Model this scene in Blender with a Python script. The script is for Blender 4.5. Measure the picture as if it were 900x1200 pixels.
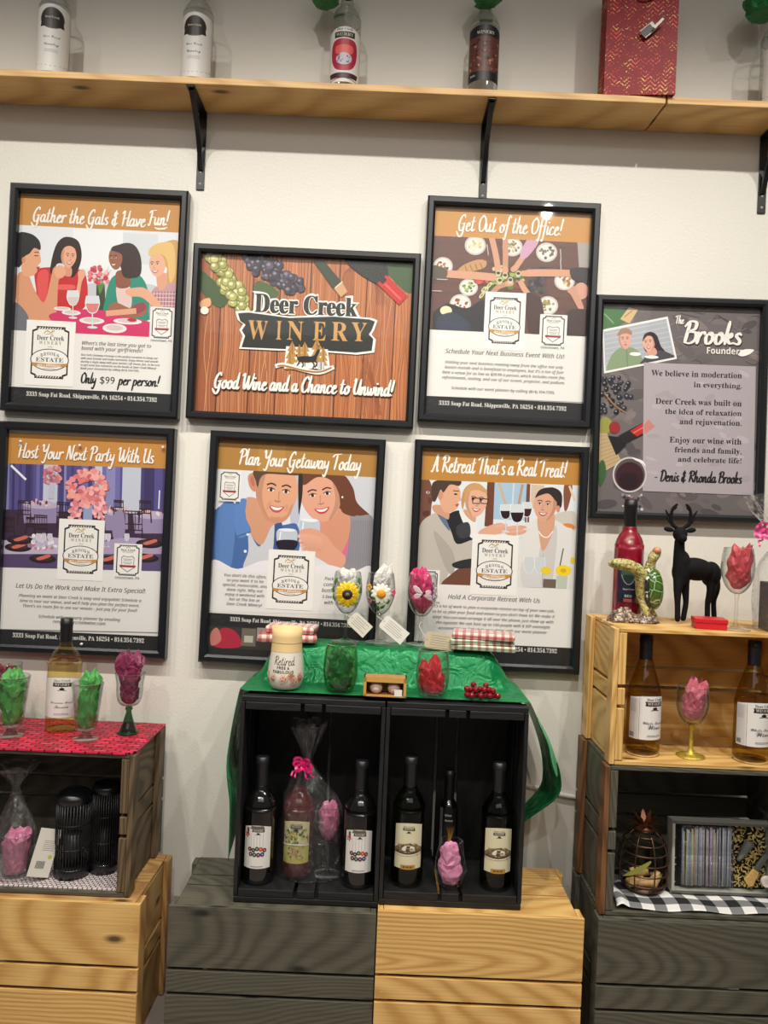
import bpy, bmesh, math, random
from mathutils import Vector, Matrix, noise
from mathutils.geometry import tessellate_polygon

for _o in list(bpy.data.objects):
    bpy.data.objects.remove(_o)
S = bpy.context.scene
COL = S.collection
PI = math.pi

# ------------------------------------------------------------------ camera
CAM_Z, WALL, FPX, ROLL = 1.215, 2.03, 920.0, 0.042
cam = bpy.data.objects.new('camera', bpy.data.cameras.new('camera'))
COL.objects.link(cam)
cam.data.sensor_fit = 'VERTICAL'
cam.data.sensor_height = 36.0
cam.data.lens = 36.0 * FPX / 1200.0
cam.data.clip_start = 0.05
cam.matrix_world = Matrix.Translation((0, -WALL, CAM_Z)) @ Matrix.Rotation(PI / 2, 4, 'X') @ Matrix.Rotation(ROLL, 4, 'Z')
S.camera = cam

# ------------------------------------------------------------------ light and exposure
S.view_settings.view_transform = 'Standard'
S.view_settings.look = 'None'
S.view_settings.exposure = -0.38
S.view_settings.gamma = 1.0
S.view_settings.use_curve_mapping = False
S.cycles.transparent_max_bounces = 40
S.cycles.max_bounces = 14
S.cycles.sample_clamp_indirect = 4.0
S.cycles.caustics_reflective = False
S.cycles.caustics_refractive = False
world = bpy.data.worlds.new('shop_ambient')
S.world = world
world.use_nodes = True
world.node_tree.nodes['Background'].inputs[0].default_value = (1.0, 0.95, 0.88, 1)
world.node_tree.nodes['Background'].inputs[1].default_value = 0.16

def spot(x, y, z, tx, ty, tz, watts, deg, blend=0.6, rad=0.035, col=(1.0, 0.955, 0.875)):
    l = bpy.data.lights.new('track_spotlight', 'SPOT')
    l.energy, l.spot_size, l.spot_blend, l.shadow_soft_size, l.color = watts, math.radians(deg), blend, rad, col
    o = bpy.data.objects.new('track_spotlight', l)
    COL.objects.link(o)
    o.location = (x, y, z)
    o.rotation_euler = (Vector((tx, ty, tz)) - Vector((x, y, z))).to_track_quat('-Z', 'Y').to_euler()

for sx, sw in ((-1.55, 78), (-0.95, 79), (-0.35, 78), (0.25, 80), (0.85, 84), (1.45, 80)):
    spot(sx, -1.28, 3.0, sx * 0.8, 0, 0.3, sw, 94, 1.0, 0.022)
for sx, sw in ((-1.1, 70), (-0.1, 70), (0.9, 74)):
    spot(sx, -2.7, 3.05, sx * 0.55, 0, 0.40, sw, 62, 1.0, 0.03)
area = bpy.data.lights.new('area_fill', 'AREA')  # added soft fill light high behind the camera, not a fitting of the shop
area.shape, area.size, area.size_y, area.energy, area.color = 'RECTANGLE', 3.2, 1.2, 20, (1.0, 0.95, 0.87)
ao = bpy.data.objects.new('area_fill', area)
COL.objects.link(ao)
ao.location = (0.2, -3.4, 3.0)
ao.rotation_euler = (Vector((0, 0, 0.9)) - ao.location).to_track_quat('-Z', 'Y').to_euler()

# ------------------------------------------------------------------ helpers
def at(px, py, d):
    """point seen at a pixel of the 900x1200 frame, d metres in front of the camera"""
    a, b = (px - 450) * d / FPX, (py - 600) * d / FPX
    c, s = math.cos(ROLL), math.sin(ROLL)
    return Vector((a * c + b * s, -WALL + d, CAM_Z + a * s - b * c))

def lin(c):
    r = []
    for v in c[:3]:
        v = max(0.0, v / 255.0)
        r.append(v / 12.92 if v <= 0.04045 else ((v + 0.055) / 1.055) ** 2.4)
    return (r[0], r[1], r[2], 1.0)

def tag(o, label=None, cat=None, group=None, kind=None):
    if label: o['label'] = label
    if cat: o['category'] = cat
    if group: o['group'] = group
    if kind: o['kind'] = kind
    return o

def empty(name, loc, label, cat, group=None, rot=(0, 0, 0)):
    o = bpy.data.objects.new(name, None)
    o.empty_display_size = 0.03
    COL.objects.link(o)
    o.location = loc
    o.rotation_euler = rot
    return tag(o, label, cat, group)

def link(name, me, mats=None, parent=None, loc=(0, 0, 0), rot=(0, 0, 0)):
    o = bpy.data.objects.new(name, me)
    COL.objects.link(o)
    o.location = loc
    o.rotation_euler = rot
    if mats is not None:
        me.materials.clear()
        for m in (mats if isinstance(mats, (list, tuple)) else [mats]):
            me.materials.append(m)
    if parent: o.parent = parent
    return o

def copy_tree(o, parent=None):
    c = o.copy()
    COL.objects.link(c)
    c.parent = parent
    for ch in o.children:
        copy_tree(ch, c)
    return c

class MB:
    """collects faces with uv and material index for ONE mesh"""
    def __init__(s):
        s.v, s.f, s.uv, s.mi, s.sm = [], [], [], [], []
    def face(s, pts, uvs=None, m=0, smooth=False):
        n = len(s.v)
        s.v += [tuple(p) for p in pts]
        s.f.append(tuple(range(n, n + len(pts))))
        s.uv.append(uvs or [(0, 0)] * len(pts))
        s.mi.append(m); s.sm.append(smooth)
    def box(s, c, d, grain=0, m=0, rng=random, rot=None, cut=0.0):
        """box centred c, size d; the wood grain runs along axis `grain`; cut chamfers the grain edges"""
        cx, cy, cz = c
        hx, hy, hz = d[0] / 2, d[1] / 2, d[2] / 2
        k = [Vector((x * hx, y * hy, z * hz)) for x in (-1, 1) for y in (-1, 1) for z in (-1, 1)]
        F = [((0, 1, 3, 2), 0), ((4, 6, 7, 5), 0), ((0, 4, 5, 1), 1), ((2, 3, 7, 6), 1), ((0, 2, 6, 4), 2), ((1, 5, 7, 3), 2)]
        ou, ov = rng.uniform(-9, 9), rng.uniform(-0.05, 0.05)
        others = [a for a in (0, 1, 2) if a != grain]
        big = others[0] if d[others[0]] >= d[others[1]] else others[1]
        small = others[0] if big == others[1] else others[1]
        for idx, ax in F:
            uvs = []
            for i in idx:
                p = k[i]
                if ax == grain: uvs.append((ou + p[big] * 1.0, ov + 0.5 + p[small]))
                elif ax == small: uvs.append((ou + p[grain], ov + p[big]))
                else: uvs.append((ou + p[grain] + 2, ov + 0.2 + p[small]))
            ps = [(rot @ k[i] if rot else k[i]) + Vector(c) for i in idx]
            s.face(ps, uvs, m)
        return s
    def tube(s, path, r, n=8, m=0, closed=False):
        """round bar through points; r number or list"""
        P = [Vector(p) for p in path]
        N = len(P)
        rr = r if isinstance(r, (list, tuple)) else [r] * N
        rings = []
        up = Vector((0.13, 0.31, 0.94))
        for i in range(N):
            a, b = P[i - 1] if (i > 0 or closed) else P[0], P[(i + 1) % N] if (i < N - 1 or closed) else P[-1]
            t = (b - a).normalized() if (b - a).length > 1e-9 else Vector((0, 0, 1))
            x = t.cross(up)
            if x.length < 0.05: x = t.cross(Vector((1, 0, 0)))
            x.normalize()
            y = t.cross(x)
            rings.append([P[i] + (x * math.cos(2 * PI * j / n) + y * math.sin(2 * PI * j / n)) * rr[i] for j in range(n)])
        M = N if closed else N - 1
        for i in range(M):
            A, B = rings[i], rings[(i + 1) % N]
            for j in range(n):
                s.face([A[j], A[(j + 1) % n], B[(j + 1) % n], B[j]], None, m, True)
        if not closed:
            s.face(rings[0][::-1], None, m); s.face(rings[-1], None, m)
        return s
    def lathe(s, prof, n=32, m=0, smooth=True, c=(0, 0, 0), cap=True):
        cx, cy, cz = c
        R = [[(cx + r * math.cos(2 * PI * j / n), cy + r * math.sin(2 * PI * j / n), cz + z) for j in range(n)] for r, z in prof]
        acc = [0.0]
        for i in range(1, len(prof)):
            acc.append(acc[-1] + math.hypot(prof[i][0] - prof[i - 1][0], prof[i][1] - prof[i - 1][1]))
        for i in range(len(prof) - 1):
            for j in range(n):
                q = (j + 1) % n
                s.face([R[i][j], R[i][q], R[i + 1][q], R[i + 1][j]], [(j / n, acc[i]), ((j + 1) / n, acc[i]), ((j + 1) / n, acc[i + 1]), (j / n, acc[i + 1])], m, smooth)
        if cap:
            if prof[0][0] > 1e-4: s.face(R[0][::-1], None, m)
            if prof[-1][0] > 1e-4: s.face(R[-1], None, m)
        return s
    def mesh(s, name, merge=True):
        me = bpy.data.meshes.new(name)
        me.from_pydata(s.v, [], s.f)
        uv = me.uv_layers.new(name='UVMap')
        flat = [c for f in s.uv for p in f for c in p]
        uv.data.foreach_set('uv', flat)
        me.polygons.foreach_set('material_index', s.mi)
        me.polygons.foreach_set('use_smooth', s.sm)
        if merge:
            bm = bmesh.new(); bm.from_mesh(me)
            bmesh.ops.remove_doubles(bm, verts=bm.verts, dist=1e-6)
            bmesh.ops.recalc_face_normals(bm, faces=bm.faces)
            bm.to_mesh(me); bm.free()
        me.update()
        return me
    def build(s, name, mats, parent=None, loc=(0, 0, 0), rot=(0, 0, 0), merge=True):
        return link(name, s.mesh(name, merge), mats, parent, loc, rot)

def bevel(o, w=0.002, seg=2, angle=40):
    b = o.modifiers.new('edge_softening', 'BEVEL')
    b.width, b.segments, b.limit_method, b.angle_limit = w, seg, 'ANGLE', math.radians(angle)
    return o

def catmull(pts, per=6, closed=False):
    P = [Vector((p[0], p[1], p[2] if len(p) > 2 else 0.0)) for p in pts]
    n = len(P)
    if n < 3: return P
    out = []
    for i in range(n if closed else n - 1):
        g = (lambda k: P[k % n]) if closed else (lambda k: P[max(0, min(n - 1, k))])
        a, b, c, d = g(i - 1), g(i), g(i + 1), g(i + 2)
        for k in range(per):
            t = k / per
            out.append(0.5 * ((2 * b) + (c - a) * t + (2 * a - 5 * b + 4 * c - d) * t * t + (3 * b - a - 3 * c + d) * t ** 3))
    if not closed: out.append(P[-1])
    return out

# ------------------------------------------------------------------ materials
def nodes(name):
    m = bpy.data.materials.new(name)
    m.use_nodes = True
    nt = m.node_tree
    return m, nt, nt.nodes['Principled BSDF'], (lambda t, **k: _nn(nt, t, k)), (lambda a, b: nt.links.new(a, b))

def _nn(nt, t, k):
    n = nt.nodes.new(t)
    for a, b in k.items():
        setattr(n, a, b)
    return n

def plain(name, c, rough=0.5, metal=0.0, coat=0.0, spec=0.5, bump=0.0, bscale=200.0, sheen=0.0, emit=None, trans=0.0, vary=0.0):
    m, nt, p, N, L = nodes(name)
    p.inputs['Base Color'].default_value = lin(c)
    p.inputs['Roughness'].default_value = rough
    p.inputs['Metallic'].default_value = metal
    p.inputs['Coat Weight'].default_value = coat
    p.inputs['Specular IOR Level'].default_value = spec
    p.inputs['Sheen Weight'].default_value = sheen
    if vary:
        tc = N('ShaderNodeTexCoord'); no = N('ShaderNodeTexNoise'); no.inputs['Scale'].default_value = bscale * 0.4
        mx = N('ShaderNodeMix', data_type='RGBA')
        L(tc.outputs['Object'], no.inputs['Vector']); L(no.outputs['Fac'], mx.inputs[0])
        mx.inputs[6].default_value = lin([v * (1 - vary) for v in c]); mx.inputs[7].default_value = lin([min(255, v * (1 + vary)) for v in c])
        L(mx.outputs[2], p.inputs['Base Color'])
    if bump:
        tc = N('ShaderNodeTexCoord'); no = N('ShaderNodeTexNoise'); b = N('ShaderNodeBump')
        no.inputs['Scale'].default_value = bscale; no.inputs['Detail'].default_value = 4
        b.inputs['Strength'].default_value = bump; b.inputs['Distance'].default_value = 0.002
        L(tc.outputs['Object'], no.inputs['Vector']); L(no.outputs['Fac'], b.inputs['Height']); L(b.outputs['Normal'], p.inputs['Normal'])
    return m

def wood(name, light, dark, rough=0.55, ring=34.0, contrast=1.0, knots=True, fiber=0.35, coat=0.0):
    m, nt, p, N, L = nodes(name)
    uv = N('ShaderNodeUVMap'); uv.uv_map = 'UVMap'
    mp = N('ShaderNodeMapping'); mp.inputs['Scale'].default_value = (0.09, 1.0, 1.0)
    L(uv.outputs['UV'], mp.inputs['Vector'])
    wob = N('ShaderNodeTexNoise'); wob.inputs['Scale'].default_value = 2.2; wob.inputs['Detail'].default_value = 2
    L(uv.outputs['UV'], wob.inputs['Vector'])
    add = N('ShaderNodeVectorMath', operation='MULTIPLY_ADD'); add.inputs[1].default_value = (0.035, 0.035, 0)
    L(wob.outputs['Color'], add.inputs[0]); L(mp.outputs['Vector'], add.inputs[2])
    wv = N('ShaderNodeTexWave', wave_type='RINGS', rings_direction='Z')
    wv.inputs['Scale'].default_value = ring; wv.inputs['Distortion'].default_value = 0.9
    wv.inputs['Detail'].default_value = 3; wv.inputs['Detail Scale'].default_value = 1.2
    L(add.outputs[0], wv.inputs['Vector'])
    mp2 = N('ShaderNodeMapping'); mp2.inputs['Scale'].default_value = (6.0, 260.0, 1.0)
    fb = N('ShaderNodeTexNoise'); fb.inputs['Scale'].default_value = 1.0; fb.inputs['Detail'].default_value = 3
    L(uv.outputs['UV'], mp2.inputs['Vector']); L(mp2.outputs['Vector'], fb.inputs['Vector'])
    rp = N('ShaderNodeValToRGB')
    e = rp.color_ramp.elements
    mid = [l * 0.6 + d * 0.4 for l, d in zip(light, dark)]
    e[0].position, e[0].color = 0.0, lin(light)
    e[1].position, e[1].color = 1.0, lin([l + (d - l) * contrast for l, d in zip(light, dark)])
    k = rp.color_ramp.elements.new(0.62); k.color = lin([l + (q - l) * contrast for l, q in zip(light, mid)])
    L(wv.outputs['Fac'], rp.inputs['Fac'])
    mx = N('ShaderNodeMix', data_type='RGBA', blend_type='MULTIPLY'); mx.inputs[0].default_value = fiber
    L(rp.outputs['Color'], mx.inputs[6]); L(fb.outputs['Color'], mx.inputs[7])
    # a grey fiber texture around 1.0
    rp2 = N('ShaderNodeValToRGB'); q = rp2.color_ramp.elements
    q[0].position, q[0].color = 0.25, (0.45, 0.45, 0.45, 1); q[1].position, q[1].color = 0.6, (1.1, 1.1, 1.1, 1)
    L(fb.outputs['Fac'], rp2.inputs['Fac']); L(rp2.outputs['Color'], mx.inputs[7])
    outc = mx.outputs[2]
    if knots:
        mp3 = N('ShaderNodeMapping'); mp3.inputs['Scale'].default_value = (2.1, 5.0, 1.0)
        vo = N('ShaderNodeTexVoronoi', voronoi_dimensions='2D'); vo.inputs['Scale'].default_value = 1.0
        L(uv.outputs['UV'], mp3.inputs['Vector']); L(mp3.outputs['Vector'], vo.inputs['Vector'])
        rk = N('ShaderNodeValToRGB'); q = rk.color_ramp.elements
        q[0].position, q[0].color = 0.02, (1, 1, 1, 1); q[1].position, q[1].color = 0.06, (0, 0, 0, 1)
        L(vo.outputs['Distance'], rk.inputs['Fac'])
        mk = N('ShaderNodeMix', data_type='RGBA')
        L(rk.outputs['Color'], mk.inputs[0]); L(outc, mk.inputs[6]); mk.inputs[7].default_value = lin([d * 0.5 for d in dark])
        outc = mk.outputs[2]
    L(outc, p.inputs['Base Color'])
    p.inputs['Roughness'].default_value = rough
    p.inputs['Coat Weight'].default_value = coat
    b = N('ShaderNodeBump'); b.inputs['Strength'].default_value = 0.25; b.inputs['Distance'].default_value = 0.001
    L(fb.outputs['Fac'], b.inputs['Height']); L(b.outputs['Normal'], p.inputs['Normal'])
    return m

def clear(name, face=(1, 1, 1), edge=(0.55, 0.58, 0.58), gloss=0.7, rough=0.02, bump=0.0, bscale=40, haze=0.0, ior=1.5, rim=0.0):
    """thin see-through glass or film: fresnel reflection over a clear tint that deepens where the wall is seen edge-on"""
    m, nt, p, N, L = nodes(name)
    nt.nodes.remove(p)
    out = nt.nodes['Material Output']
    lw = N('ShaderNodeLayerWeight'); lw.inputs['Blend'].default_value = 0.35
    pw = N('ShaderNodeMath', operation='POWER'); pw.inputs[1].default_value = 1.6
    L(lw.outputs['Facing'], pw.inputs[0])
    mx = N('ShaderNodeMix', data_type='RGBA'); mx.inputs[6].default_value = (*face, 1); mx.inputs[7].default_value = (*edge, 1)
    L(pw.outputs[0], mx.inputs[0])
    tr = N('ShaderNodeBsdfTransparent'); L(mx.outputs[2], tr.inputs['Color'])
    gl = N('ShaderNodeBsdfGlossy'); gl.inputs['Roughness'].default_value = rough; gl.inputs['Color'].default_value = (gloss, gloss, gloss, 1)
    fr = N('ShaderNodeFresnel'); geo = N('ShaderNodeNewGeometry')
    io = N('ShaderNodeMix', data_type='FLOAT'); io.inputs[2].default_value = ior; io.inputs[3].default_value = 1.0 / ior
    L(geo.outputs['Backfacing'], io.inputs[0]); L(io.outputs[0], fr.inputs['IOR'])   # a thin wall: same reflection from both sides
    if bump:
        tc = N('ShaderNodeTexCoord'); no = N('ShaderNodeTexNoise'); b = N('ShaderNodeBump')
        no.inputs['Scale'].default_value = bscale; no.inputs['Detail'].default_value = 3; no.inputs['Distortion'].default_value = 1.5
        b.inputs['Strength'].default_value = bump; b.inputs['Distance'].default_value = 0.02
        L(tc.outputs['Object'], no.inputs['Vector']); L(no.outputs['Fac'], b.inputs['Height'])
        L(b.outputs['Normal'], gl.inputs['Normal']); L(b.outputs['Normal'], fr.inputs['Normal'])
    ms = N('ShaderNodeMixShader')
    L(fr.outputs[0], ms.inputs[0]); L(tr.outputs[0], ms.inputs[1]); L(gl.outputs[0], ms.inputs[2])
    res = ms.outputs[0]
    if rim:  # pale diffuse on grazing edges stands in for reflections of the bright room
        p3 = N('ShaderNodeMath', operation='POWER'); p3.inputs[1].default_value = 5.0; L(lw.outputs['Facing'], p3.inputs[0])
        k3 = N('ShaderNodeMath', operation='MULTIPLY'); k3.inputs[1].default_value = rim; L(p3.outputs[0], k3.inputs[0])
        d3 = N('ShaderNodeBsdfDiffuse'); d3.inputs['Color'].default_value = (0.9, 0.92, 0.92, 1)
        m3 = N('ShaderNodeMixShader'); L(k3.outputs[0], m3.inputs[0]); L(res, m3.inputs[1]); L(d3.outputs[0], m3.inputs[2]); res = m3.outputs[0]
    if haze:
        df = N('ShaderNodeBsdfDiffuse'); df.inputs['Color'].default_value = (0.85, 0.85, 0.85, 1)
        m2 = N('ShaderNodeMixShader'); m2.inputs[0].default_value = haze
        L(res, m2.inputs[1]); L(df.outputs[0], m2.inputs[2]); res = m2.outputs[0]
    L(res, out.inputs['Surface'])
    return m

def inked(name, rough=0.35, coat=0.0):
    """printed paper: the ink colours come from the mesh's colour attribute"""
    m, nt, p, N, L = nodes(name)
    a = N('ShaderNodeVertexColor'); a.layer_name = 'ink'
    L(a.outputs['Color'], p.inputs['Base Color'])
    p.inputs['Roughness'].default_value = rough
    p.inputs['Coat Weight'].default_value = coat
    return m

M = {}
M['natural'] = wood('pine_natural', (226, 184, 114), (188, 138, 72), 0.5, contrast=0.75)
M['natural_darker'] = wood('pine_darker', (196, 154, 96), (150, 106, 58), 0.6, contrast=0.75)  # darker version of the natural pine
M['grey'] = wood('pine_grey_stain', (90, 86, 72), (56, 53, 44), 0.65, ring=58, contrast=0.55, knots=True, fiber=0.5)
M['grey_end'] = wood('pine_grey_brown', (112, 92, 66), (74, 58, 40), 0.65)
M['brown_edge'] = wood('pine_brown_edge', (128, 86, 50), (92, 58, 32), 0.6, knots=False)
M['black'] = wood('pine_black_paint', (27, 27, 28), (16, 16, 17), 0.5, contrast=0.8, knots=False)
M['shelf'] = wood('pine_shelf', (228, 184, 114), (196, 146, 82), 0.45, ring=22, contrast=0.7)
M['frame'] = plain('black_frame', (20, 22, 27), 0.35, coat=0.2, bump=0.05, bscale=90)
M['iron'] = plain('black_iron', (16, 17, 20), 0.35, coat=0.2)
M['blackplastic'] = plain('black_capsule', (24, 24, 27), 0.4)
M['brownplastic'] = plain('brown_capsule', (58, 36, 38), 0.35)
M['copper'] = plain('copper_capsule', (176, 104, 56), 0.35, metal=0.3)
M['navy'] = plain('navy_capsule', (18, 24, 36), 0.35)
M['print'] = inked('printed_paper', 0.4)
M['label'] = inked('printed_label', 0.45)
M['pane'] = clear('frame_glazing', (1, 1, 1), (0.94, 0.94, 0.94), 0.7, 0.03, ior=1.25)
M['glass'] = clear('clear_glass', (0.98, 0.985, 0.98), (0.42, 0.45, 0.45), 1.0, 0.015, rim=0.45)
M['bottle_clear'] = clear('clear_bottle_glass', (0.97, 0.98, 0.97), (0.42, 0.45, 0.43), 1.0, 0.02)
M['cello'] = clear('cellophane', (0.98, 0.98, 0.98), (0.72, 0.72, 0.76), 1.0, 0.08, bump=0.9, bscale=26, haze=0.016, ior=1.6)
M['wine_pale'] = clear('pale_wine_in_glass', (0.93, 0.86, 0.52), (0.62, 0.42, 0.14), 1.0, 0.02)
M['wine_gold'] = clear('golden_wine_in_glass', (0.80, 0.70, 0.34), (0.36, 0.28, 0.08), 1.0, 0.02)
M['wine_green'] = clear('green_wine_glass', (0.50, 0.58, 0.38), (0.10, 0.14, 0.08), 1.0, 0.02)
M['wine_red'] = plain('red_wine_in_glass', (132, 10, 34), 0.06, coat=0.6, spec=0.6)
M['wine_rose'] = plain('rose_wine_in_glass', (72, 16, 18), 0.08, coat=0.6)
M['wine_dark'] = plain('dark_wine_bottle', (10, 9, 9), 0.06, coat=0.7, spec=0.6)
M['glass_green'] = clear('green_glass', (0.25, 0.38, 0.26), (0.06, 0.12, 0.07), 1.0, 0.03)
M['white_paper'] = plain('white_paper', (226, 222, 212), 0.6)
M['metal_dark'] = plain('dark_metal', (104, 80, 64), 0.35, metal=0.8)
M['silver'] = plain('silver_board', (186, 184, 174), 0.35, metal=0.2)
M['gold'] = plain('gold_glitter', (190, 160, 66), 0.35, metal=0.6, bump=0.6, bscale=500, vary=0.4)
# ------------------------------------------------------------------ lettering
def _alpha(s, up, lo, dg=None):
    r = ''
    for ch in s:
        if 'A' <= ch <= 'Z': r += chr(up + ord(ch) - 65)
        elif 'a' <= ch <= 'z': r += chr(lo + ord(ch) - 97)
        elif dg and ch.isdigit(): r += chr(dg + ord(ch) - 48)
        else: r += ch
    return r

FONT = {'sans': lambda s: s,
        'serif': lambda s: _alpha(s, 0x1d400, 0x1d41a, 0x1d7ce),
        'italic': lambda s: _alpha(s, 0x1d608, 0x1d622),
        'bold': lambda s: _alpha(s, 0x1d5d4, 0x1d5ee, 0x1d7ec),
        'cursive': lambda s: _alpha(s, 0x1d4d0, 0x1d4ea)}
_tc = {}
def glyphs(s, font):
    """triangles of a line of type, origin at its left baseline, cap height about 0.7"""
    key = (s, font)
    if key not in _tc:
        c = bpy.data.curves.new('type', 'FONT')
        c.body, c.size, c.resolution_u = FONT[font](s), 1.0, 3
        o = bpy.data.objects.new('type', c)
        me = bpy.data.meshes.new_from_object(o)
        vs = [v.co.copy() for v in me.vertices]
        fs = [tuple(p.vertices) for p in me.polygons]
        bpy.data.objects.remove(o); bpy.data.curves.remove(c); bpy.data.meshes.remove(me)
        x0 = min((v.x for v in vs), default=0)
        x1 = max((v.x for v in vs), default=1)
        _tc[key] = ([Vector((v.x - x0, v.y, 0)) for v in vs], fs, max(1e-6, x1 - x0))
    return _tc[key]

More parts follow.
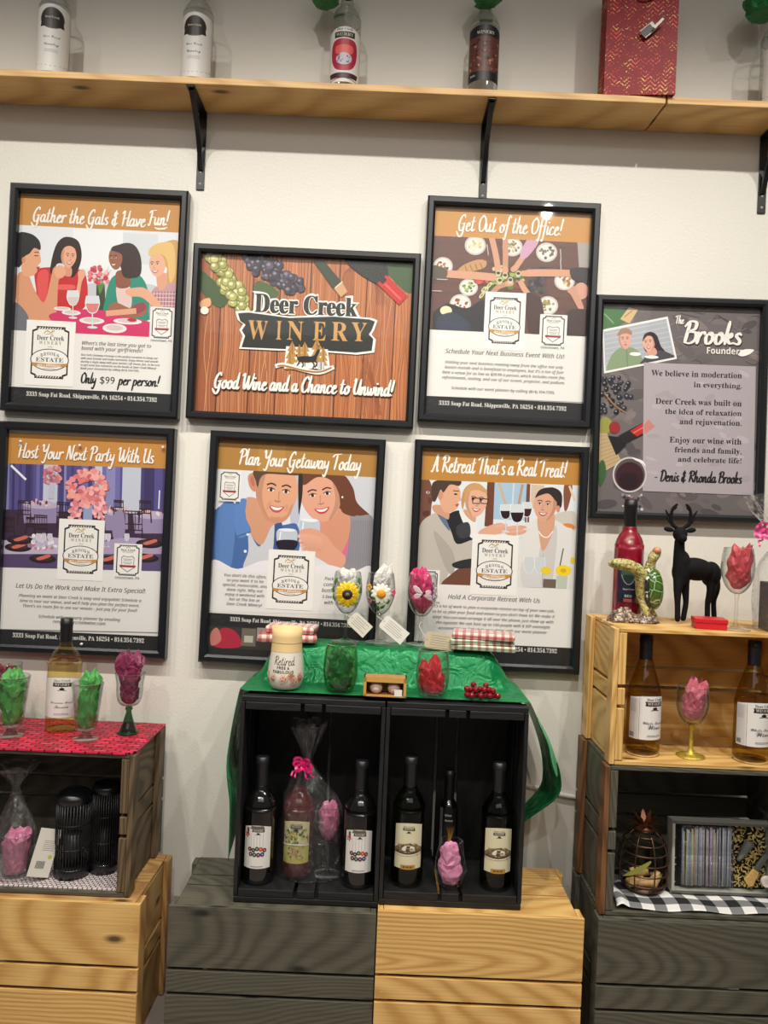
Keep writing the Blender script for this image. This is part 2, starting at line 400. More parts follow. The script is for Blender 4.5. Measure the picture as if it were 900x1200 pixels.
# brush lettering: strokes on a grid, baseline 0, x-height 1, ascender about 2
BR = {
 'a': (.95, [[(.62, .82), (.4, 1), (.12, .6), (.15, .12), (.4, .05), (.62, .5), (.68, 1)], [(.68, 1), (.62, .3), (.75, .02), (.98, .3)]]),
 'b': (.9, [[(.25, 2), (.15, 1), (.12, .1)], [(.12, .3), (.4, 1), (.72, .8), (.65, .2), (.35, 0), (.12, .15)]]),
 'c': (.78, [[(.65, .8), (.5, 1), (.2, .75), (.12, .25), (.35, 0), (.75, .3)]]),
 'd': (.95, [[(.6, .82), (.4, 1), (.12, .6), (.15, .12), (.4, .05), (.62, .5)], [(.78, 2), (.66, 1), (.62, .3), (.75, .02), (.95, .25)]]),
 'e': (.78, [[(.15, .5), (.45, .62), (.55, .88), (.38, 1), (.14, .6), (.2, .1), (.45, 0), (.78, .32)]]),
 'f': (.62, [[(.75, 1.8), (.58, 2.05), (.4, 1.6), (.3, .4), (.15, -.7), (-.05, -.6)], [(.05, .95), (.62, 1.08)]]),
 'g': (.9, [[(.6, .85), (.38, 1), (.12, .6), (.2, .1), (.45, .15), (.62, .6)], [(.66, 1), (.6, -.2), (.4, -.9), (.1, -.7)]]),
 'h': (.98, [[(.3, 2.05), (.18, 1), (.12, 0)], [(.14, .4), (.4, .95), (.6, .85), (.58, .25), (.72, 0), (.98, .3)]]),
 'i': (.45, [[(.22, 1), (.15, .3), (.25, .02), (.48, .3)], [(.27, 1.4), (.3, 1.52)]]),
 'k': (.85, [[(.28, 2.05), (.18, 1), (.12, 0)], [(.16, .45), (.5, .95), (.55, .7), (.22, .5)], [(.25, .5), (.5, .1), (.85, .15)]]),
 'l': (.48, [[(.32, 2.05), (.18, 1), (.15, .25), (.28, .02), (.5, .3)]]),
 'n': (.98, [[(.12, .95), (.16, .5), (.1, 0)], [(.13, .4), (.4, .97), (.6, .85), (.57, .25), (.7, 0), (.98, .3)]]),
 'o': (.85, [[(.4, 1), (.14, .65), (.18, .12), (.42, .02), (.66, .4), (.58, .9), (.4, 1), (.55, .78), (.88, .85)]]),
 'p': (.9, [[(.2, 1.05), (.15, .2), (.05, -1)], [(.15, .5), (.4, 1), (.66, .8), (.6, .2), (.35, 0), (.15, .15)]]),
 'r': (.7, [[(.12, 1), (.16, .5), (.1, 0)], [(.14, .45), (.35, .92), (.55, 1.02), (.66, .85)]]),
 's': (.66, [[(.55, .88), (.35, 1), (.18, .75), (.5, .35), (.4, .04), (.08, .1)]]),
 't': (.66, [[(.35, 1.75), (.24, .9), (.2, .2), (.34, .02), (.62, .3)], [(-.02, 1.12), (.62, 1.22)]]),
 'u': (.98, [[(.12, 1), (.1, .3), (.3, .02), (.58, .5)], [(.66, 1), (.6, .3), (.72, .02), (.98, .3)]]),
 'v': (.8, [[(.1, 1), (.2, .5), (.28, .02), (.55, .55), (.62, 1), (.85, .9)]]),
 'w': (1.2, [[(.1, 1), (.12, .35), (.28, .02), (.52, .5), (.56, .9), (.55, .3), (.7, .02), (.98, .5), (1.0, 1), (1.22, .9)]]),
 'x': (.82, [[(.1, .95), (.3, .75), (.5, .2), (.8, .1)], [(.7, .98), (.1, .02)]]),
 'y': (.9, [[(.12, 1), (.12, .4), (.3, .15), (.58, .55)], [(.68, 1), (.55, -.2), (.3, -.95), (.05, -.7)]]),
 'A': (1.25, [[(.02, .1), (.2, .02), (.6, 1.2), (.8, 2), (.86, .9), (.95, .05), (1.15, .2)], [(.25, .75), (1.05, .85)]]),
 'B': (1.15, [[(.4, 1.9), (.3, 1), (.2, .05)], [(.05, 1.5), (.4, 1.95), (.9, 1.85), (.85, 1.3), (.4, 1.05), (.95, .95), (1.0, .35), (.6, 0), (.15, .1)]]),
 'C': (1.05, [[(.95, 1.6), (.8, 1.95), (.4, 1.6), (.15, .8), (.3, .1), (.65, .02), (1.0, .45)]]),
 'D': (1.2, [[(.42, 1.85), (.32, 1), (.22, .1)], [(.05, 1.6), (.5, 1.98), (1.05, 1.5), (1.0, .6), (.55, .02), (.1, .1)]]),
 'F': (1.0, [[(.45, 1.75), (.36, .9), (.2, -.05), (.0, .1)], [(.05, 1.55), (.35, 1.85), (1.12, 1.95)], [(.22, .95), (.85, 1.05)]]),
 'G': (1.2, [[(.9, 1.6), (.75, 1.95), (.38, 1.6), (.15, .8), (.3, .1), (.65, .1), (.85, .8)], [(.55, .85), (1.05, .95)], [(.88, .9), (.75, -.3), (.4, -.7), (-.1, -.1)]]),
 'H': (1.25, [[(.0, 1.6), (.3, 1.95), (.28, 1), (.2, 0)], [(1.05, 2), (.95, 1), (.88, .2), (1.05, .02), (1.2, .2)], [(.1, .95), (1.1, 1.08)]]),
 'N': (1.25, [[(.15, .0), (.3, 1), (.4, 1.9), (.6, 1), (.85, .05), (1.0, 1), (1.1, 1.9), (1.3, 2)]]),
 'O': (1.15, [[(.6, 1.95), (.2, 1.4), (.18, .5), (.5, .02), (.95, .5), (1.0, 1.4), (.6, 1.95), (.5, 1.7)]]),
 'P': (1.05, [[(.42, 1.85), (.32, 1), (.2, 0)], [(.02, 1.45), (.4, 1.95), (.95, 1.8), (.9, 1.2), (.4, .9)]]),
 'R': (1.2, [[(.42, 1.85), (.32, 1), (.2, 0)], [(.02, 1.45), (.4, 1.95), (.95, 1.8), (.9, 1.25), (.42, .98), (.75, .5), (1.0, .05), (1.2, .2)]]),
 'T': (1.05, [[(.6, 1.8), (.5, .9), (.38, 0)], [(-.05, 1.55), (.25, 1.85), (1.2, 1.98)]]),
 'U': (1.2, [[(.1, 1.7), (.3, 1.9), (.2, .6), (.4, .05), (.8, .4), (1.0, 1.9)], [(1.0, 1.9), (.92, .6), (1.0, .05), (1.2, .2)]]),
 'W': (1.6, [[(-.05, 1.7), (.25, 1.95), (.25, .8), (.4, .05), (.75, 1.0), (.85, 1.7), (.85, .6), (1.0, .05), (1.4, 1.0), (1.55, 2)]]),
 'Y': (1.1, [[(.05, 1.7), (.25, 1.9), (.3, 1.2), (.5, .95), (.85, 1.4)], [(1.0, 2), (.85, .9), (.55, -.5), (.2, -.4)]]),
 '&': (1.1, [[(.8, 1.5), (.5, 1.75), (.35, 1.3), (.65, 1.0), (.25, .8), (.15, .25), (.55, .02), (.9, .35)], [(.55, 1.95), (.5, -.2)]]),
 '!': (.5, [[(.38, 2), (.28, 1.2), (.22, .55)], [(.17, .08), (.19, .14)]]),
 "'": (.35, [[(.25, 2), (.15, 1.6)]]),
 '-': (.7, [[(.1, .6), (.5, .65)]]),
 '$': (.95, [[(.7, 1.3), (.4, 1.5), (.25, 1.15), (.65, .65), (.5, .25), (.15, .35)], [(.5, 1.8), (.4, 0)]]),
 '9': (.9, [[(.65, 1.3), (.4, 1.6), (.18, 1.2), (.4, .85), (.66, 1.2), (.6, .5), (.35, 0)]]),
 ' ': (.5, []),
}
def brush_strokes(s):
    x, out = 0.0, []
    for ch in s:
        adv, st = BR.get(ch, BR[' '])
        for k in st:
            out.append([(x + px + 0.12 * py, py) for px, py in k])
        x += adv * 0.93
    return out, x

# ------------------------------------------------------------------ painted and printed flat work
def clip_poly(poly, region):
    """cut a polygon to a convex region (both lists of 2D Vectors)"""
    area2 = sum(region[i].x * region[(i + 1) % len(region)].y - region[(i + 1) % len(region)].x * region[i].y for i in range(len(region)))
    sgn = 1 if area2 > 0 else -1
    out = poly
    for i in range(len(region)):
        a, b = region[i], region[(i + 1) % len(region)]
        e = b - a
        side = lambda p: sgn * (e.x * (p.y - a.y) - e.y * (p.x - a.x))
        src, out = out, []
        for j in range(len(src)):
            p, q = src[j], src[(j + 1) % len(src)]
            sp, sq = side(p), side(q)
            if sp >= 0: out.append(p)
            if (sp >= 0) != (sq >= 0):
                out.append(p + (q - p) * (sp / (sp - sq)))
        if len(out) < 3: return []
    return out

class Ink:
    """flat coloured shapes in thin layers; fmap turns drawing coordinates into metres on the sheet (x right, y up)"""
    STEP = 0.000004
    def __init__(s, fmap, rot=0.0, unit=1.0, bend=None, step=None):
        s.fmap, s.rot, s.unit, s.bend = fmap, rot, unit, bend
        s.v, s.f, s.c = [], [], []
        s.z, s.clip, s.embolden = 0.0, None, 0.0
        s.step = step or Ink.STEP
    def ax(s, x, y, dx, dy):
        """drawing point offset from (x, y) by dx right / dy down along the sheet's own axes"""
        c, n = math.cos(s.rot), math.sin(s.rot)
        return (x + dx * c - dy * n, y + dx * n + dy * c)
    def _add(s, pts, col, tri=None):
        n = len(s.v)
        s.v += [(p.x, p.y, s.z) for p in pts]
        L = lin(col)
        for t in (tri or [tuple(range(len(pts)))]):
            s.f.append(tuple(n + i for i in t)); s.c.append(L)
    def poly(s, pts, col, smooth=False, per=5):
        if smooth: pts = [(p.x, p.y) for p in catmull(pts, per, True)]
        P = [Vector(s.fmap(p)) for p in pts]
        if s.clip:
            P = clip_poly(P, s.clip)
            if len(P) < 3: return s
        s.z += s.step
        jobs = [P]
        if s.bend:
            dx = s.bend * 0.06
            x0, x1 = min(p.x for p in P), max(p.x for p in P)
            if x1 - x0 > dx:
                jobs, k = [], math.floor(x0 / dx)
                while k * dx < x1:
                    a, b = k * dx, (k + 1) * dx
                    q = clip_poly(P, [Vector((a, -9)), Vector((b, -9)), Vector((b, 9)), Vector((a, 9))])
                    if len(q) >= 3: jobs.append(q)
                    k += 1
        for q in jobs:
            if len(q) <= 3: s._add(q, col)
            else:
                tri = tessellate_polygon([[Vector((p.x, p.y, 0)) for p in q]])
                s._add(q, col, [tuple(t) for t in tri])
        return s
    def sp(s, col, *pts): return s.poly(pts, col, True)
    def rect(s, x, y, w, h, col):
        return s.poly([s.ax(x, y, a, b) for a, b in ((0, 0), (w, 0), (w, h), (0, h))], col)
    def ell(s, x, y, rx, ry, col, rot=0.0, n=22, a0=0.0, a1=2 * PI):
        c, k = math.cos(rot + s.rot), math.sin(rot + s.rot)
        pts = []
        for i in range(n + (0 if a1 - a0 >= 6.28 else 1)):
            a = a0 + (a1 - a0) * i / n
            u, w = rx * math.cos(a), ry * math.sin(a)
            pts.append((x + u * c - w * k, y + u * k + w * c))
        return s.poly(pts, col)
    def line(s, pts, w, col, smooth=True, per=5, taper=False, closed=False):
        q = catmull(pts, per, closed) if smooth else [Vector((p[0], p[1], 0)) for p in pts]
        if closed and len(q): q.append(q[0])
        n = len(q)
        s.z += s.step
        L, R = [], []
        for i in range(n):
            t = (q[min(n - 1, i + 1)] - q[max(0, i - 1)])
            if t.length < 1e-9: t = Vector((1, 0, 0))
            t.normalize()
            k = w / 2 * ((1 - 0.8 * i / (n - 1)) if taper else 1)
            nn = Vector((-t.y, t.x, 0)) * k
            L.append(q[i] + nn); R.append(q[i] - nn)
        for i in range(n - 1):
            P = [Vector(s.fmap((p.x, p.y))) for p in (L[i], L[i + 1], R[i + 1], R[i])]
            if s.clip: P = clip_poly(P, s.clip)
            s.z += 2e-7
            if len(P) >= 3: s._add(P, col)
        return s
    def type(s, txt, x, y, w, col, font='sans', align='l', xs=1.0, h=None):
        """a line of type: x, y is the left (or centre / right) end of the baseline, w its width in drawing units"""
        vs, fs, tw = glyphs(txt, font)
        k = w / tw
        ky = h if h else k * xs
        s.z += s.step
        off = {'l': 0, 'c': -w / 2, 'r': -w}[align]
        for dx in ((0, s.embolden) if font == 'italic' and s.embolden else (0,)):
            s.z += s.step * 0.5
            P = [Vector(s.fmap(s.ax(x, y, off + v.x * k + dx, -v.y * ky))) for v in vs]
            s._add(P, col, fs)
        return s
    def brush(s, txt, x, y, w, xh, col, pen=3.0):
        st, tot = brush_strokes(txt)
        k = w / tot
        s.z += s.step
        zb = s.z
        for si, q in enumerate(st):
            c = catmull(q, 7) if len(q) > 2 else [Vector((q[0][0] + (q[1][0] - q[0][0]) * t / 6, q[0][1] + (q[1][1] - q[0][1]) * t / 6, 0)) for t in range(7)]
            c = [Vector((p.x * k, p.y * xh, 0)) for p in c]
            n = len(c)
            A, B = [], []
            for i in range(n):
                t = c[min(n - 1, i + 1)] - c[max(0, i - 1)]
                if t.length < 1e-9: t = Vector((1, 0, 0))
                t.normalize()
                ang = math.atan2(t.y, t.x)
                wd = pen * (0.46 + 0.54 * abs(math.sin(ang - 0.15)))
                e = min(i, n - 1 - i) / max(1, n - 1)
                wd *= min(1.0, 0.55 + e * 3)
                nn = Vector((-t.y, t.x, 0)) * wd / 2
                tt = t * (pen * 0.2 if i == n - 1 else (-pen * 0.2 if i == 0 else 0))
                A.append(c[i] + nn + tt); B.append(c[i] - nn + tt)
            s.z = zb + (si % 5) * 2.2e-6
            for i in range(n - 1):
                s.z += 3e-7
                P = [Vector(s.fmap(s.ax(x, y, p.x, -p.y))) for p in (A[i], A[i + 1], B[i + 1], B[i])]
                s._add(P, col)
        s.z = zb + 2.5e-5
        return s
    def mesh(s, name, zoff=0.0, convert=None):
        me = bpy.data.meshes.new(name)
        vs = s.v
        if s.bend:
            R = s.bend
            vs = [((R + z + zoff) * math.sin(x / R), -(R + z + zoff) * math.cos(x / R), y) for x, y, z in vs]
        else:
            vs = [(x, -(z + zoff), y) for x, y, z in vs]      # sheets stand upright facing -Y
        if convert: vs = [convert(v) for v in vs]
        me.from_pydata(vs, [], s.f)
        at_ = me.color_attributes.new('ink', 'FLOAT_COLOR', 'CORNER')
        flat = []
        for f, c in zip(s.f, s.c): flat += list(c) * len(f)
        at_.data.foreach_set('color', flat)
        me.update()
        return me

def add_ink_faces(me, col=(200, 200, 200)):
    a = me.color_attributes.new('ink', 'FLOAT_COLOR', 'CORNER')
    a.data.foreach_set('color', list(lin(col)) * len(a.data))
# ------------------------------------------------------------------ the room
def plane_box(name, c, d, mat, kind='structure'):
    o = MB().box((0, 0, 0), d).build(name, mat, loc=c)
    return tag(o, kind=kind)

def wall_paint():
    m, nt, p, N, L = nodes('wall_paint')
    p.inputs['Base Color'].default_value = lin((226, 222, 212))
    p.inputs['Roughness'].default_value = 0.42
    tc = N('ShaderNodeTexCoord'); n1 = N('ShaderNodeTexNoise'); n2 = N('ShaderNodeTexNoise')
    n1.inputs['Scale'].default_value = 6; n1.inputs['Detail'].default_value = 3
    n2.inputs['Scale'].default_value = 160; n2.inputs['Detail'].default_value = 4
    ad = N('ShaderNodeMath', operation='MULTIPLY_ADD'); ad.inputs[1].default_value = 2.0
    b = N('ShaderNodeBump'); b.inputs['Strength'].default_value = 0.35; b.inputs['Distance'].default_value = 0.0015
    L(tc.outputs['Object'], n1.inputs['Vector']); L(tc.outputs['Object'], n2.inputs['Vector'])
    L(n1.outputs['Fac'], ad.inputs[0]); L(n2.outputs['Fac'], ad.inputs[2])
    L(ad.outputs[0], b.inputs['Height']); L(b.outputs['Normal'], p.inputs['Normal'])
    return m
plane_box('wall_back', (0, 0.05, 1.55), (6.4, 0.1, 3.1), wall_paint())
plane_box('floor', (0, -2.2, -0.05), (6.4, 4.6, 0.1), plain('concrete_floor', (158, 146, 140), 0.5, vary=0.08, bscale=12))

# white cable run along the wall beside the green cloth
w0, w1 = at(636, 926, 2.017), at(684, 936, 2.017)
mbc = MB()
mid = [w0 + (w1 - w0) * t + Vector((0, 0, -0.003 * math.sin(PI * t))) for t in [i / 10 for i in range(-6, 15)]]
mbc.tube([(p.x, -0.007, p.z) for p in mid], 0.006, 8)
tag(mbc.build('wall_cable', plain('white_cable', (232, 230, 222), 0.4)), 'white cable running level along the wall beside the green cloth', 'cable')

# ------------------------------------------------------------------ crates
def crate(name, label, loc, L_, d_, h_, upright=False, face_front=False, mats=('grey',) * 5, yaw=0.0, group=None, nails=None, seed=1):
    """slatted wooden crate lying open on its side; loc = middle of its underside. A long axis, B depth, C the third"""
    rng = random.Random(seed)
    slat_m, end_m, post_m, side_m, bot_m = [M[k] for k in mats]
    root = empty(name, loc, label, 'crate', group, (0, 0, yaw))
    total = L_ if upright else h_
    fl = -1 if face_front else 1                      # side of the closed bottom boards
    def X(a, b, c):                                   # crate axes to the root's axes
        return (c, b, a + total / 2) if upright else (a, b, c + total / 2)
    def add(mb, cen, size, grain, m=0):
        cc = X(*cen)
        sz = (size[2], size[1], size[0]) if upright else size
        g = {0: 2, 1: 1, 2: 0}[grain] if upright else grain
        mb.box(cc, sz, g, m, rng)
    tp, te, ts = 0.013, 0.017, 0.009
    gap = 0.007
    # end panels: three boards running front to back
    for sgn in (-1, 1):
        mb = MB()
        hh = h_ - 2 * ts - 0.002
        wid = [(hh - 2 * gap) * 0.43, (hh - 2 * gap) * 0.14, (hh - 2 * gap) * 0.43]
        c = -hh / 2
        for w in wid:
            add(mb, (sgn * (L_ / 2 - tp - te / 2), -fl * ts / 2, c + w / 2), (te, d_ - ts - 0.001, w - 0.001), 1)
            c += w + gap
        bevel(mb.build('end_panel', end_m, root), 0.0015)
    # four posts outside the end boards
    for sgn in (-1, 1):
        for b in (-1, 1):
            mb = MB()
            bb = b * (d_ / 2 - 0.019) - (fl * ts if b == fl else 0)
            add(mb, (sgn * (L_ / 2 - tp / 2), bb, 0), (tp - 0.0008, 0.037, h_ - 0.002), 2)
            bevel(mb.build('corner_post', post_m, root), 0.0015)
    # two long sides: three boards each
    for sgn in (-1, 1):
        mb = MB()
        dd = d_ - ts - 0.002
        wid = [(dd - 2 * 0.006) * 0.4, (dd - 2 * 0.006) * 0.2, (dd - 2 * 0.006) * 0.4]
        b = -dd / 2
        for w in wid:
            add(mb, (0, b + w / 2 - fl * ts / 2, sgn * (h_ / 2 - ts / 2)), (L_ - 2 * tp - 0.001, w, ts), 0)
            b += w + 0.006
        bevel(mb.build('side_panel', side_m, root), 0.0012)
    # the bottom: three boards over the full length
    mb = MB()
    wid = [(h_ - 2 * gap) * 0.425, (h_ - 2 * gap) * 0.15, (h_ - 2 * gap) * 0.425]
    c = -h_ / 2
    for w in wid:
        add(mb, (0, fl * (d_ / 2 - ts / 2), c + w / 2), (L_, ts, w), 0)
        if nails:
            for sgn in (-1, 1):
                for k in range(2 if w < 0.08 else 4):
                    cz = c + w * (k + 0.5) / (2 if w < 0.08 else 4) + rng.uniform(-0.006, 0.006)
                    p = X(sgn * (L_ / 2 - 0.012 - rng.uniform(0, 0.008)), fl * (d_ / 2 + 0.0002), cz)
                    q = [(p[0] + 0.0022 * math.cos(t * PI / 3), p[1], p[2] + 0.0016 * math.sin(t * PI / 3)) for t in range(6)]
                    mb.face(q, None, 1)
        c += w + gap
    bevel(mb.build('bottom_panel', [bot_m, M['iron']], root), 0.0012)
    return root

CD = 0.245
def yc(d):                                            # centre of a crate whose front is d from the camera
    return -WALL + d + CD / 2
G5 = ('grey', 'grey', 'grey', 'grey', 'grey')
crate('wooden_crate', 'grey stained crate on the floor under the left black crate, boards facing out', (-0.208, yc(1.724), 0.001), 0.457, CD, 0.331, face_front=True, mats=G5, seed=3)
crate('wooden_crate', 'natural pine crate on the floor under the right black crate, nailed boards facing out', (0.2505, yc(1.724), 0.001), 0.455, CD, 0.339, face_front=True, mats=('natural',) * 5, nails=True, seed=8)
crate('wooden_crate', 'black painted upright crate holding two dark bottles and a cellophane gift', (-0.139, yc(1.745), 0.3335), 0.460, 0.24, 0.323, upright=True, mats=('black',) * 5, seed=5)
crate('wooden_crate', 'black painted upright crate holding two green-glass bottles and a pink tissue tumbler', (0.183, yc(1.745), 0.3415), 0.452, 0.24, 0.318, upright=True, mats=('black',) * 5, seed=6)
crate('wooden_crate', 'natural pine crate at floor level beneath the grey crate with the red mat', (-0.726, yc(1.725), 0.001), 0.462, CD + 0.01, 0.333, face_front=True, mats=('natural_darker',) * 4 + ('natural',), nails=True, seed=11, yaw=-0.012)
crate('wooden_crate', 'grey crate topped with the red woven mat, open towards the room', (-0.757, yc(1.742), 0.3355), 0.457, CD, 0.317, mats=('grey', 'grey_end', 'grey_end', 'grey', 'grey'), seed=12)
crate('wooden_crate', 'grey stained crate on the floor beneath the gingham crate, boards facing out', (0.738, yc(1.722), 0.001), 0.460, CD, 0.341, face_front=True, mats=G5, seed=14)
crate('wooden_crate', 'grey crate with brown edges holding gingham cloth and wire pineapple', (0.742, yc(1.738), 0.3435), 0.457, CD, 0.331, mats=('grey', 'grey', 'brown_edge', 'grey', 'grey'), seed=15)
crate('wooden_crate', 'natural pine crate on top of the right stack, open with two wine bottles inside', (0.751, yc(1.740), 0.676), 0.460, CD, 0.304, mats=('natural', 'natural', 'natural', 'natural', 'natural'), seed=19)

# ------------------------------------------------------------------ shelf
ZS = 2.243                                             # top of the shelf
JX = 0.634
def shelf_board(x0, x1, label, skew0, skew1, seed):
    rng = random.Random(seed)
    mb = MB()
    L_ = x1 - x0
    mb.box((0, 0, 0), (L_, 0.138, 0.017), 0, 0, rng)
    o = mb.build('shelf_board', M['shelf'], loc=((x0 + x1) / 2, -0.0705, ZS - 0.0085))
    for v in o.data.vertices:                          # slightly out-of-square sawn ends
        if v.co.x > 0: v.co.x += skew1 * (v.co.y / 0.138)
        else: v.co.x += skew0 * (v.co.y / 0.138)
    bevel(o, 0.0018)
    return tag(o, label, 'shelf')
shelf_board(-1.35, JX, 'long knotty pine shelf board high on the wall', 0, -0.006, 2)
shelf_board(JX + 0.004, 1.5, 'short pine shelf board butted on at the right end beyond the red gift bag', -0.006, 0, 7)

def bracket(x, label):
    root = empty('shelf_bracket', (x, 0, ZS - 0.0172), label, 'bracket', 'black iron shelf brackets')
    w = 0.021
    a = MB(); a.box((0, -0.0022, -0.101), (w, 0.0034, 0.198)); bevel(a.build('wall_plate', M['iron'], root), 0.0012)
    b = MB(); b.box((0, -0.0695, -0.0022), (w, 0.131, 0.0034)); bevel(b.build('shelf_arm', M['iron'], root), 0.0012)
    c = MB()
    pts = [(0, -0.125, -0.005), (0, -0.10, -0.022), (0, -0.06, -0.055), (0, -0.025, -0.10), (0, -0.006, -0.15)]
    q = catmull(pts, 5)
    for i in range(len(q) - 1):
        p0, p1 = q[i], q[i + 1]
        n = Vector((0, -(p1 - p0).z, (p1 - p0).y)).normalized() * 0.004
        ww = Vector((0.006, 0, 0))
        P = [p0 - ww - n, p0 + ww - n, p0 + ww + n, p0 - ww + n]
        Q = [p1 - ww - n, p1 + ww - n, p1 + ww + n, p1 - ww + n]
        for j in range(4):
            c.face([P[j], P[(j + 1) % 4], Q[(j + 1) % 4], Q[j]])
        if i == 0: c.face(P[::-1])
        if i == len(q) - 2: c.face(Q)
    c.build('brace', M['iron'], root)
    for z in (-0.12, -0.155, -0.185):
        s = MB(); s.lathe([(0.0001, 0.0022), (0.002, 0.0018), (0.0036, 0.0)], 12, cap=False)
        s.build('screw', M['silver'], root, loc=(0, -0.0040, z), rot=(PI / 2, 0, 0))
    return root
bracket(at(236, 160, 2.02).x, 'black iron bracket under the shelf, above the girls-at-table poster')
bracket(at(568, 180, 2.02).x, 'black iron bracket under the shelf, above the overhead dining poster')
bracket(at(896, 195, 2.02).x, 'black iron bracket under the shelf, above the slate founders poster')
# ------------------------------------------------------------------ framed posters
FD = 2.010
def ring_mesh(w, h, fw, t):
    mb = MB()
    def loop(ix, y): return [(-w / 2 + ix, y, -h / 2 + ix), (w / 2 - ix, y, -h / 2 + ix), (w / 2 - ix, y, h / 2 - ix), (-w / 2 + ix, y, h / 2 - ix)]
    Ls = [loop(0, -0.0005), loop(0, -t + 0.004), loop(0.004, -t), loop(fw - 0.006, -t), loop(fw, -t + 0.005), loop(fw, -0.004), loop(0, -0.0005)]
    for A, B in zip(Ls[:-1], Ls[1:]):
        for j in range(4):
            mb.face([A[j], A[(j + 1) % 4], B[(j + 1) % 4], B[j]])
    return mb

def poster(label, crop, outer, draw, paper=(226, 224, 218), fw=0.0205, name='framed_poster', tilt=None):
    ox, oy, sc = crop
    full = lambda p: (ox + p[0] * sc, oy + p[1] * sc)
    C = [at(*full(p), FD) for p in outer]
    c = (C[0] + C[1] + C[2] + C[3]) / 4
    ex = (C[1] - C[0]) + (C[2] - C[3])
    phi = math.atan2(ex.z, ex.x)
    w, h = ((C[1] - C[0]).length + (C[2] - C[3]).length) / 2, ((C[3] - C[0]).length + (C[2] - C[1]).length) / 2
    root = empty(name, (c.x, -0.0005, c.z), label, 'poster', None, (0, -phi, 0))
    cp, sp = math.cos(phi), math.sin(phi)
    def fmap(p):
        d = at(*full(p), FD) - c
        return (d.x * cp + d.z * sp, -d.x * sp + d.z * cp)
    e = Vector(outer[1]) - Vector(outer[0]) + Vector(outer[2]) - Vector(outer[3])
    rot = math.atan2(e.y, e.x)
    ring_mesh(w, h, fw, 0.030).build('frame', M['frame'], root)
    P = Ink(fmap, rot, FD / FPX * sc)
    iw, ih = w / 2 - fw + 0.002, h / 2 - fw + 0.002
    P.inner = [Vector((-iw, -ih)), Vector((iw, -ih)), Vector((iw, ih)), Vector((-iw, ih))]
    P._add(P.inner, paper)
    P.clip = P.inner
    P.root, P.stick, P.embolden = root, [], 0.6
    draw(P)
    link('print', P.mesh('print', 0.010), M['print'], root)
    for Q in P.stick:
        link('sticker', Q.mesh('sticker', 0.0100 + P.z + 0.0004), M['label'], root)
    MB().box((0, -0.0150, 0), (w - 2 * fw + 0.004, 0.0012, h - 2 * fw + 0.004)).build('glazing', M['pane'], root)
    return root

WHITE, INKC, GOLD = (244, 240, 232), (34, 32, 34), (196, 140, 66)
def region(P, *pts):
    P.clip = clip_poly([Vector(P.fmap(p)) for p in pts], P.inner)

def notched(P, x, y, w, h, col, n):
    pts = [(n, 0), (w - n, 0), (w - n, n * .6), (w, n), (w, h - n), (w - n, h - n * .6), (w - n, h), (n, h), (n, h - n * .6), (0, h - n), (0, n), (n, n * .6)]
    P.poly([P.ax(x, y, a, b) for a, b in pts], col)

def emblem(Q, x, y, w, h):
    """the winery and guest house card: hatched black border, oval, gold ribbon"""
    A = lambda u, v: Q.ax(x, y, u * w, v * h)
    bx, by, bw, bh = .12, .09, .76, .80
    notched(Q, *A(bx, by), bw * w, bh * h, INKC, .085 * w)
    notched(Q, *A(bx + .03, by + .022), (bw - .06) * w, (bh - .044) * h, (238, 236, 230), .085 * w)
    for v in (by + .012, by + bh - .042):
        Q.rect(*A(bx + .12, v), (bw - .24) * w, .03 * h, INKC)
        for k in range(9):
            u = bx + .13 + k * (bw - .28) / 9
            Q.poly([A(u, v + .028), A(u + .022, v + .028), A(u + .045, v + .002), A(u + .023, v + .002)], (238, 236, 230))
    g = (190, 158, 90)
    Q.line([A(.36, .2), A(.42, .155), A(.5, .18), A(.58, .15)], .018 * w, g)
    Q.line([A(.4, .215), A(.5, .2), A(.55, .215)], .014 * w, g)
    Q.line([A(.52, .18), A(.54, .13), A(.6, .125)], .014 * w, g)
    Q.line([A(.44, .18), A(.42, .14)], .012 * w, g, smooth=False)
    Q.type('Deer Creek', *A(.5, .30), .56 * w, INKC, 'serif', 'c', h=.105 * h)
    Q.type('W I N E R Y', *A(.5, .365), .46 * w, (150, 140, 112), 'serif', 'c', h=.07 * h)
    Q.type('A N D', *A(.5, .41), .09 * w, INKC, 'sans', 'c')
    Q.ell(*A(.5, .6), .395 * w, .168 * h, INKC, n=40)
    Q.ell(*A(.5, .6), .375 * w, .156 * h, (240, 238, 233), n=40)
    for i, ch in enumerate('BROOKS'):
        t = (i - 2.5)
        Q.type(ch, *A(.5 + t * .066, .530 + abs(t) ** 2 * .0045), .052 * w, (80, 80, 80), 'serif', 'c', h=.075 * h)
    Q.type('ESTATE', *A(.5, .632), .56 * w, (74, 76, 78), 'serif', 'c', h=.092 * h)
    Q.poly([A(.13, .648), A(.5, .664), A(.87, .648), A(.85, .70), A(.5, .716), A(.15, .70)], GOLD)
    Q.type('BED & BREAKFAST', *A(.5, .703), .48 * w, WHITE, 'bold', 'c')
    Q.line([A(.38, .735), A(.62, .735)], .008 * h, (150, 150, 150), smooth=False)

def sticker(P, x, y, w, h):
    Q = Ink(P.fmap, P.rot, step=0.000008)
    Q.clip = None
    Q.rect(x, y, w, h, (240, 238, 233))
    emblem(Q, x, y, w, h)
    P.stick.append(Q)

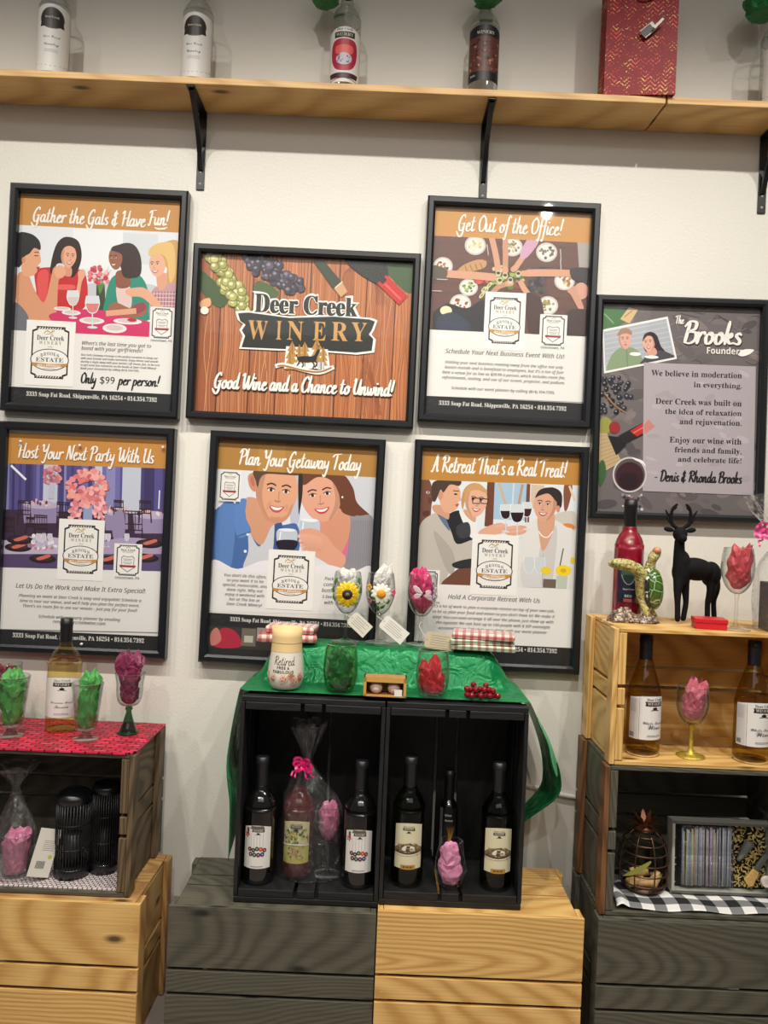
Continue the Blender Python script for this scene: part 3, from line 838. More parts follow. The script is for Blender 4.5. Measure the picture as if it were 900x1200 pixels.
def badge(P, x, y, w, h, town=True, card=True):
    Q = P
    A = lambda u, v: Q.ax(x, y, u * w, v * h)
    if card: Q.rect(x, y, w, h, (236, 234, 230))
    notched(Q, *A(.09, .04), .82 * w, .92 * h, INKC, .1 * w)
    notched(Q, *A(.13, .065), .74 * w, .87 * h, (238, 236, 231), .1 * w)
    for v in (.05, .905):
        Q.rect(*A(.25, v), .5 * w, .035 * h, INKC)
        for k in range(6):
            u = .27 + k * .078
            Q.poly([A(u, v + .032), A(u + .024, v + .032), A(u + .05, v + .003), A(u + .026, v + .003)], (238, 236, 231))
    Q.line([A(.42, .14), A(.5, .1), A(.58, .13)], .02 * w, (170, 150, 100))
    Q.type('Deer Creek', *A(.5, .215), .52 * w, INKC, 'serif', 'c')
    Q.type('WINERY', *A(.5, .275), .42 * w, (160, 155, 140), 'serif', 'c')
    sh = [(.26, .42), (.34, .36), (.5, .39), (.66, .36), (.74, .42), (.72, .62), (.78, .7), (.5, .86), (.22, .7), (.28, .62)]
    Q.poly([A(u, v) for u, v in sh], (120, 120, 122))
    Q.poly([A(.5 + (u - .5) * .9, .6 + (v - .6) * .9) for u, v in sh], (236, 234, 230))
    for v, q in ((.46, .17), (.50, .14), (.56, .17), (.60, .12)): Q.line([A(.5 - q, v), A(.5 + q, v)], .02 * h, (160, 160, 160), smooth=False)
    Q.poly([A(.2, .645), A(.8, .645), A(.77, .71), A(.23, .71)], (158, 44, 58))
    if town: Q.type('Uniontown, PA', *A(.5, 1.065), .86 * w, (60, 50, 54), 'italic', 'c')

def footer(P, x, y, w, h, tx, ty, tw, full=True):
    P.rect(x, y, w, h, (40, 40, 42))
    rng = random.Random(4)
    for k in range(7):
        a, b = x + rng.uniform(5, 70), y + rng.uniform(20, h - 10)
        P.line([(a, b), (a + 18, b - 14)], 5, (58, 58, 60), taper=True)
    P.type('3333 Soap Fat Road, Shippenville, PA 16254 \u2022 814.354.7392', tx, ty, tw, (232, 230, 224), 'serif', h=tw / 21.5)

def face(P, x, y, rx, ry, skin, rot=0.0, turn=0.0, lip=(170, 70, 70), brow=(60, 40, 34), grin=True, shade=True):
    c, s = math.cos(rot), math.sin(rot)
    T = lambda u, v: (x + u * rx * c - v * ry * s, y + u * rx * s + v * ry * c)
    P.sp(skin, T(0, -1), T(.68, -.78), T(.98, -.15), T(.86, .42), T(.48, .88), T(0, 1.03), T(-.48, .88), T(-.86, .42), T(-.98, -.15), T(-.68, -.78))
    dk = [v * .86 for v in skin]
    if shade:
        k = 1 if turn <= 0 else -1
        P.sp(dk, T(k * .62, -.75), T(k * .97, -.1), T(k * .84, .42), T(k * .45, .88), T(k * .2, .98), T(k * .55, .5), T(k * .68, 0))
    f = turn * .34
    for e in (-1, 1):
        ex = f + e * .36 * (1 - .12 * abs(turn))
        if abs(ex) > .85: continue
        P.ell(*T(ex, -.08), .15 * rx, .06 * ry, (240, 234, 228), rot)
        P.ell(*T(ex + turn * .03, -.08), .075 * rx, .065 * ry, (52, 36, 30), rot)
        P.line([T(ex - .18, -.1), T(ex, -.155), T(ex + .18, -.1)], .035 * ry, (60, 36, 32))
        P.line([T(ex - .22, -.24), T(ex, -.31), T(ex + .22, -.25)], .055 * ry, brow)
    P.line([T(f * 1.25 + .02, -.05), T(f * 1.5 + turn * .1, .2), T(f * 1.35 + turn * .12, .28)], .045 * ry, dk)
    P.line([T(f * 1.25 - .14, .28), T(f * 1.3, .32), T(f * 1.25 + .14, .28)], .04 * ry, [v * .72 for v in skin])
    m = f * 1.05
    if grin:
        P.sp(lip, T(m - .36, .47), T(m, .5), T(m + .36, .47), T(m + .2, .66), T(m, .71), T(m - .2, .66))
        P.sp((246, 242, 238), T(m - .28, .5), T(m, .53), T(m + .28, .5), T(m + .12, .61), T(m - .12, .61))
    else:
        P.sp(lip, T(m - .22, .52), T(m, .5), T(m + .22, .52), T(m, .62))
    return T

def goblet(P, x, y, w, h, wine=None, glass=(214, 220, 224)):
    """a stemmed glass printed in a photograph: x, y the middle of its rim"""
    o = [(x - w * .42, y), (x - w * .5, y + h * .25), (x - w * .3, y + h * .48), (x, y + h * .54), (x + w * .3, y + h * .48), (x + w * .5, y + h * .25), (x + w * .42, y)]
    P.poly([(p.x, p.y) for p in catmull(o, 5)], glass)
    if wine:
        P.poly([(p.x, p.y) for p in catmull([(x - w * .47, y + h * .24), (x - w * .3, y + h * .46), (x, y + h * .52), (x + w * .3, y + h * .46), (x + w * .47, y + h * .24)], 5)], wine)
    P.line([(p.x, p.y) for p in catmull(o, 5)], max(1.2, w * .03), (246, 248, 248), smooth=False)
    P.line([(x, y + h * .54), (x, y + h * .95)], max(2, w * .08), glass, smooth=False)
    P.ell(x, y + h * .97, w * .36, h * .04, glass)

def speckle(P, rng, x0, y0, x1, y1, n, r, cols, el=1.0):
    for _ in range(n):
        q = rng.uniform(*r)
        P.ell(rng.uniform(x0, x1), rng.uniform(y0, y1), q, q * el, rng.choice(cols), rng.uniform(0, 3), n=9)

# --- friends round a pink table
def gather(P):
    P.rect(78, 62, 760, 150, (196, 137, 66))
    region(P, (70, 203), (830, 240), (830, 730), (40, 690))
    P.rect(60, 195, 800, 560, (226, 229, 232))
    P.rect(330, 220, 230, 180, (236, 238, 240)); P.rect(560, 240, 160, 140, (214, 218, 222))
    P.sp((196, 200, 204), (380, 480), (520, 470), (700, 480), (700, 520), (380, 530))
    hair = (46, 30, 28)
    # second woman, red blouse
    P.sp((196, 44, 48), (155, 415), (225, 398), (330, 405), (385, 430), (392, 560), (330, 610), (180, 610), (158, 500))
    P.sp((222, 84, 84), (165, 430), (215, 420), (200, 560), (172, 560))
    P.sp((224, 96, 92), (250, 480), (330, 480), (330, 500), (250, 500))
    P.sp(hair, (300, 258), (352, 278), (368, 350), (345, 425), (318, 445), (300, 400), (240, 430), (222, 415), (238, 330), (262, 278))
    P.sp((214, 150, 118), (282, 390), (320, 400), (318, 440), (280, 430))
    face(P, 308, 350, 36, 50, (228, 168, 136), .1, .5)
    P.sp(hair, (272, 330), (285, 296), (322, 290), (350, 318), (345, 285), (305, 268), (268, 285))
    P.sp((226, 166, 134), (352, 420), (375, 408), (386, 430), (368, 470), (356, 540), (340, 530), (352, 460))
    # first woman, back turned, dark hair
    P.sp((214, 152, 116), (70, 440), (118, 425), (150, 500), (195, 560), (228, 440), (240, 400), (280, 385), (302, 420), (262, 460), (244, 640), (150, 650), (75, 600))
    P.sp((224, 164, 128), (92, 300), (160, 290), (176, 340), (180, 372), (166, 392), (162, 420), (140, 438), (100, 436), (88, 380))
    P.sp((34, 32, 32), (70, 250), (130, 243), (172, 275), (178, 318), (150, 310), (128, 335), (104, 350), (92, 385), (70, 390))
    P.ell(100, 365, 8, 14, (206, 140, 108)); P.line([(150, 345), (168, 346)], 4, (50, 34, 30)); P.line([(150, 330), (170, 330)], 4, (50, 34, 30))
    P.sp((170, 60, 60), (160, 398), (176, 396), (166, 408))
    P.sp((112, 112, 118), (55, 560), (120, 620), (115, 700), (55, 700))
    P.ell(270, 392, 20, 12, (210, 214, 226)); P.ell(268, 420, 26, 30, (226, 166, 132))
    # vase with flowers
    rng = random.Random(2)
    P.poly([(436, 480), (474, 480), (482, 650), (432, 650)], (64, 70, 52))
    for k in range(9): P.line([(452, 520), (430 + k * 9, 400 + rng.uniform(-20, 30))], 5, (86, 136, 62), taper=True)
    speckle(P, rng, 405, 398, 490, 470, 34, (7, 14), [(206, 84, 100), (226, 128, 136), (244, 190, 190), (182, 60, 80)])
    # third woman, teal cardigan
    P.sp((42, 140, 118), (505, 450), (560, 425), (630, 432), (672, 500), (680, 640), (482, 640), (478, 540))
    P.sp((224, 196, 192), (528, 488), (588, 484), (596, 580), (545, 590))
    P.sp((140, 84, 62), (528, 420), (580, 420), (590, 486), (530, 490))
    P.sp((56, 38, 34), (560, 288), (610, 296), (640, 350), (640, 430), (600, 450), (560, 440), (545, 390), (512, 320))
    face(P, 524, 358, 32, 50, (152, 96, 72), -.05, -.9, shade=False)
    P.sp((56, 38, 34), (505, 320), (520, 300), (570, 300), (590, 380), (570, 400), (552, 340))
    P.sp((158, 100, 74), (485, 600), (520, 560), (600, 590), (660, 580), (655, 620), (540, 640), (490, 640))
    # fourth woman, fair hair and checked shirt
    P.sp((206, 160, 96), (700, 300), (742, 284), (820, 292), (820, 520), (770, 510), (745, 470), (760, 400), (690, 345))
    P.sp((196, 150, 158), (690, 515), (745, 480), (820, 490), (820, 680), (690, 660))
    for k in range(9): P.line([(695 + k * 14, 510), (690 + k * 14, 660)], 3.5, (130, 80, 96), smooth=False)
    for k in range(8): P.line([(692, 520 + k * 18), (815, 522 + k * 18)], 3, (232, 206, 206), smooth=False)
    P.sp((220, 160, 130), (715, 430), (760, 430), (755, 490), (722, 500))
    face(P, 716, 388, 38, 52, (230, 174, 144), -.05, -.8, shade=False)
    P.sp((226, 186, 118), (680, 345), (684, 310), (730, 286), (790, 296), (800, 420), (775, 470), (762, 370), (735, 340))
    P.sp((226, 168, 136), (570, 505), (620, 492), (668, 500), (735, 572), (720, 600), (650, 540), (590, 532))
    P.sp((150, 70, 80), (600, 580), (650, 560), (665, 590), (610, 616))
    # table
    P.sp((208, 52, 104), (235, 610), (420, 592), (560, 625), (700, 660), (700, 740), (340, 720), (235, 650))
    for x, y, a, b in ((320, 608, 44, 12), (415, 645, 58, 16), (580, 648, 66, 14), (520, 680, 56, 22), (280, 590, 40, 10)):
        P.ell(x, y, a, b, (234, 226, 226)); P.ell(x, y - 2, a * .7, b * .6, (214, 196, 192))
    P.ell(600, 642, 22, 8, (176, 50, 46))
    goblet(P, 328, 505, 56, 130, (214, 196, 196)); goblet(P, 418, 530, 66, 150, (214, 128, 128))
    P.line([(480, 612), (620, 600)], 26, (222, 164, 132))
    P.clip = P.inner
    P.poly([(40, 688), (830, 728), (815, 990), (20, 952)], (232, 230, 225))
    P.brush('Gather the Gals & Have', 140, 188, 520, 35, WHITE, 8.6)
    P.brush('Fun!', 674, 203, 92, 35, WHITE, 8.6)
    P.line([(704, 217), (732, 221), (764, 216)], 5, WHITE); P.line([(712, 225), (756, 224)], 3.5, WHITE)
    badge(P, 686, 580, 112, 150)
    P.type("When's the last time you got to", 370, 755, 318, INKC, 'italic'); P.type('bond with your girlfriends?', 367, 779, 282, INKC, 'italic')
    for k, t in enumerate(('Our Girls Getaway Package is the perfect occasion to hang out', 'with your friends and make memories. Enjoy dinner and snacks', 'during a night away with your besties. Lift moms, fun, so be sure', 'to get some fun memories on the books at Deer Creek Winery!', 'Book your reservation by calling (814) 354-7392.')):
        P.type(t, 366 - k * .8, 806 + k * 15.5, (352, 356, 364, 348, 270)[k], (40, 38, 40), 'italic')
    P.brush('Only', 362, 932, 72, 25, INKC, 8); P.type('$99', 452, 934, 68, INKC, 'sans'); P.brush('per person!', 536, 940, 188, 25, INKC, 8)
    footer(P, 40, 948, 780, 130, 113, 990, 602)
    sticker(P, 117, 640, 226, 300)

poster('framed poster of four women at a pink table, Gather the Gals', (0, 210, 230 / 900), [(48, 17), (862, 60), (822, 1098), (8, 1062)], gather)

# --- winery sign on wooden planks
def winery(P):
    rng = random.Random(9)
    P.rect(40, 30, 860, 660, (168, 104, 66))
    edges = [30, 137, 252, 352, 462, 568, 668, 775, 880]
    cols = [(160, 92, 56), (186, 118, 76), (170, 102, 64), (190, 120, 76), (182, 112, 68), (186, 112, 64), (178, 106, 66), (196, 122, 72)]
    for i in range(8):
        a, b = edges[i], edges[i + 1]
        sh = -18
        P.poly([(a + 22, 30), (b + 22, 30), (b + sh + 6, 690), (a + sh + 6, 690)], cols[i])
        for k in range(13):
            u = a + (b - a) * (k + .5) / 13 + rng.uniform(-3, 3)
            g = rng.choice([(150, 84, 50), (206, 146, 100), (140, 78, 48)])
            wv = rng.uniform(-9, 9)
            P.line([(u + 20, 40), (u + 14 + wv, 200), (u + 4 - wv, 380), (u - 2 + wv, 520), (u - 8, 680)], rng.uniform(1.2, 3), g)
    for i in range(1, 8):
        P.line([(edges[i] + 22, 30), (edges[i] - 12, 690)], 4, (78, 40, 30), smooth=False)
    for k in range(7):                                   # cathedral grain round the bottle
        P.line([(590 + k * 7, 210), (600 + k * 5, 120 - k * 2), (660, 95 - k * 4), (720 - k * 2, 150), (760 - k * 7, 240)], 2.5, (140, 78, 46))
        P.line([(640 + k * 6, 640), (650 + k * 5, 540 - k * 3), (680, 430 + k * 9), (720 - k * 2, 560), (736 - k * 4, 640)], 2.2, (150, 84, 48))
    P.sp((62, 84, 44), (75, 110), (130, 150), (190, 160), (165, 240), (120, 235), (70, 170))
    P.sp((74, 98, 52), (280, 150), (330, 165), (360, 200), (300, 225), (270, 200))
    P.sp((60, 88, 50), (740, 80), (850, 85), (850, 190), (800, 170))
    for _ in range(80):
        u = rng.random()
        x, y = 250 + u * 190 + rng.uniform(-40, 20) * (1 - u * .6), 60 + u * 110 + rng.uniform(-30, 45)
        r = rng.uniform(13, 18)
        P.ell(x, y, r, r, (40, 34, 44), n=14); P.ell(x - 1, y - 1, r * .82, r * .82, rng.choice([(74, 66, 84), (92, 84, 104), (62, 56, 70)]), n=14); P.ell(x - 4, y - 5, r * .4, r * .35, (134, 126, 146), n=8)
    for _ in range(84):
        u = rng.random()
        x, y = 115 + u * 125 + rng.uniform(-22, 42) * (1 - abs(u - .4)), 62 + u * 215 + rng.uniform(-22, 22)
        r = rng.uniform(14, 19)
        P.ell(x, y, r, r, (112, 116, 50), n=14); P.ell(x - 1, y - 1, r * .84, r * .84, rng.choice([(184, 180, 100), (206, 200, 130), (164, 162, 86)]), n=14); P.ell(x - 4, y - 5, r * .42, r * .36, (230, 226, 180), n=8)
    P.poly([(485, 75), (525, 75), (592, 155), (560, 180)], (52, 64, 46)); P.poly([(592, 155), (612, 190), (588, 210), (562, 178)], (206, 158, 112))
    P.line([(566, 176), (594, 152)], 5, (214, 208, 180), smooth=False)
    P.sp((34, 36, 34), (600, 60), (740, 75), (760, 150), (730, 165), (650, 120))
    P.poly([(720, 160), (752, 128), (832, 205), (800, 238)], (196, 34, 36)); P.poly([(726, 148), (742, 132), (756, 146), (740, 162)], (30, 28, 28))
    P.line([(748, 160), (806, 218)], 7, (232, 90, 84), smooth=False)
    P.sp((222, 170, 120), (75, 225), (108, 212), (112, 240), (78, 248))
    # logo
    plank = [(212, 268), (250, 265), (400, 285), (560, 280), (690, 290), (712, 298), (700, 330), (690, 345), (706, 362), (700, 405), (640, 412), (500, 402), (360, 398), (225, 392), (238, 350), (226, 330), (240, 310), (220, 296)]
    P.poly([(x + (x - 462) * .022 + (4 if x > 462 else -4), y + (y - 340) * .10) for x, y in plank], (244, 240, 232))
    P.type('Deer Creek', 459, 272, 396, (244, 240, 232), 'serif', 'c', h=112)
    for dx, dy in ((-5, 0), (5, 0), (0, -5), (0, 5), (4, 4), (-4, -4), (-4, 4), (4, -4)):
        P.type('Deer Creek', 459 + dx, 272 + dy, 372, (244, 240, 232), 'serif', 'c', h=102)
    P.poly(plank, (34, 36, 32))
    for dx in (-2.5, 0, 2.5): P.type('Deer Creek', 459 + dx, 272, 372, (36, 38, 34), 'serif', 'c', h=100)
    for i, (ch, u) in enumerate(zip('WINERY', (283, 360, 420, 508, 582, 652))):
        P.type(ch, u, 366 + (u - 460) * .02, (72, 19, 58, 46, 60, 56)[i], (204, 156, 92), 'serif', 'c', h=100)
    P.poly([(388, 388), (540, 400), (548, 470), (380, 470)], (240, 238, 232))
    for x, y, s in ((410, 370, 30), (436, 382, 24), (456, 372, 30), (500, 360, 34), (524, 392, 26), (402, 400, 28)):
        for k in range(3): P.poly([(x, y + k * s * .7), (x + s * .6, y + s * 1.2 + k * s * .7), (x - s * .6, y + s * 1.2 + k * s * .7)], (186, 140, 72))
        P.line([(x, y), (x, y + s * 3)], 4, (150, 104, 50), smooth=False)
    P.sp((26, 26, 26), (428, 430), (450, 424), (486, 424), (500, 404), (512, 400), (508, 412), (500, 430), (490, 446), (440, 446), (432, 440))
    for a in (((438, 440), (430, 456), (420, 472)), ((446, 444), (450, 458), (440, 470)), ((480, 442), (490, 456), (484, 472)), ((488, 440), (500, 450), (492, 466))): P.line(a, 5, (26, 26, 26))
    P.line([(430, 432), (424, 418)], 4, (26, 26, 26), smooth=False); P.line([(504, 402), (508, 388), (516, 384)], 2.5, (26, 26, 26)); P.line([(508, 390), (500, 382)], 2, (26, 26, 26), smooth=False)
    P.rect(504, 446, 22, 28, (204, 206, 210)); P.line([(515, 446), (515, 474)], 3, (60, 60, 60), smooth=False)
    P.line([(348, 462), (380, 456), (450, 474), (510, 484), (562, 464)], 15, (244, 240, 232)); P.line([(356, 461), (384, 460), (450, 477), (510, 482), (554, 466)], 7, (170, 116, 58))
    P.brush('Good Wine and a Chance to Unwind!', 124, 543, 655, 29, (70, 40, 30), 11); P.brush('Good Wine and a Chance to Unwind!', 122, 540, 655, 29, WHITE, 9)
    P.ell(90, 258, 15, 14, (250, 240, 220));  # bright spot: a lamp reflection painted into the print

poster('framed wide poster of grapes on planks with the winery logo', (210, 280, 290 / 900), [(55, 17), (880, 57), (850, 690), (25, 652)], winery, (168, 104, 66), fw=0.0195)

# --- hands over a dinner table
def office(P):
    rng = random.Random(12)
    P.rect(85, 62, 770, 150, (204, 146, 72))
    region(P, (88, 198), (840, 234), (840, 674), (60, 640))
    P.rect(60, 190, 800, 520, (104, 68, 60))
    for k in range(9): P.line([(70, 225 + k * 48), (830, 262 + k * 48)], 3, (70, 44, 40), smooth=False)
    for k in range(26):
        y = rng.uniform(220, 640); x = rng.uniform(80, 700)
        P.line([(x, y), (x + rng.uniform(60, 200), y + 6)], 2, rng.choice([(126, 86, 74), (88, 56, 50)]), smooth=False)
    P.poly([(770, 225), (840, 230), (840, 350), (778, 348)], (168, 162, 156))
    P.sp((96, 70, 58), (90, 262), (140, 248), (156, 272), (120, 292), (92, 288))
    def plate(x, y, r, food, r2=.62):
        P.ell(x, y, r, r * .92, (206, 200, 192), n=30); P.ell(x, y, r * .82, r * .75, (232, 228, 222), n=30)
        for _ in range(16):
            a, q = rng.uniform(0, 6.28), r * r2 * math.sqrt(rng.random())
            P.ell(x + q * math.cos(a), y + q * math.sin(a) * .9, r * rng.uniform(.1, .2), r * rng.uniform(.08, .16), rng.choice(food), rng.uniform(0, 3), n=9)
    br, gr = [(120, 70, 44), (150, 96, 60), (96, 60, 40)], [(120, 150, 60), (160, 180, 90), (90, 120, 50)]
    plate(290, 244, 50, [(210, 180, 110), (230, 206, 140), (226, 220, 196)]); plate(465, 252, 48, [(150, 120, 80), (120, 140, 80), (200, 180, 140)])
    plate(626, 277, 50, [(110, 104, 96), (130, 120, 108), (90, 84, 80)]); plate(138, 342, 46, br + [(190, 120, 80)])
    plate(258, 442, 44, gr); plate(220, 520, 50, [(176, 80, 44), (200, 110, 60), (150, 70, 40)]); plate(710, 412, 48, [(180, 120, 70), (160, 90, 50), (210, 180, 110)])
    plate(632, 528, 48, [(150, 140, 70), (120, 120, 60), (170, 150, 90)])
    P.sp((196, 150, 98), (196, 380), (230, 340), (300, 312), (342, 320), (330, 352), (260, 372), (216, 402))
    for k in range(4): P.line([(240 + k * 24, 340 - k * 4), (252 + k * 24, 366 - k * 4)], 4, (140, 96, 56))
    speckle(P, rng, 360, 350, 520, 450, 50, (8, 17), gr + [(70, 60, 40), (60, 84, 40), (150, 60, 50), (220, 200, 150)])
    speckle(P, rng, 545, 355, 620, 470, 36, (8, 18), [(46, 56, 44), (60, 76, 60), (84, 60, 84), (40, 44, 40), (110, 90, 120)])
    for a in ((320, 480), (340, 456), (356, 432), (330, 452)): P.ell(*a, 17, 8, (222, 214, 170), -.9); P.ell(*a, 9, 4, (130, 140, 70), -.9)
    speckle(P, rng, 290, 390, 345, 425, 9, (6, 12), [(190, 70, 50), (210, 90, 60)])
    sk = (212, 158, 128)
    P.line([(90, 372), (200, 382), (300, 388), (380, 396)], 36, sk, taper=False); P.ell(372, 396, 20, 15, sk)
    P.sp((88, 80, 66), (75, 340), (140, 350), (160, 375), (140, 402), (75, 400))
    P.line([(366, 205), (384, 280), (396, 350)], 28, sk); P.ell(396, 352, 16, 22, sk)
    P.line([(430, 212), (432, 290), (430, 360)], 26, (204, 148, 118)); P.ell(430, 362, 15, 20, sk)
    P.line([(560, 222), (520, 290), (478, 352)], 26, sk); P.sp((206, 160, 186), (540, 212), (590, 224), (530, 305), (500, 290)); P.ell(474, 354, 20, 14, sk, -.6)
    P.line([(790, 380), (700, 376), (600, 374), (530, 376)], 34, sk); P.ell(520, 377, 22, 14, sk); P.sp((52, 46, 50), (744, 352), (840, 358), (840, 425), (760, 412), (738, 390))
    P.line([(560, 500), (520, 450), (500, 410)], 26, sk); P.sp((70, 44, 42), (530, 470), (600, 500), (610, 640), (550, 660), (530, 560))
    P.line([(370, 470), (400, 440), (460, 420)], 24, (196, 140, 110)); P.ell(450, 424, 20, 14, sk)
    for x, y in ((398, 378), (430, 388), (455, 410), (492, 380), (405, 412)): P.ell(x, y, 13, 16, (196, 204, 160)); P.ell(x, y - 3, 9, 7, (96, 40, 44))
    P.sp((38, 36, 42), (95, 560), (160, 520), (250, 540), (330, 500), (350, 560), (345, 660), (110, 650), (92, 610))
    P.ell(152, 552, 28, 22, (236, 224, 180)); P.sp((50, 58, 78), (110, 590), (180, 560), (250, 600), (260, 650), (130, 650))
    P.ell(788, 460, 34, 40, (216, 160, 140)); P.sp((206, 150, 128), (722, 460), (760, 436), (775, 470), (800, 540), (780, 550), (740, 480))
    P.sp((66, 46, 42), (720, 560), (840, 560), (840, 690), (720, 690)); P.sp((44, 40, 44), (600, 620), (720, 600), (720, 690), (600, 690))
    for x, y, q in ((108, 404, .04), (80, 458, .05), (690, 310, 1.5), (345, 240, 1.45), (690, 262, 1.5)):
        P.line([(x, y), (x + 52 * math.cos(q), y + 52 * math.sin(q))], 4, (206, 200, 196), smooth=False)
    P.clip = P.inner
    P.poly([(50, 640), (840, 676), (830, 985), (40, 952)], (232, 230, 225))
    P.brush('Get Out of the Office!', 205, 176, 492, 40, WHITE, 8.6)
    badge(P, 596, 568, 128, 152)
    P.type('Schedule Your Next Business Event With Us!', 148, 752, 560, INKC, 'italic')
    for k, (t, x, w) in enumerate((('Holding your next business meeting away from the office not only', 147, 556), ("boosts morale and is beneficial to employees, but it's a ton of fun!", 146, 558), ('Rent a venue for as low as $39.99 a person, which includes room fee,', 134, 578), ('refreshments, seating, and use of our screen, projector, and podium.', 133, 578))):
        P.type(t, x, 800 + k * 24, w, (40, 38, 40), 'italic')
    P.type('Schedule with our event planner by calling (814) 354-7392.', 176, 922, 488, (40, 38, 40), 'italic')
    footer(P, 50, 953, 780, 130, 118, 995, 600)
    sticker(P, 338, 462, 192, 272)

poster('framed poster of hands reaching over a dining table, Get Out of the Office', (485, 225, 0.25), [(65, 18), (870, 60), (830, 1110), (18, 1074)], office)

# --- the founders on slate
def founders(P):
    rng = random.Random(21)
    P.rect(70, 40, 860, 1090, (110, 102, 102))
    for _ in range(150):
        x, y, q = rng.uniform(60, 870), rng.uniform(60, 1100), rng.uniform(14, 58)
        P.ell(x, y, q, q * rng.uniform(.25, .6), rng.choice([(96, 88, 88), (122, 112, 110), (134, 120, 118), (104, 96, 96), (84, 78, 80)]), rng.uniform(-.8, .8), n=10)
    for _ in range(26):
        x, y = rng.uniform(300, 850), rng.uniform(80, 360)
        P.line([(x, y), (x + rng.uniform(20, 60), y + rng.uniform(-30, 30)), (x + rng.uniform(50, 110), y + rng.uniform(-30, 40))], 2, rng.choice([(78, 70, 72), (160, 146, 142)]))
    P.sp((70, 118, 66), (96, 95), (150, 78), (200, 100), (205, 150), (160, 170), (95, 185)); P.line([(100, 110), (150, 160)], 4, (150, 190, 130))
    P.poly([(180, 138), (222, 80), (268, 92), (226, 160)], (216, 184, 132)); P.line([(200, 128), (240, 96)], 4, (150, 116, 70), smooth=False)
    P.poly([(92, 190), (414, 125), (460, 334), (100, 406)], (240, 238, 234))
    P.poly([(100, 200), (407, 137), (448, 326), (108, 394)], (176, 180, 188))
    for k in range(7): P.line([(102, 214 + k * 24), (412 + k * 5, 152 + k * 24)], 4, (196, 200, 206), smooth=False)
    keep = P.clip
    region(P, (100, 200), (407, 137), (448, 326), (108, 394))
    P.sp((138, 158, 122), (130, 330), (170, 285), (215, 275), (262, 290), (292, 340), (292, 365), (126, 400)); P.line([(212, 290), (216, 372)], 4, (110, 130, 98), smooth=False)
    face(P, 203, 240, 33, 44, (222, 168, 150), -.05, .1, grin=False)
    P.sp((168, 128, 100), (166, 222), (180, 190), (210, 182), (234, 196), (236, 214), (200, 208))
    P.sp((48, 32, 32), (320, 202), (358, 215), (380, 270), (398, 300), (340, 320), (300, 290), (292, 240))
    P.sp((74, 72, 80), (290, 340), (330, 305), (380, 292), (430, 310), (448, 330), (290, 362))
    P.sp((222, 164, 140), (310, 290), (350, 280), (360, 310), (326, 322))
    face(P, 320, 254, 32, 42, (230, 176, 152), -.12, -.2)
    P.sp((48, 32, 32), (290, 248), (300, 212), (330, 204), (356, 226), (352, 262), (338, 226), (312, 222))
    P.clip = keep
    P.ell(254, 310, 28, 9, (250, 248, 240)); P.ell(335, 325, 34, 8, (250, 248, 240))  # white ovals are glare from the lamps, drawn as ink over the snapshot
    for _ in range(46):
        x, y = rng.uniform(85, 235), rng.uniform(420, 600)
        r = rng.uniform(9, 15)
        P.ell(x, y, r, r, rng.choice([(30, 30, 36), (44, 42, 50), (22, 22, 26)]), n=12); P.ell(x - 3, y - 4, r * .35, r * .3, (150, 150, 160), n=7)
    P.line([(100, 500), (150, 560), (210, 602)], 7, (160, 116, 76))
    P.sp((150, 150, 70), (78, 640), (110, 620), (140, 650), (120, 700), (80, 700)); P.ell(152, 672, 28, 30, (150, 40, 40))
    P.poly([(78, 700), (115, 700), (188, 840), (100, 890), (76, 880)], (190, 164, 122))
    for k in range(9): P.line([(80, 715 + k * 20), (120 + k * 7, 712 + k * 15)], 2, (150, 122, 84), smooth=False)
    P.poly([(118, 712), (180, 720), (210, 760), (160, 810)], (26, 24, 26))
    P.poly([(172, 712), (306, 640), (330, 690), (206, 752)], (30, 28, 30)); P.poly([(228, 690), (318, 632), (352, 668), (262, 716)], (190, 44, 40)); P.line([(244, 700), (330, 650)], 6, (226, 110, 90), smooth=False)
    P.poly([(296, 352), (848, 372), (836, 1006), (290, 985)], (178, 168, 172))
    for _ in range(40):
        x, y = rng.uniform(330, 800), rng.uniform(390, 970)
        P.ell(x, y, rng.uniform(15, 36), rng.uniform(6, 18), rng.choice([(170, 160, 164), (186, 176, 178), (190, 180, 184)]), rng.uniform(-.6, .6), n=10)
    P.poly([(318, 632), (352, 668), (300, 704), (296, 660)], (204, 130, 122))
    P.ell(226, 905, 84, 88, (206, 198, 196), n=34); P.ell(226, 905, 76, 80, (92, 78, 80), n=34); P.ell(226, 912, 68, 70, (58, 24, 32), n=34); P.ell(222, 935, 50, 40, (40, 16, 24), n=24)
    P.sp((240, 236, 236), (240, 820), (290, 836), (306, 866), (290, 850), (252, 832))
    P.sp((60, 96, 52), (76, 850), (100, 836), (110, 900), (84, 960), (74, 930))
    speckle(P, rng, 190, 1000, 290, 1080, 30, (4, 9), [(200, 196, 200), (60, 56, 60), (140, 136, 140)])
    P.brush('The', 450, 160, 42, 20, WHITE, 6); P.brush('Brooks', 488, 260, 288, 55, (60, 54, 56), 19); P.brush('Brooks', 484, 256, 288, 55, WHITE, 18)
    P.type('Founders', 606, 308, 178, WHITE, 'bold', h=44); P.sp((250, 248, 242), (760, 312), (790, 288), (838, 290), (815, 312), (780, 322))  # the white shape after the word paints a lamp's reflection
    for t, y, w in (('We believe in moderation', 430, 446), ('in everything.', 480, 236), ('Deer Creek was built on', 568, 424), ('the idea of relaxation', 616, 376), ('and rejuvenation.', 664, 304), ('Enjoy our wine with', 756, 354), ('friends and family,', 803, 328), ('and celebrate life!', 849, 312)):
        P.type(t, 778 - (y - 430) * .006, y, w, (34, 30, 32), 'serif', 'r', h=w / len(t) * 2.2)
    P.brush('- Denis & Rhonda Brooks', 346, 935, 430, 28, (30, 28, 30), 9)

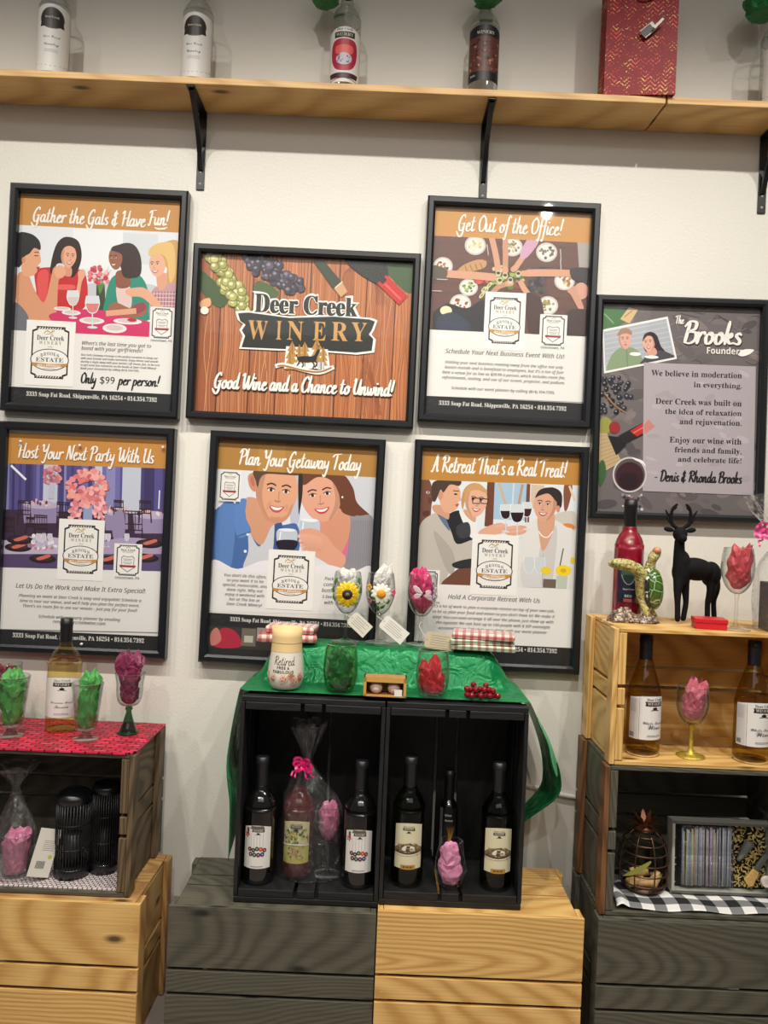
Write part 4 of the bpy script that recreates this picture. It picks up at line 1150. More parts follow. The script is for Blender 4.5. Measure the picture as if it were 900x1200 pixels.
poster('framed slate grey poster with a tilted couple snapshot and a moderation motto', (685, 340, 215 / 900), [(60, 22), (896, 53), (884, 1142), (22, 1120)], founders, (110, 102, 102), fw=0.0185)

# --- banquet hall
def host(P):
    rng = random.Random(31)
    P.rect(0, 66, 830, 175, (198, 138, 68))
    region(P, (-60, 216), (815, 244), (815, 744), (-60, 722))
    P.rect(-60, 190, 900, 600, (84, 74, 122))
    x = -40
    while x < 820:
        w = rng.uniform(10, 26)
        P.poly([(x, 200), (x + w, 200), (x + w - 6, 520), (x - 6, 520)], rng.choice([(62, 54, 100), (88, 80, 142), (112, 108, 170), (74, 66, 116), (140, 138, 186)]))
        x += w
    for x0, w in ((205, 70), (455, 36), (590, 80), (640, 40)): P.poly([(x0, 215), (x0 + w, 220), (x0 + w - 8, 520), (x0 - 8, 520)], (196, 200, 216))
    P.rect(-60, 230, 90, 330, (40, 34, 48)); P.line([(45, 228), (118, 298)], 11, (236, 236, 240), smooth=False)
    P.poly([(-60, 440), (815, 470), (815, 760), (-60, 760)], (62, 46, 66))
    tb = (186, 172, 200)
    for cx, cy, rx in ((190, 420, 90), (730, 470, 90), (560, 455, 60)):
        P.poly([(cx - rx, cy), (cx + rx, cy), (cx + rx * .9, cy + 90), (cx - rx * .9, cy + 90)], (150, 136, 172)); P.ell(cx, cy, rx, 20, tb)
        for _ in range(14): P.ell(cx + rng.uniform(-rx, rx) * .8, cy - 6 + rng.uniform(-16, 6), 6, 10, rng.choice([(224, 216, 226), (232, 170, 170), (90, 70, 90)]), n=8)
    def chair(x, y, s):
        c = (54, 34, 40)
        for k in range(6): P.line([(x + k * s * .2, y), (x + k * s * .2, y + s * 1.1)], 3.2, c, smooth=False)
        for v in (0, .16, .75, 1.1): P.line([(x - 2, y + v * s), (x + s + 2, y + v * s + 3)], 5, c, smooth=False)
        P.line([(x, y + s), (x - 3, y + s * 2)], 6, c, smooth=False); P.line([(x + s, y + s), (x + s + 3, y + s * 2)], 6, c, smooth=False)
    for a in ((80, 400, 60), (270, 408, 66), (600, 450, 84), (548, 398, 44), (672, 400, 54), (0, 480, 60), (160, 470, 60), (120, 480, 40)): chair(*a)
    P.sp((150, 136, 172), (545, 470), (590, 450), (600, 560), (560, 600), (540, 560))
    P.ell(200, 640, 230, 66, (192, 180, 204)); P.poly([(-60, 660), (420, 660), (400, 780), (-60, 780)], (86, 70, 106))
    P.ell(640, 640, 170, 60, (172, 156, 188)); P.poly([(480, 660), (815, 660), (815, 780), (490, 780)], (92, 78, 120))
    for cx, cy in ((80, 628), (90, 592), (200, 684), (720, 610), (700, 680), (520, 690)):
        P.ell(cx, cy, 66, 22, (44, 30, 38)); P.ell(cx, cy - 4, 46, 13, (70, 44, 52)); P.sp((206, 110, 96), (cx - 30, cy - 4), (cx + 26, cy - 22), (cx + 36, cy - 10), (cx - 14, cy + 6))
    speckle(P, rng, 130, 560, 270, 640, 30, (6, 12), [(214, 204, 214), (190, 130, 140), (236, 230, 236), (150, 120, 140)])
    for gx in (180, 235, 205, 500, 520, 610): goblet(P, gx, 560, 24, 66, None, (206, 200, 214))
    P.rect(400, 420, 44, 80, (150, 160, 196)); P.rect(232, 300, 26, 90, (190, 190, 206))
    for _ in range(120):
        a, q = rng.uniform(0, 6.28), math.sqrt(rng.random())
        y = 340 + q * 92 * math.sin(a)
        P.ell(416 + q * 96 * math.cos(a), y, rng.uniform(9, 18), rng.uniform(8, 15), rng.choice([(236, 148, 148), (222, 122, 126), (246, 178, 172), (206, 104, 112), (240, 164, 150)]), rng.uniform(0, 3), n=9)
    speckle(P, rng, 328, 410, 392, 490, 34, (7, 13), [(236, 158, 160), (246, 190, 190), (216, 130, 140)]); speckle(P, rng, 448, 410, 510, 490, 34, (7, 13), [(236, 158, 160), (246, 190, 190), (216, 130, 140)])
    speckle(P, rng, 205, 240, 286, 312, 44, (6, 12), [(196, 120, 134), (220, 150, 156), (170, 96, 116)])
    P.line([(770, 350), (766, 440)], 6, (230, 230, 236), smooth=False)
    P.clip = P.inner
    P.poly([(-60, 724), (815, 746), (800, 1042), (-60, 1024)], (230, 228, 224))
    P.brush('Host Your Next Party With Us', 78, 190, 662, 36, WHITE, 8.6)
    badge(P, 551, 607, 136, 162)
    P.type('Let Us Do the Work and Make It Extra Special!', 70, 824, 630, INKC, 'italic')
    for k, (t, x, w) in enumerate((('Planning an event at Deer Creek is easy and enjoyable! Schedule a', 85, 596), ("time to tour our venue, and we'll help you plan the perfect event.", 90, 582), ("There's no room fee to use our venues - just pay for your food!", 104, 556))):
        P.type(t, x, 868 + k * 25, w, (40, 38, 40), 'italic')
    P.type('Schedule with our party planner by emailing', 180, 970, 398, (40, 38, 40), 'italic'); P.type('rent@deercreekwine.com', 250, 996, 256, (40, 38, 40), 'italic')
    footer(P, -60, 1024, 880, 130, 54, 1064, 640)
    sticker(P, 283, 487, 222, 296)

HB = poster('framed poster of a banquet hall with pink flowers, pinned, Host Your Next Party', (0, 490, 215 / 890), [(-8, 14), (845, 52), (810, 1168), (-42, 1130)], host)
for px, py in ((84, 110), (373, 130), (781, 139), (382, 1102)):
    q = at(px * 215 / 890, 490 + py * 215 / 890, 1.995)
    lp = HB.matrix_basis.inverted() @ Vector((q.x, -0.0172, q.z))
    mb = MB(); mb.lathe([(0.0001, 0.0045), (0.002, 0.0044), (0.0034, 0.0030), (0.0037, 0.0)], 18, cap=False)
    mb.build('thumb_tack', plain('white_tack', (226, 216, 208), 0.35), HB, loc=(lp.x, -0.0157, lp.z), rot=(PI / 2, 0, 0))

# --- couple with glasses
def getaway(P):
    rng = random.Random(41)
    P.rect(110, 52, 740, 160, (176, 128, 62)); P.rect(300, 60, 120, 150, (186, 138, 72))
    region(P, (100, 188), (840, 228), (840, 850), (70, 830))
    P.rect(60, 170, 800, 700, (226, 228, 234))
    P.sp((192, 198, 214), (440, 205), (480, 205), (480, 420), (440, 430)); P.rect(690, 215, 160, 260, (206, 208, 214))
    # woman: hair behind, body
    P.sp((108, 62, 40), (500, 200), (660, 205), (720, 270), (740, 340), (800, 400), (770, 412), (700, 402), (650, 380), (500, 240))
    P.sp((150, 146, 152), (690, 405), (750, 400), (815, 420), (800, 660), (690, 650), (640, 560), (680, 480))
    for k in range(14): P.line([(700 + k * 8, 420), (690 + k * 8, 640)], 2.5, (128, 124, 132), smooth=False)
    P.sp((222, 112, 146), (650, 500), (702, 470), (690, 590), (650, 600))
    P.sp((216, 150, 122), (560, 400), (690, 370), (706, 480), (650, 590), (580, 560), (560, 470))
    T = face(P, 578, 312, 94, 112, (228, 166, 138), -.14, -.12, lip=(196, 66, 76), brow=(70, 40, 30))
    P.sp((108, 62, 40), (482, 215), (560, 208), (640, 214), (690, 300), (698, 370), (735, 402), (672, 382), (658, 300), (622, 240), (560, 226), (500, 262))
    P.sp((52, 38, 34), (476, 212), (494, 212), (494, 300), (482, 380), (476, 380))
    P.ell(674, 316, 4, 5, (240, 240, 240))
    # man: shirt, neck, face
    P.sp((72, 108, 166), (105, 370), (190, 345), (245, 330), (300, 380), (390, 440), (470, 440), (478, 560), (420, 640), (110, 650), (95, 480))
    P.sp((92, 130, 190), (112, 380), (190, 352), (170, 640), (105, 640)); P.sp((56, 88, 142), (360, 430), (400, 420), (400, 640), (350, 640))
    P.sp((206, 206, 214), (252, 470), (300, 540), (352, 440), (368, 460), (340, 640), (230, 640), (250, 560))
    P.sp((214, 156, 124), (240, 320), (300, 330), (380, 420), (352, 452), (308, 532), (256, 470), (236, 380))
    P.sp((94, 134, 196), (190, 352), (240, 324), (236, 400), (262, 470), (200, 494)); P.line([(200, 492), (262, 472)], 4, (52, 84, 138), smooth=False)
    P.sp((208, 142, 112), (250, 218), (274, 208), (292, 250), (284, 290), (262, 280), (250, 250)); P.sp((186, 118, 92), (258, 228), (272, 224), (280, 262), (266, 262))
    face(P, 378, 296, 96, 126, (226, 166, 132), .12, .2, lip=(188, 92, 86), brow=(66, 46, 36))
    P.sp((206, 146, 114), (290, 320), (306, 340), (330, 396), (372, 412), (420, 398), (442, 352), (452, 350), (440, 392), (412, 424), (372, 432), (322, 410))
    P.sp((218, 156, 122), (338, 340), (356, 334), (344, 362), (332, 372)); P.sp((218, 156, 122), (420, 346), (432, 360), (420, 384), (412, 376))
    P.line([(352, 404), (372, 410), (392, 406)], 3, (190, 130, 102))
    P.sp((92, 66, 50), (276, 196), (380, 200), (474, 208), (470, 218), (400, 214), (330, 212), (304, 232), (292, 272), (284, 244))
    P.ell(247, 484, 6, 6, (236, 238, 240)); P.ell(236, 560, 7, 7, (236, 238, 240))
    # glasses and hand
    def stemless(x, y, w, h, wn):
        P.sp((196, 204, 216), (x - w * .42, y), (x + w * .42, y), (x + w * .5, y + h * .5), (x + w * .34, y + h), (x - w * .34, y + h), (x - w * .5, y + h * .5))
        P.sp(wn, (x - w * .49, y + h * .55), (x + w * .49, y + h * .55), (x + w * .34, y + h), (x - w * .34, y + h))
        P.ell(x, y + 2, w * .42, h * .07, (236, 240, 244)); P.line([(x - w * .3, y + 10), (x - w * .36, y + h * .5)], 5, (246, 248, 250))
    stemless(424, 462, 92, 92, (34, 26, 40)); stemless(526, 418, 92, 116, (120, 88, 96))
    P.sp((226, 164, 138), (480, 470), (540, 456), (600, 490), (640, 540), (690, 590), (660, 640), (580, 600), (520, 560), (500, 520))
    for k in range(4): P.line([(476 + k * 5, 492 + k * 20), (530, 492 + k * 18), (580, 510 + k * 16)], 20 - k, (232 - k * 4, 172 - k * 4, 146 - k * 4)); P.ell(478 + k * 5, 492 + k * 20, 6, 7, (240, 190, 176))
    # the picture fades to white in a soft wave
    P.sp((236, 232, 236), (80, 610), (200, 640), (330, 600), (460, 640), (600, 620), (720, 650), (810, 640), (810, 900), (80, 900))
    P.sp((232, 230, 228), (80, 650), (240, 660), (420, 650), (600, 660), (810, 668), (810, 900), (60, 900))
    P.clip = P.inner
    P.brush('Plan Your Getaway Today', 205, 168, 552, 36, WHITE, 8.6)
    badge(P, 118, 194, 104, 138, card=True)
    for k, (t, w) in enumerate((("You don't do this often,", 190), ('so you want it to be', 166), ('special, memorable, and', 202), ('done right. Why not', 162), ('enjoy a weekend with', 176), ('her at The Inn at', 138), ('Deer Creek Winery?', 160))):
        P.type(t, 236 - k * .8, 678 + k * 21.5, w, (40, 38, 40), 'italic', 'c')
    for k, (t, w) in enumerate((('Package includes', 152), ('complimentary', 160), ('bottle of our wine', 176), ('2 Deer Creek glasses', 170), ('with every stay!', 150))):
        P.type(t, 670 - k * .8, 694 + k * 27, w, (40, 38, 40), 'italic', 'c')
    footer(P, 60, 836, 760, 60, 167, 874, 545)
    P.rect(58, 890, 750, 130, (46, 42, 42))
    P.rect(72, 896, 292, 96, (60, 54, 50)); P.sp((176, 44, 66), (110, 925), (150, 905), (200, 930), (215, 990), (100, 990)); P.sp((196, 120, 110), (80, 930), (110, 905), (128, 960), (84, 985))
    P.rect(222, 906, 64, 80, (112, 104, 92)); P.rect(232, 940, 40, 30, (190, 182, 166)); P.rect(290, 904, 72, 60, (150, 146, 140)); P.rect(300, 930, 50, 22, (96, 84, 72))
    P.rect(372, 906, 120, 24, (96, 116, 160)); P.rect(372, 930, 120, 20, (170, 130, 90))
    sticker(P, 343, 550, 210, 268)

poster('framed poster of a smiling couple with wine, Plan Your Getaway', (225, 500, 235 / 900), [(88, 17), (872, 60), (812, 1096), (28, 1053)], getaway)

# --- toast among colleagues
def retreat(P):
    rng = random.Random(51)
    P.rect(84, 60, 750, 165, (190, 134, 60))
    region(P, (84, 203), (830, 230), (830, 708), (60, 680))
    P.rect(60, 190, 800, 560, (226, 230, 234))
    P.rect(424, 215, 170, 170, (166, 198, 220)); P.line([(450, 215), (486, 330)], 12, (206, 176, 150)); P.line([(520, 220), (510, 380)], 8, (214, 214, 214), smooth=False); P.line([(560, 225), (540, 330)], 12, (186, 150, 120))
    P.poly([(398, 212), (432, 214), (424, 420), (384, 418)], (112, 64, 48)); P.poly([(580, 222), (596, 224), (590, 400), (570, 400)], (120, 70, 52))
    P.rect(600, 226, 60, 110, (214, 190, 168)); P.sp((136, 80, 60), (752, 228), (790, 230), (770, 330), (752, 340)); P.sp((206, 200, 190), (700, 370), (800, 350), (800, 440), (720, 430))
    P.ell(768, 422, 34, 18, (224, 134, 60)); P.line([(776, 232), (800, 300)], 10, (226, 206, 176), smooth=False)
    P.sp((118, 76, 60), (80, 205), (130, 205), (146, 270), (140, 330), (128, 420), (76, 425)); P.ell(124, 262, 8, 6, (240, 230, 224)); P.ell(125, 262, 4, 5, (30, 20, 20)); P.sp((98, 60, 48), (126, 282), (146, 300), (128, 316)); P.sp((90, 50, 46), (100, 352), (128, 346), (130, 366), (104, 372))
    # woman with glasses, dark waistcoat
    P.sp((34, 34, 38), (205, 380), (270, 345), (330, 400), (350, 440), (340, 600), (240, 600), (210, 470))
    P.sp((236, 234, 232), (268, 345), (300, 360), (345, 385), (350, 460), (322, 470), (290, 410)); P.sp((60, 60, 66), (256, 420), (310, 400), (318, 460), (268, 470))
    P.sp((196, 146, 92), (290, 250), (320, 222), (360, 222), (390, 250), (392, 280), (350, 250), (300, 290), (285, 340), (278, 300))
    P.sp((214, 160, 130), (290, 340), (340, 360), (340, 400), (300, 370))
    face(P, 346, 302, 52, 70, (230, 176, 148), .12, .25, brow=(120, 86, 60))
    P.sp((206, 158, 102), (292, 270), (310, 232), (350, 220), (390, 246), (394, 266), (350, 250), (314, 262), (298, 310))
    for ex in (346, 384): P.line([(ex - 18, 286 + (ex - 346) * .1), (ex + 18, 290 + (ex - 346) * .1), (ex + 15, 314), (ex - 15, 312)], 5, (26, 24, 26), smooth=False, closed=True)
    # woman in profile, light jacket
    P.sp((194, 186, 176), (80, 440), (130, 370), (190, 360), (230, 440), (260, 500), (345, 480), (350, 560), (250, 588), (236, 600), (180, 690), (60, 690))
    P.sp((176, 168, 158), (150, 440), (230, 520), (250, 586), (236, 640), (200, 600)); P.sp((100, 116, 146), (160, 345), (205, 380), (225, 440), (190, 400))
    P.sp((210, 156, 126), (150, 320), (215, 330), (220, 385), (190, 372), (150, 348))
    P.sp((226, 170, 140), (180, 222), (240, 215), (272, 250), (274, 282), (280, 296), (264, 306), (262, 330), (236, 350), (200, 352), (178, 300))
    P.ell(252, 270, 8, 4, (50, 36, 30)); P.line([(240, 254), (268, 256)], 4, (70, 48, 38)); P.sp((190, 80, 80), (250, 318), (268, 314), (258, 328)); P.ell(182, 276, 12, 20, (210, 150, 122))
    P.sp((74, 56, 44), (140, 250), (160, 208), (270, 204), (268, 232), (226, 226), (196, 262), (182, 250), (160, 300), (146, 300))
    # right-hand woman, white jacket and pearls
    P.sp((50, 36, 34), (640, 262), (690, 238), (736, 260), (742, 310), (726, 340), (700, 290))
    P.sp((226, 224, 220), (560, 430), (620, 385), (690, 380), (760, 420), (800, 460), (800, 710), (550, 700), (548, 520))
    P.sp((206, 204, 202), (640, 520), (700, 420), (720, 460), (690, 700), (640, 700)); P.line([(655, 545), (650, 700)], 3, (180, 178, 178), smooth=False)
    P.sp((216, 162, 134), (632, 370), (700, 350), (704, 430), (656, 532), (636, 460))
    P.line([(634, 440), (650, 462), (676, 468), (700, 440)], 5, (244, 240, 232))
    face(P, 664, 322, 54, 70, (222, 166, 138), .1, -.35)
    P.sp((50, 36, 34), (618, 286), (640, 250), (690, 240), (736, 272), (738, 330), (712, 300), (680, 268), (640, 276)); P.ell(724, 338, 9, 16, (206, 146, 120))
    # toast
    P.sp((226, 170, 142), (360, 440), (420, 410), (470, 404), (480, 440), (440, 455), (370, 460)); P.sp((222, 164, 136), (470, 430), (520, 415), (574, 418), (570, 450), (500, 460))
    for a in ((430, 420, 490, 412), (480, 430, 545, 420), (500, 445, 565, 436)): P.line([(a[0], a[1]), (a[2], a[3])], 13, (230, 176, 150))
    goblet(P, 482, 316, 52, 130, (40, 16, 26)); goblet(P, 580, 306, 48, 130, (60, 26, 34)); goblet(P, 535, 316, 66, 160, (34, 12, 22))
    P.sp((112, 70, 54), (190, 690), (230, 640), (290, 600), (345, 600), (345, 690)); P.sp((40, 46, 48), (236, 590), (300, 570), (345, 570), (345, 604), (260, 612))
    P.sp((214, 212, 210), (560, 580), (640, 570), (640, 700), (560, 690))
    for gx in (590, 640): goblet(P, gx, 560, 50, 140, None, (208, 212, 216))
    P.ell(668, 622, 24, 18, (238, 206, 44)); P.ell(748, 622, 36, 26, (244, 214, 40)); P.ell(748, 622, 14, 10, (222, 176, 30)); P.ell(790, 575, 10, 16, (238, 206, 44)); P.line([(732, 600), (748, 520)], 5, (70, 80, 50), smooth=False)
    P.poly([(716, 645), (768, 648), (762, 705), (718, 703)], (190, 200, 186)); P.rect(655, 660, 60, 40, (110, 96, 84))
    P.clip = P.inner
    P.poly([(60, 684), (820, 710), (800, 980), (30, 945)], (232, 230, 226))
    P.brush("A Retreat That's a Real Treat!", 138, 166, 622, 40, WHITE, 8.6)
    badge(P, 76, 616, 104, 150, town=False); P.type('Uniontown, PA', 80, 772, 96, (60, 50, 54), 'italic')
    P.type('Hold A Corporate Retreat With Us', 216, 752, 424, INKC, 'italic')
    for k, (t, x, w) in enumerate((("It's a lot of work to plan a corporate retreat on top of your own job,", 146, 560), ("so let us plan your food and venue so you don't have to! We make it", 143, 565), ('easy! You can even arrange it all over the phone; just show up with', 146, 556), ('the agenda! We can host up to 150 people with 8 VIP overnight', 162, 524), ('accomodations. Schedule your dates with our event planner', 172, 500), ('by calling (814) 354-7392.', 316, 208))):
        P.type(t, x, 790 + k * 25.4, w, (40, 38, 40), 'italic')
    footer(P, 30, 944, 790, 130, 118, 975, 600)
    sticker(P, 330, 452, 214, 278)

poster('framed poster of colleagues toasting red wine, A Retreat That\'s a Real Treat', (470, 510, 230 / 900), [(62, 20), (858, 55), (818, 1098), (20, 1060)], retreat)
# ------------------------------------------------------------------ builders for the merchandise
def pt(px, py, d, z=None):
    p = at(px, py, d)
    if z is not None: p.z = z
    return p

def label_ink(R):
    Q = Ink(lambda p: Vector((p[0] * 0.001, -p[1] * 0.001)), 0.0, 0.001, bend=R, step=0.00002)
    return Q

def logo(Q, cx, y, w, ink=(30, 28, 28)):
    Q.type('Deer Creek', cx, y, w * .86, ink, 'serif', 'c')
    Q.poly([(cx - w / 2, y + w * .04), (cx + w / 2, y + w * .05), (cx + w * .47, y + w * .15), (cx + w / 2, y + w * .27), (cx - w / 2, y + w * .25), (cx - w * .46, y + w * .14)], ink)
    Q.type('WINERY', cx, y + w * .21, w * .8, (214, 206, 190), 'serif', 'c')
    Q.poly([(cx - w * .14, y + w * .36), (cx, y + w * .29), (cx + w * .14, y + w * .36), (cx + w * .1, y + w * .43), (cx - w * .08, y + w * .44)], ink)
    Q.line([(cx - w * .22, y + w * .46), (cx, y + w * .44), (cx + w * .22, y + w * .47)], w * .03, ink)

def arch(w, h, rise, t0, n=10):
    """label outline in mm, arched top; origin at its middle"""
    return [(-w / 2, h / 2), (w / 2, h / 2), (w / 2, -h / 2)] + [(w / 2 - w * i / n, -h / 2 - rise * math.sin(PI * i / n)) for i in range(1, n)] + [(-w / 2, -h / 2)]

def lab_white(Q, w, h, lines, side=True):
    Q.poly(arch(w, h, 6, 0), (70, 66, 64)); Q.poly(arch(w - 1.2, h - 1.2, 6, 0), (230, 226, 220))
    if side:
        Q.rect(-w / 2 + 1, -h / 2 + 1.5, w * .2, h - 3, (206, 204, 200)); Q.line([(-w / 2 + w * .23, -h / 2), (-w / 2 + w * .23, h / 2)], .8, (50, 48, 48), smooth=False)
        for k in range(9): Q.rect(-w / 2 + 3, -h / 2 + 5 + k * 3.2, w * .14, .8, (150, 148, 146))
        for k in range(8): Q.rect(-w / 2 + 3 + k * 1.5, h / 2 - 15, .8, 10, (60, 58, 58))
    cx = w * .05
    logo(Q, cx, -h / 2 + 5, w * .42)
    Q.type(lines[0], cx, h * .12, w * .5, (44, 40, 40), 'cursive', 'c'); Q.type(lines[1], cx, h * .24, w * .3, (44, 40, 40), 'cursive', 'c')
    Q.line([(cx - w * .2, h * .31), (cx + w * .2, h * .31)], .5, (180, 170, 150), smooth=False)
    for k in range(2): Q.rect(cx - w * .16, h * .38 + k * 2.6, w * .32, .8, (120, 116, 114))

def lab_ornaments(Q, w, h):
    Q.poly(arch(w, h, 6, 0), (90, 84, 60)); Q.poly(arch(w - 1.4, h - 1.4, 6, 0), (222, 218, 212))
    Q.poly([(-w * .2, -h / 2 - 4), (w * .2, -h / 2 - 4), (w * .26, -h / 2 + 3), (-w * .26, -h / 2 + 3)], (110, 100, 84))
    logo(Q, 2, -h / 2 + 2, w * .44)
    Q.rect(-w * .38, -h / 2 + 1, 6, 15, (96, 78, 62))
    for k in range(5): Q.ell(-w * .36 + 4 * math.cos(k * 1.26), -h / 2 + 17 + 4 * math.sin(k * 1.26), 3, 1.6, (190, 40, 34), k * 1.26, 8)
    for k in range(5): Q.line([(-w * .2 + k * w * .1, -h / 2 + 12), (-w * .2 + k * w * .1, 2)], .4, (120, 116, 116), smooth=False)
    c = [(92, 26, 36), (30, 44, 66), (34, 78, 52), (196, 66, 44), (110, 30, 40), (96, 34, 44), (34, 80, 54), (104, 30, 44), (40, 52, 128)]
    for i in range(5):
        Q.ell(-w * .24 + i * w * .125, 2 + 2 * math.sin(i * 2), 4.6, 4.9, c[i], n=16); Q.ell(-w * .24 + i * w * .125, 2 + 2 * math.sin(i * 2), 1.6, 1.8, (206, 170, 120), n=8)
    for i in range(4):
        Q.ell(-w * .2 + i * w * .13, 13 + math.sin(i), 4.6, 4.9, c[5 + i], n=16); Q.ell(-w * .2 + i * w * .13, 13 + math.sin(i), 1.4, 1.6, (190, 200, 210), n=8)
    Q.rect(-w * .2, h / 2 - 6, w * .42, 1, (90, 88, 88))

def lab_bridge(Q, w, h):
    Q.poly(arch(w, h, 6, 0), (212, 204, 170))
    logo(Q, 0, -h / 2 + 4, w * .42)
    Q.poly([(-w / 2, 4), (-w * .3, -5), (0, -9), (w * .3, -5), (w / 2, 2), (w / 2, 16), (-w / 2, 18)], (122, 104, 74))
    Q.poly([(-w * .22, 8), (-w * .2, -1), (0, -5), (w * .2, -1), (w * .22, 8)], (226, 220, 196)); Q.rect(-4, -3, 8, 11, (52, 44, 42))
    rng = random.Random(3)
    speckle(Q, rng, -w * .42, -8, w * .42, 16, 46, (1, 2.6), [(92, 72, 52), (150, 118, 76), (84, 66, 84), (176, 150, 104)])
    Q.line([(-w * .46, 10), (0, 13), (w * .46, 8)], 1.6, (70, 52, 40)); Q.line([(-w * .46, 15), (0, 17), (w * .46, 13)], 2.4, (226, 214, 200))
    Q.rect(-w * .24, h / 2 - 9, w * .48, 10, (176, 128, 54))
    for k in range(3): Q.rect(-w * .16 + k * w * .11, h / 2 - 6.4, w * .08, 4, (104, 76, 34))

def lab_floral(Q, w, h):
    Q.poly(arch(w, h, 6, 0), (206, 200, 150)); Q.rect(-w / 2, 2, w, h / 2 - 10, (186, 186, 96)); Q.rect(-w / 2, h / 2 - 11, w, 11, (196, 178, 92))
    rng = random.Random(7)
    speckle(Q, rng, -w * .44, -h * .36, w * .44, 0, 70, (1.2, 3.4), [(110, 130, 70), (150, 160, 90), (216, 176, 70), (130, 110, 100), (80, 96, 60)])
    Q.poly([(-w / 2, 3), (0, 0), (w / 2, 4), (w / 2, 6), (0, 3), (-w / 2, 5)], (236, 232, 220))
    speckle(Q, rng, -w * .26, 6, w * .26, h / 2 - 13, 40, (1, 2.6), [(176, 110, 120), (196, 140, 140), (120, 90, 90), (200, 190, 120)])
    logo(Q, 0, -h / 2 + 3, w * .42)

def lab_red(Q, w, h):
    Q.rect(-w / 2, -h / 2, w, h, (34, 36, 56)); Q.poly([(w * .1, h / 2), (w / 2, h / 2), (w / 2, -h * .3), (w * .3, -h * .1)], (96, 64, 84)); Q.ell(w * .3, h * .42, w * .12, h * .1, (196, 120, 120))
    Q.ell(-w * .1, -h * .22, w * .26, h * .22, (52, 82, 62), n=24); Q.poly([(-w * .3, -h * .12), (-w * .1, h * .02), (w * .1, -h * .12), (w * .04, -h * .2), (-w * .24, -h * .2)], (30, 50, 40))
    Q.line([(-w * .34, -h * .2), (-w * .22, -h * .02), (-w * .08, h * .04), (w * .06, -h * .02), (w * .16, -h * .16)], 1.2, (170, 180, 190))
    Q.type('Deer Creek', -w * .06, h * .18, w * .42, (196, 200, 206), 'serif', 'c'); Q.type('RED', -w * .08, h * .36, w * .26, (236, 234, 232), 'serif', 'c'); Q.rect(-w * .24, h * .4, w * .3, h * .08, (196, 86, 84))

def lab_oval(Q, w, h):
    Q.poly(arch(w, h, 8, 0), (196, 196, 196)); Q.poly(arch(w - 1.2, h - 1, 8, 0), (224, 221, 216))
    Q.ell(0, -h * .33, w * .3, h * .17, (92, 84, 72), n=26); Q.ell(0, -h * .33, w * .28, h * .155, (46, 38, 34), n=26); Q.poly([(-w * .28, -h * .27), (w * .28, -h * .27), (w * .3, -h * .2), (-w * .3, -h * .2)], (46, 38, 34))
    Q.type('Deer Creek', 0, -h * .33, w * .34, (206, 196, 176), 'serif', 'c'); Q.line([(-w * .1, -h * .26), (w * .1, -h * .28)], 1, (206, 196, 176))
    Q.type('Deer Creek', 0, -h * .02, w * .4, (60, 56, 54), 'cursive', 'c'); Q.type('Country', 0, h * .1, w * .34, (60, 56, 54), 'cursive', 'c')
    for k in range(3): Q.rect(-w * .16, h * .16 + k * 3, w * .32, .7, (150, 148, 146))
    Q.line([(-w / 2, h * .36), (0, h * .42), (w / 2, h * .36)], .8, (110, 106, 100))

def lab_shield(Q, w, h):
    Q.poly(arch(w, h, 12, 0), (226, 222, 218))
    Q.rect(-w * .26, -h * .5, w * .52, h * .12, (40, 38, 38)); Q.type('WINERY', 0, -h * .415, w * .44, (206, 196, 170), 'serif', 'c'); Q.type('Deer Creek', 0, -h * .53, w * .4, (40, 36, 36), 'serif', 'c')
    Q.sp((176, 36, 62), (-w * .3, -h * .3), (0, -h * .36), (w * .3, -h * .3), (w * .34, 0), (w * .22, h * .22), (0, h * .28), (-w * .22, h * .22), (-w * .34, 0))
    Q.sp((226, 96, 84), (-w * .2, -h * .22), (w * .2, -h * .22), (w * .18, -h * .06), (-w * .18, -h * .06)); Q.ell(0, h * .04, w * .2, h * .12, (196, 190, 206)); speckle(Q, random.Random(5), -w * .16, -h * .04, w * .16, h * .14, 16, (1, 2.4), [(120, 60, 110), (150, 90, 140), (90, 60, 90)])
    Q.poly([(-w * .4, h * .32), (w * .4, h * .32), (w * .36, h * .42), (-w * .36, h * .42)], (74, 26, 40))
    Q.line([(-w / 2, h * .5), (0, h * .42), (w / 2, h * .5)], 1.6, (60, 40, 40))

def lab_dark(Q, w, h):
    Q.poly(arch(w, h, 8, 0), (24, 22, 24)); Q.rect(-w / 2 + 1.6, -h * .34, w - 3.2, h * .66, (96, 52, 44))
    rng = random.Random(8)
    speckle(Q, rng, -w * .42, -h * .28, w * .42, h * .28, 60, (1.5, 4.5), [(150, 84, 62), (70, 34, 34), (116, 60, 50), (40, 24, 26), (176, 120, 90)])
    Q.type('WINERY', 0, -h * .38, w * .44, (206, 200, 190), 'serif', 'c'); Q.type('RED', -w * .3, h * .42, w * .14, (200, 190, 180), 'serif', 'c')

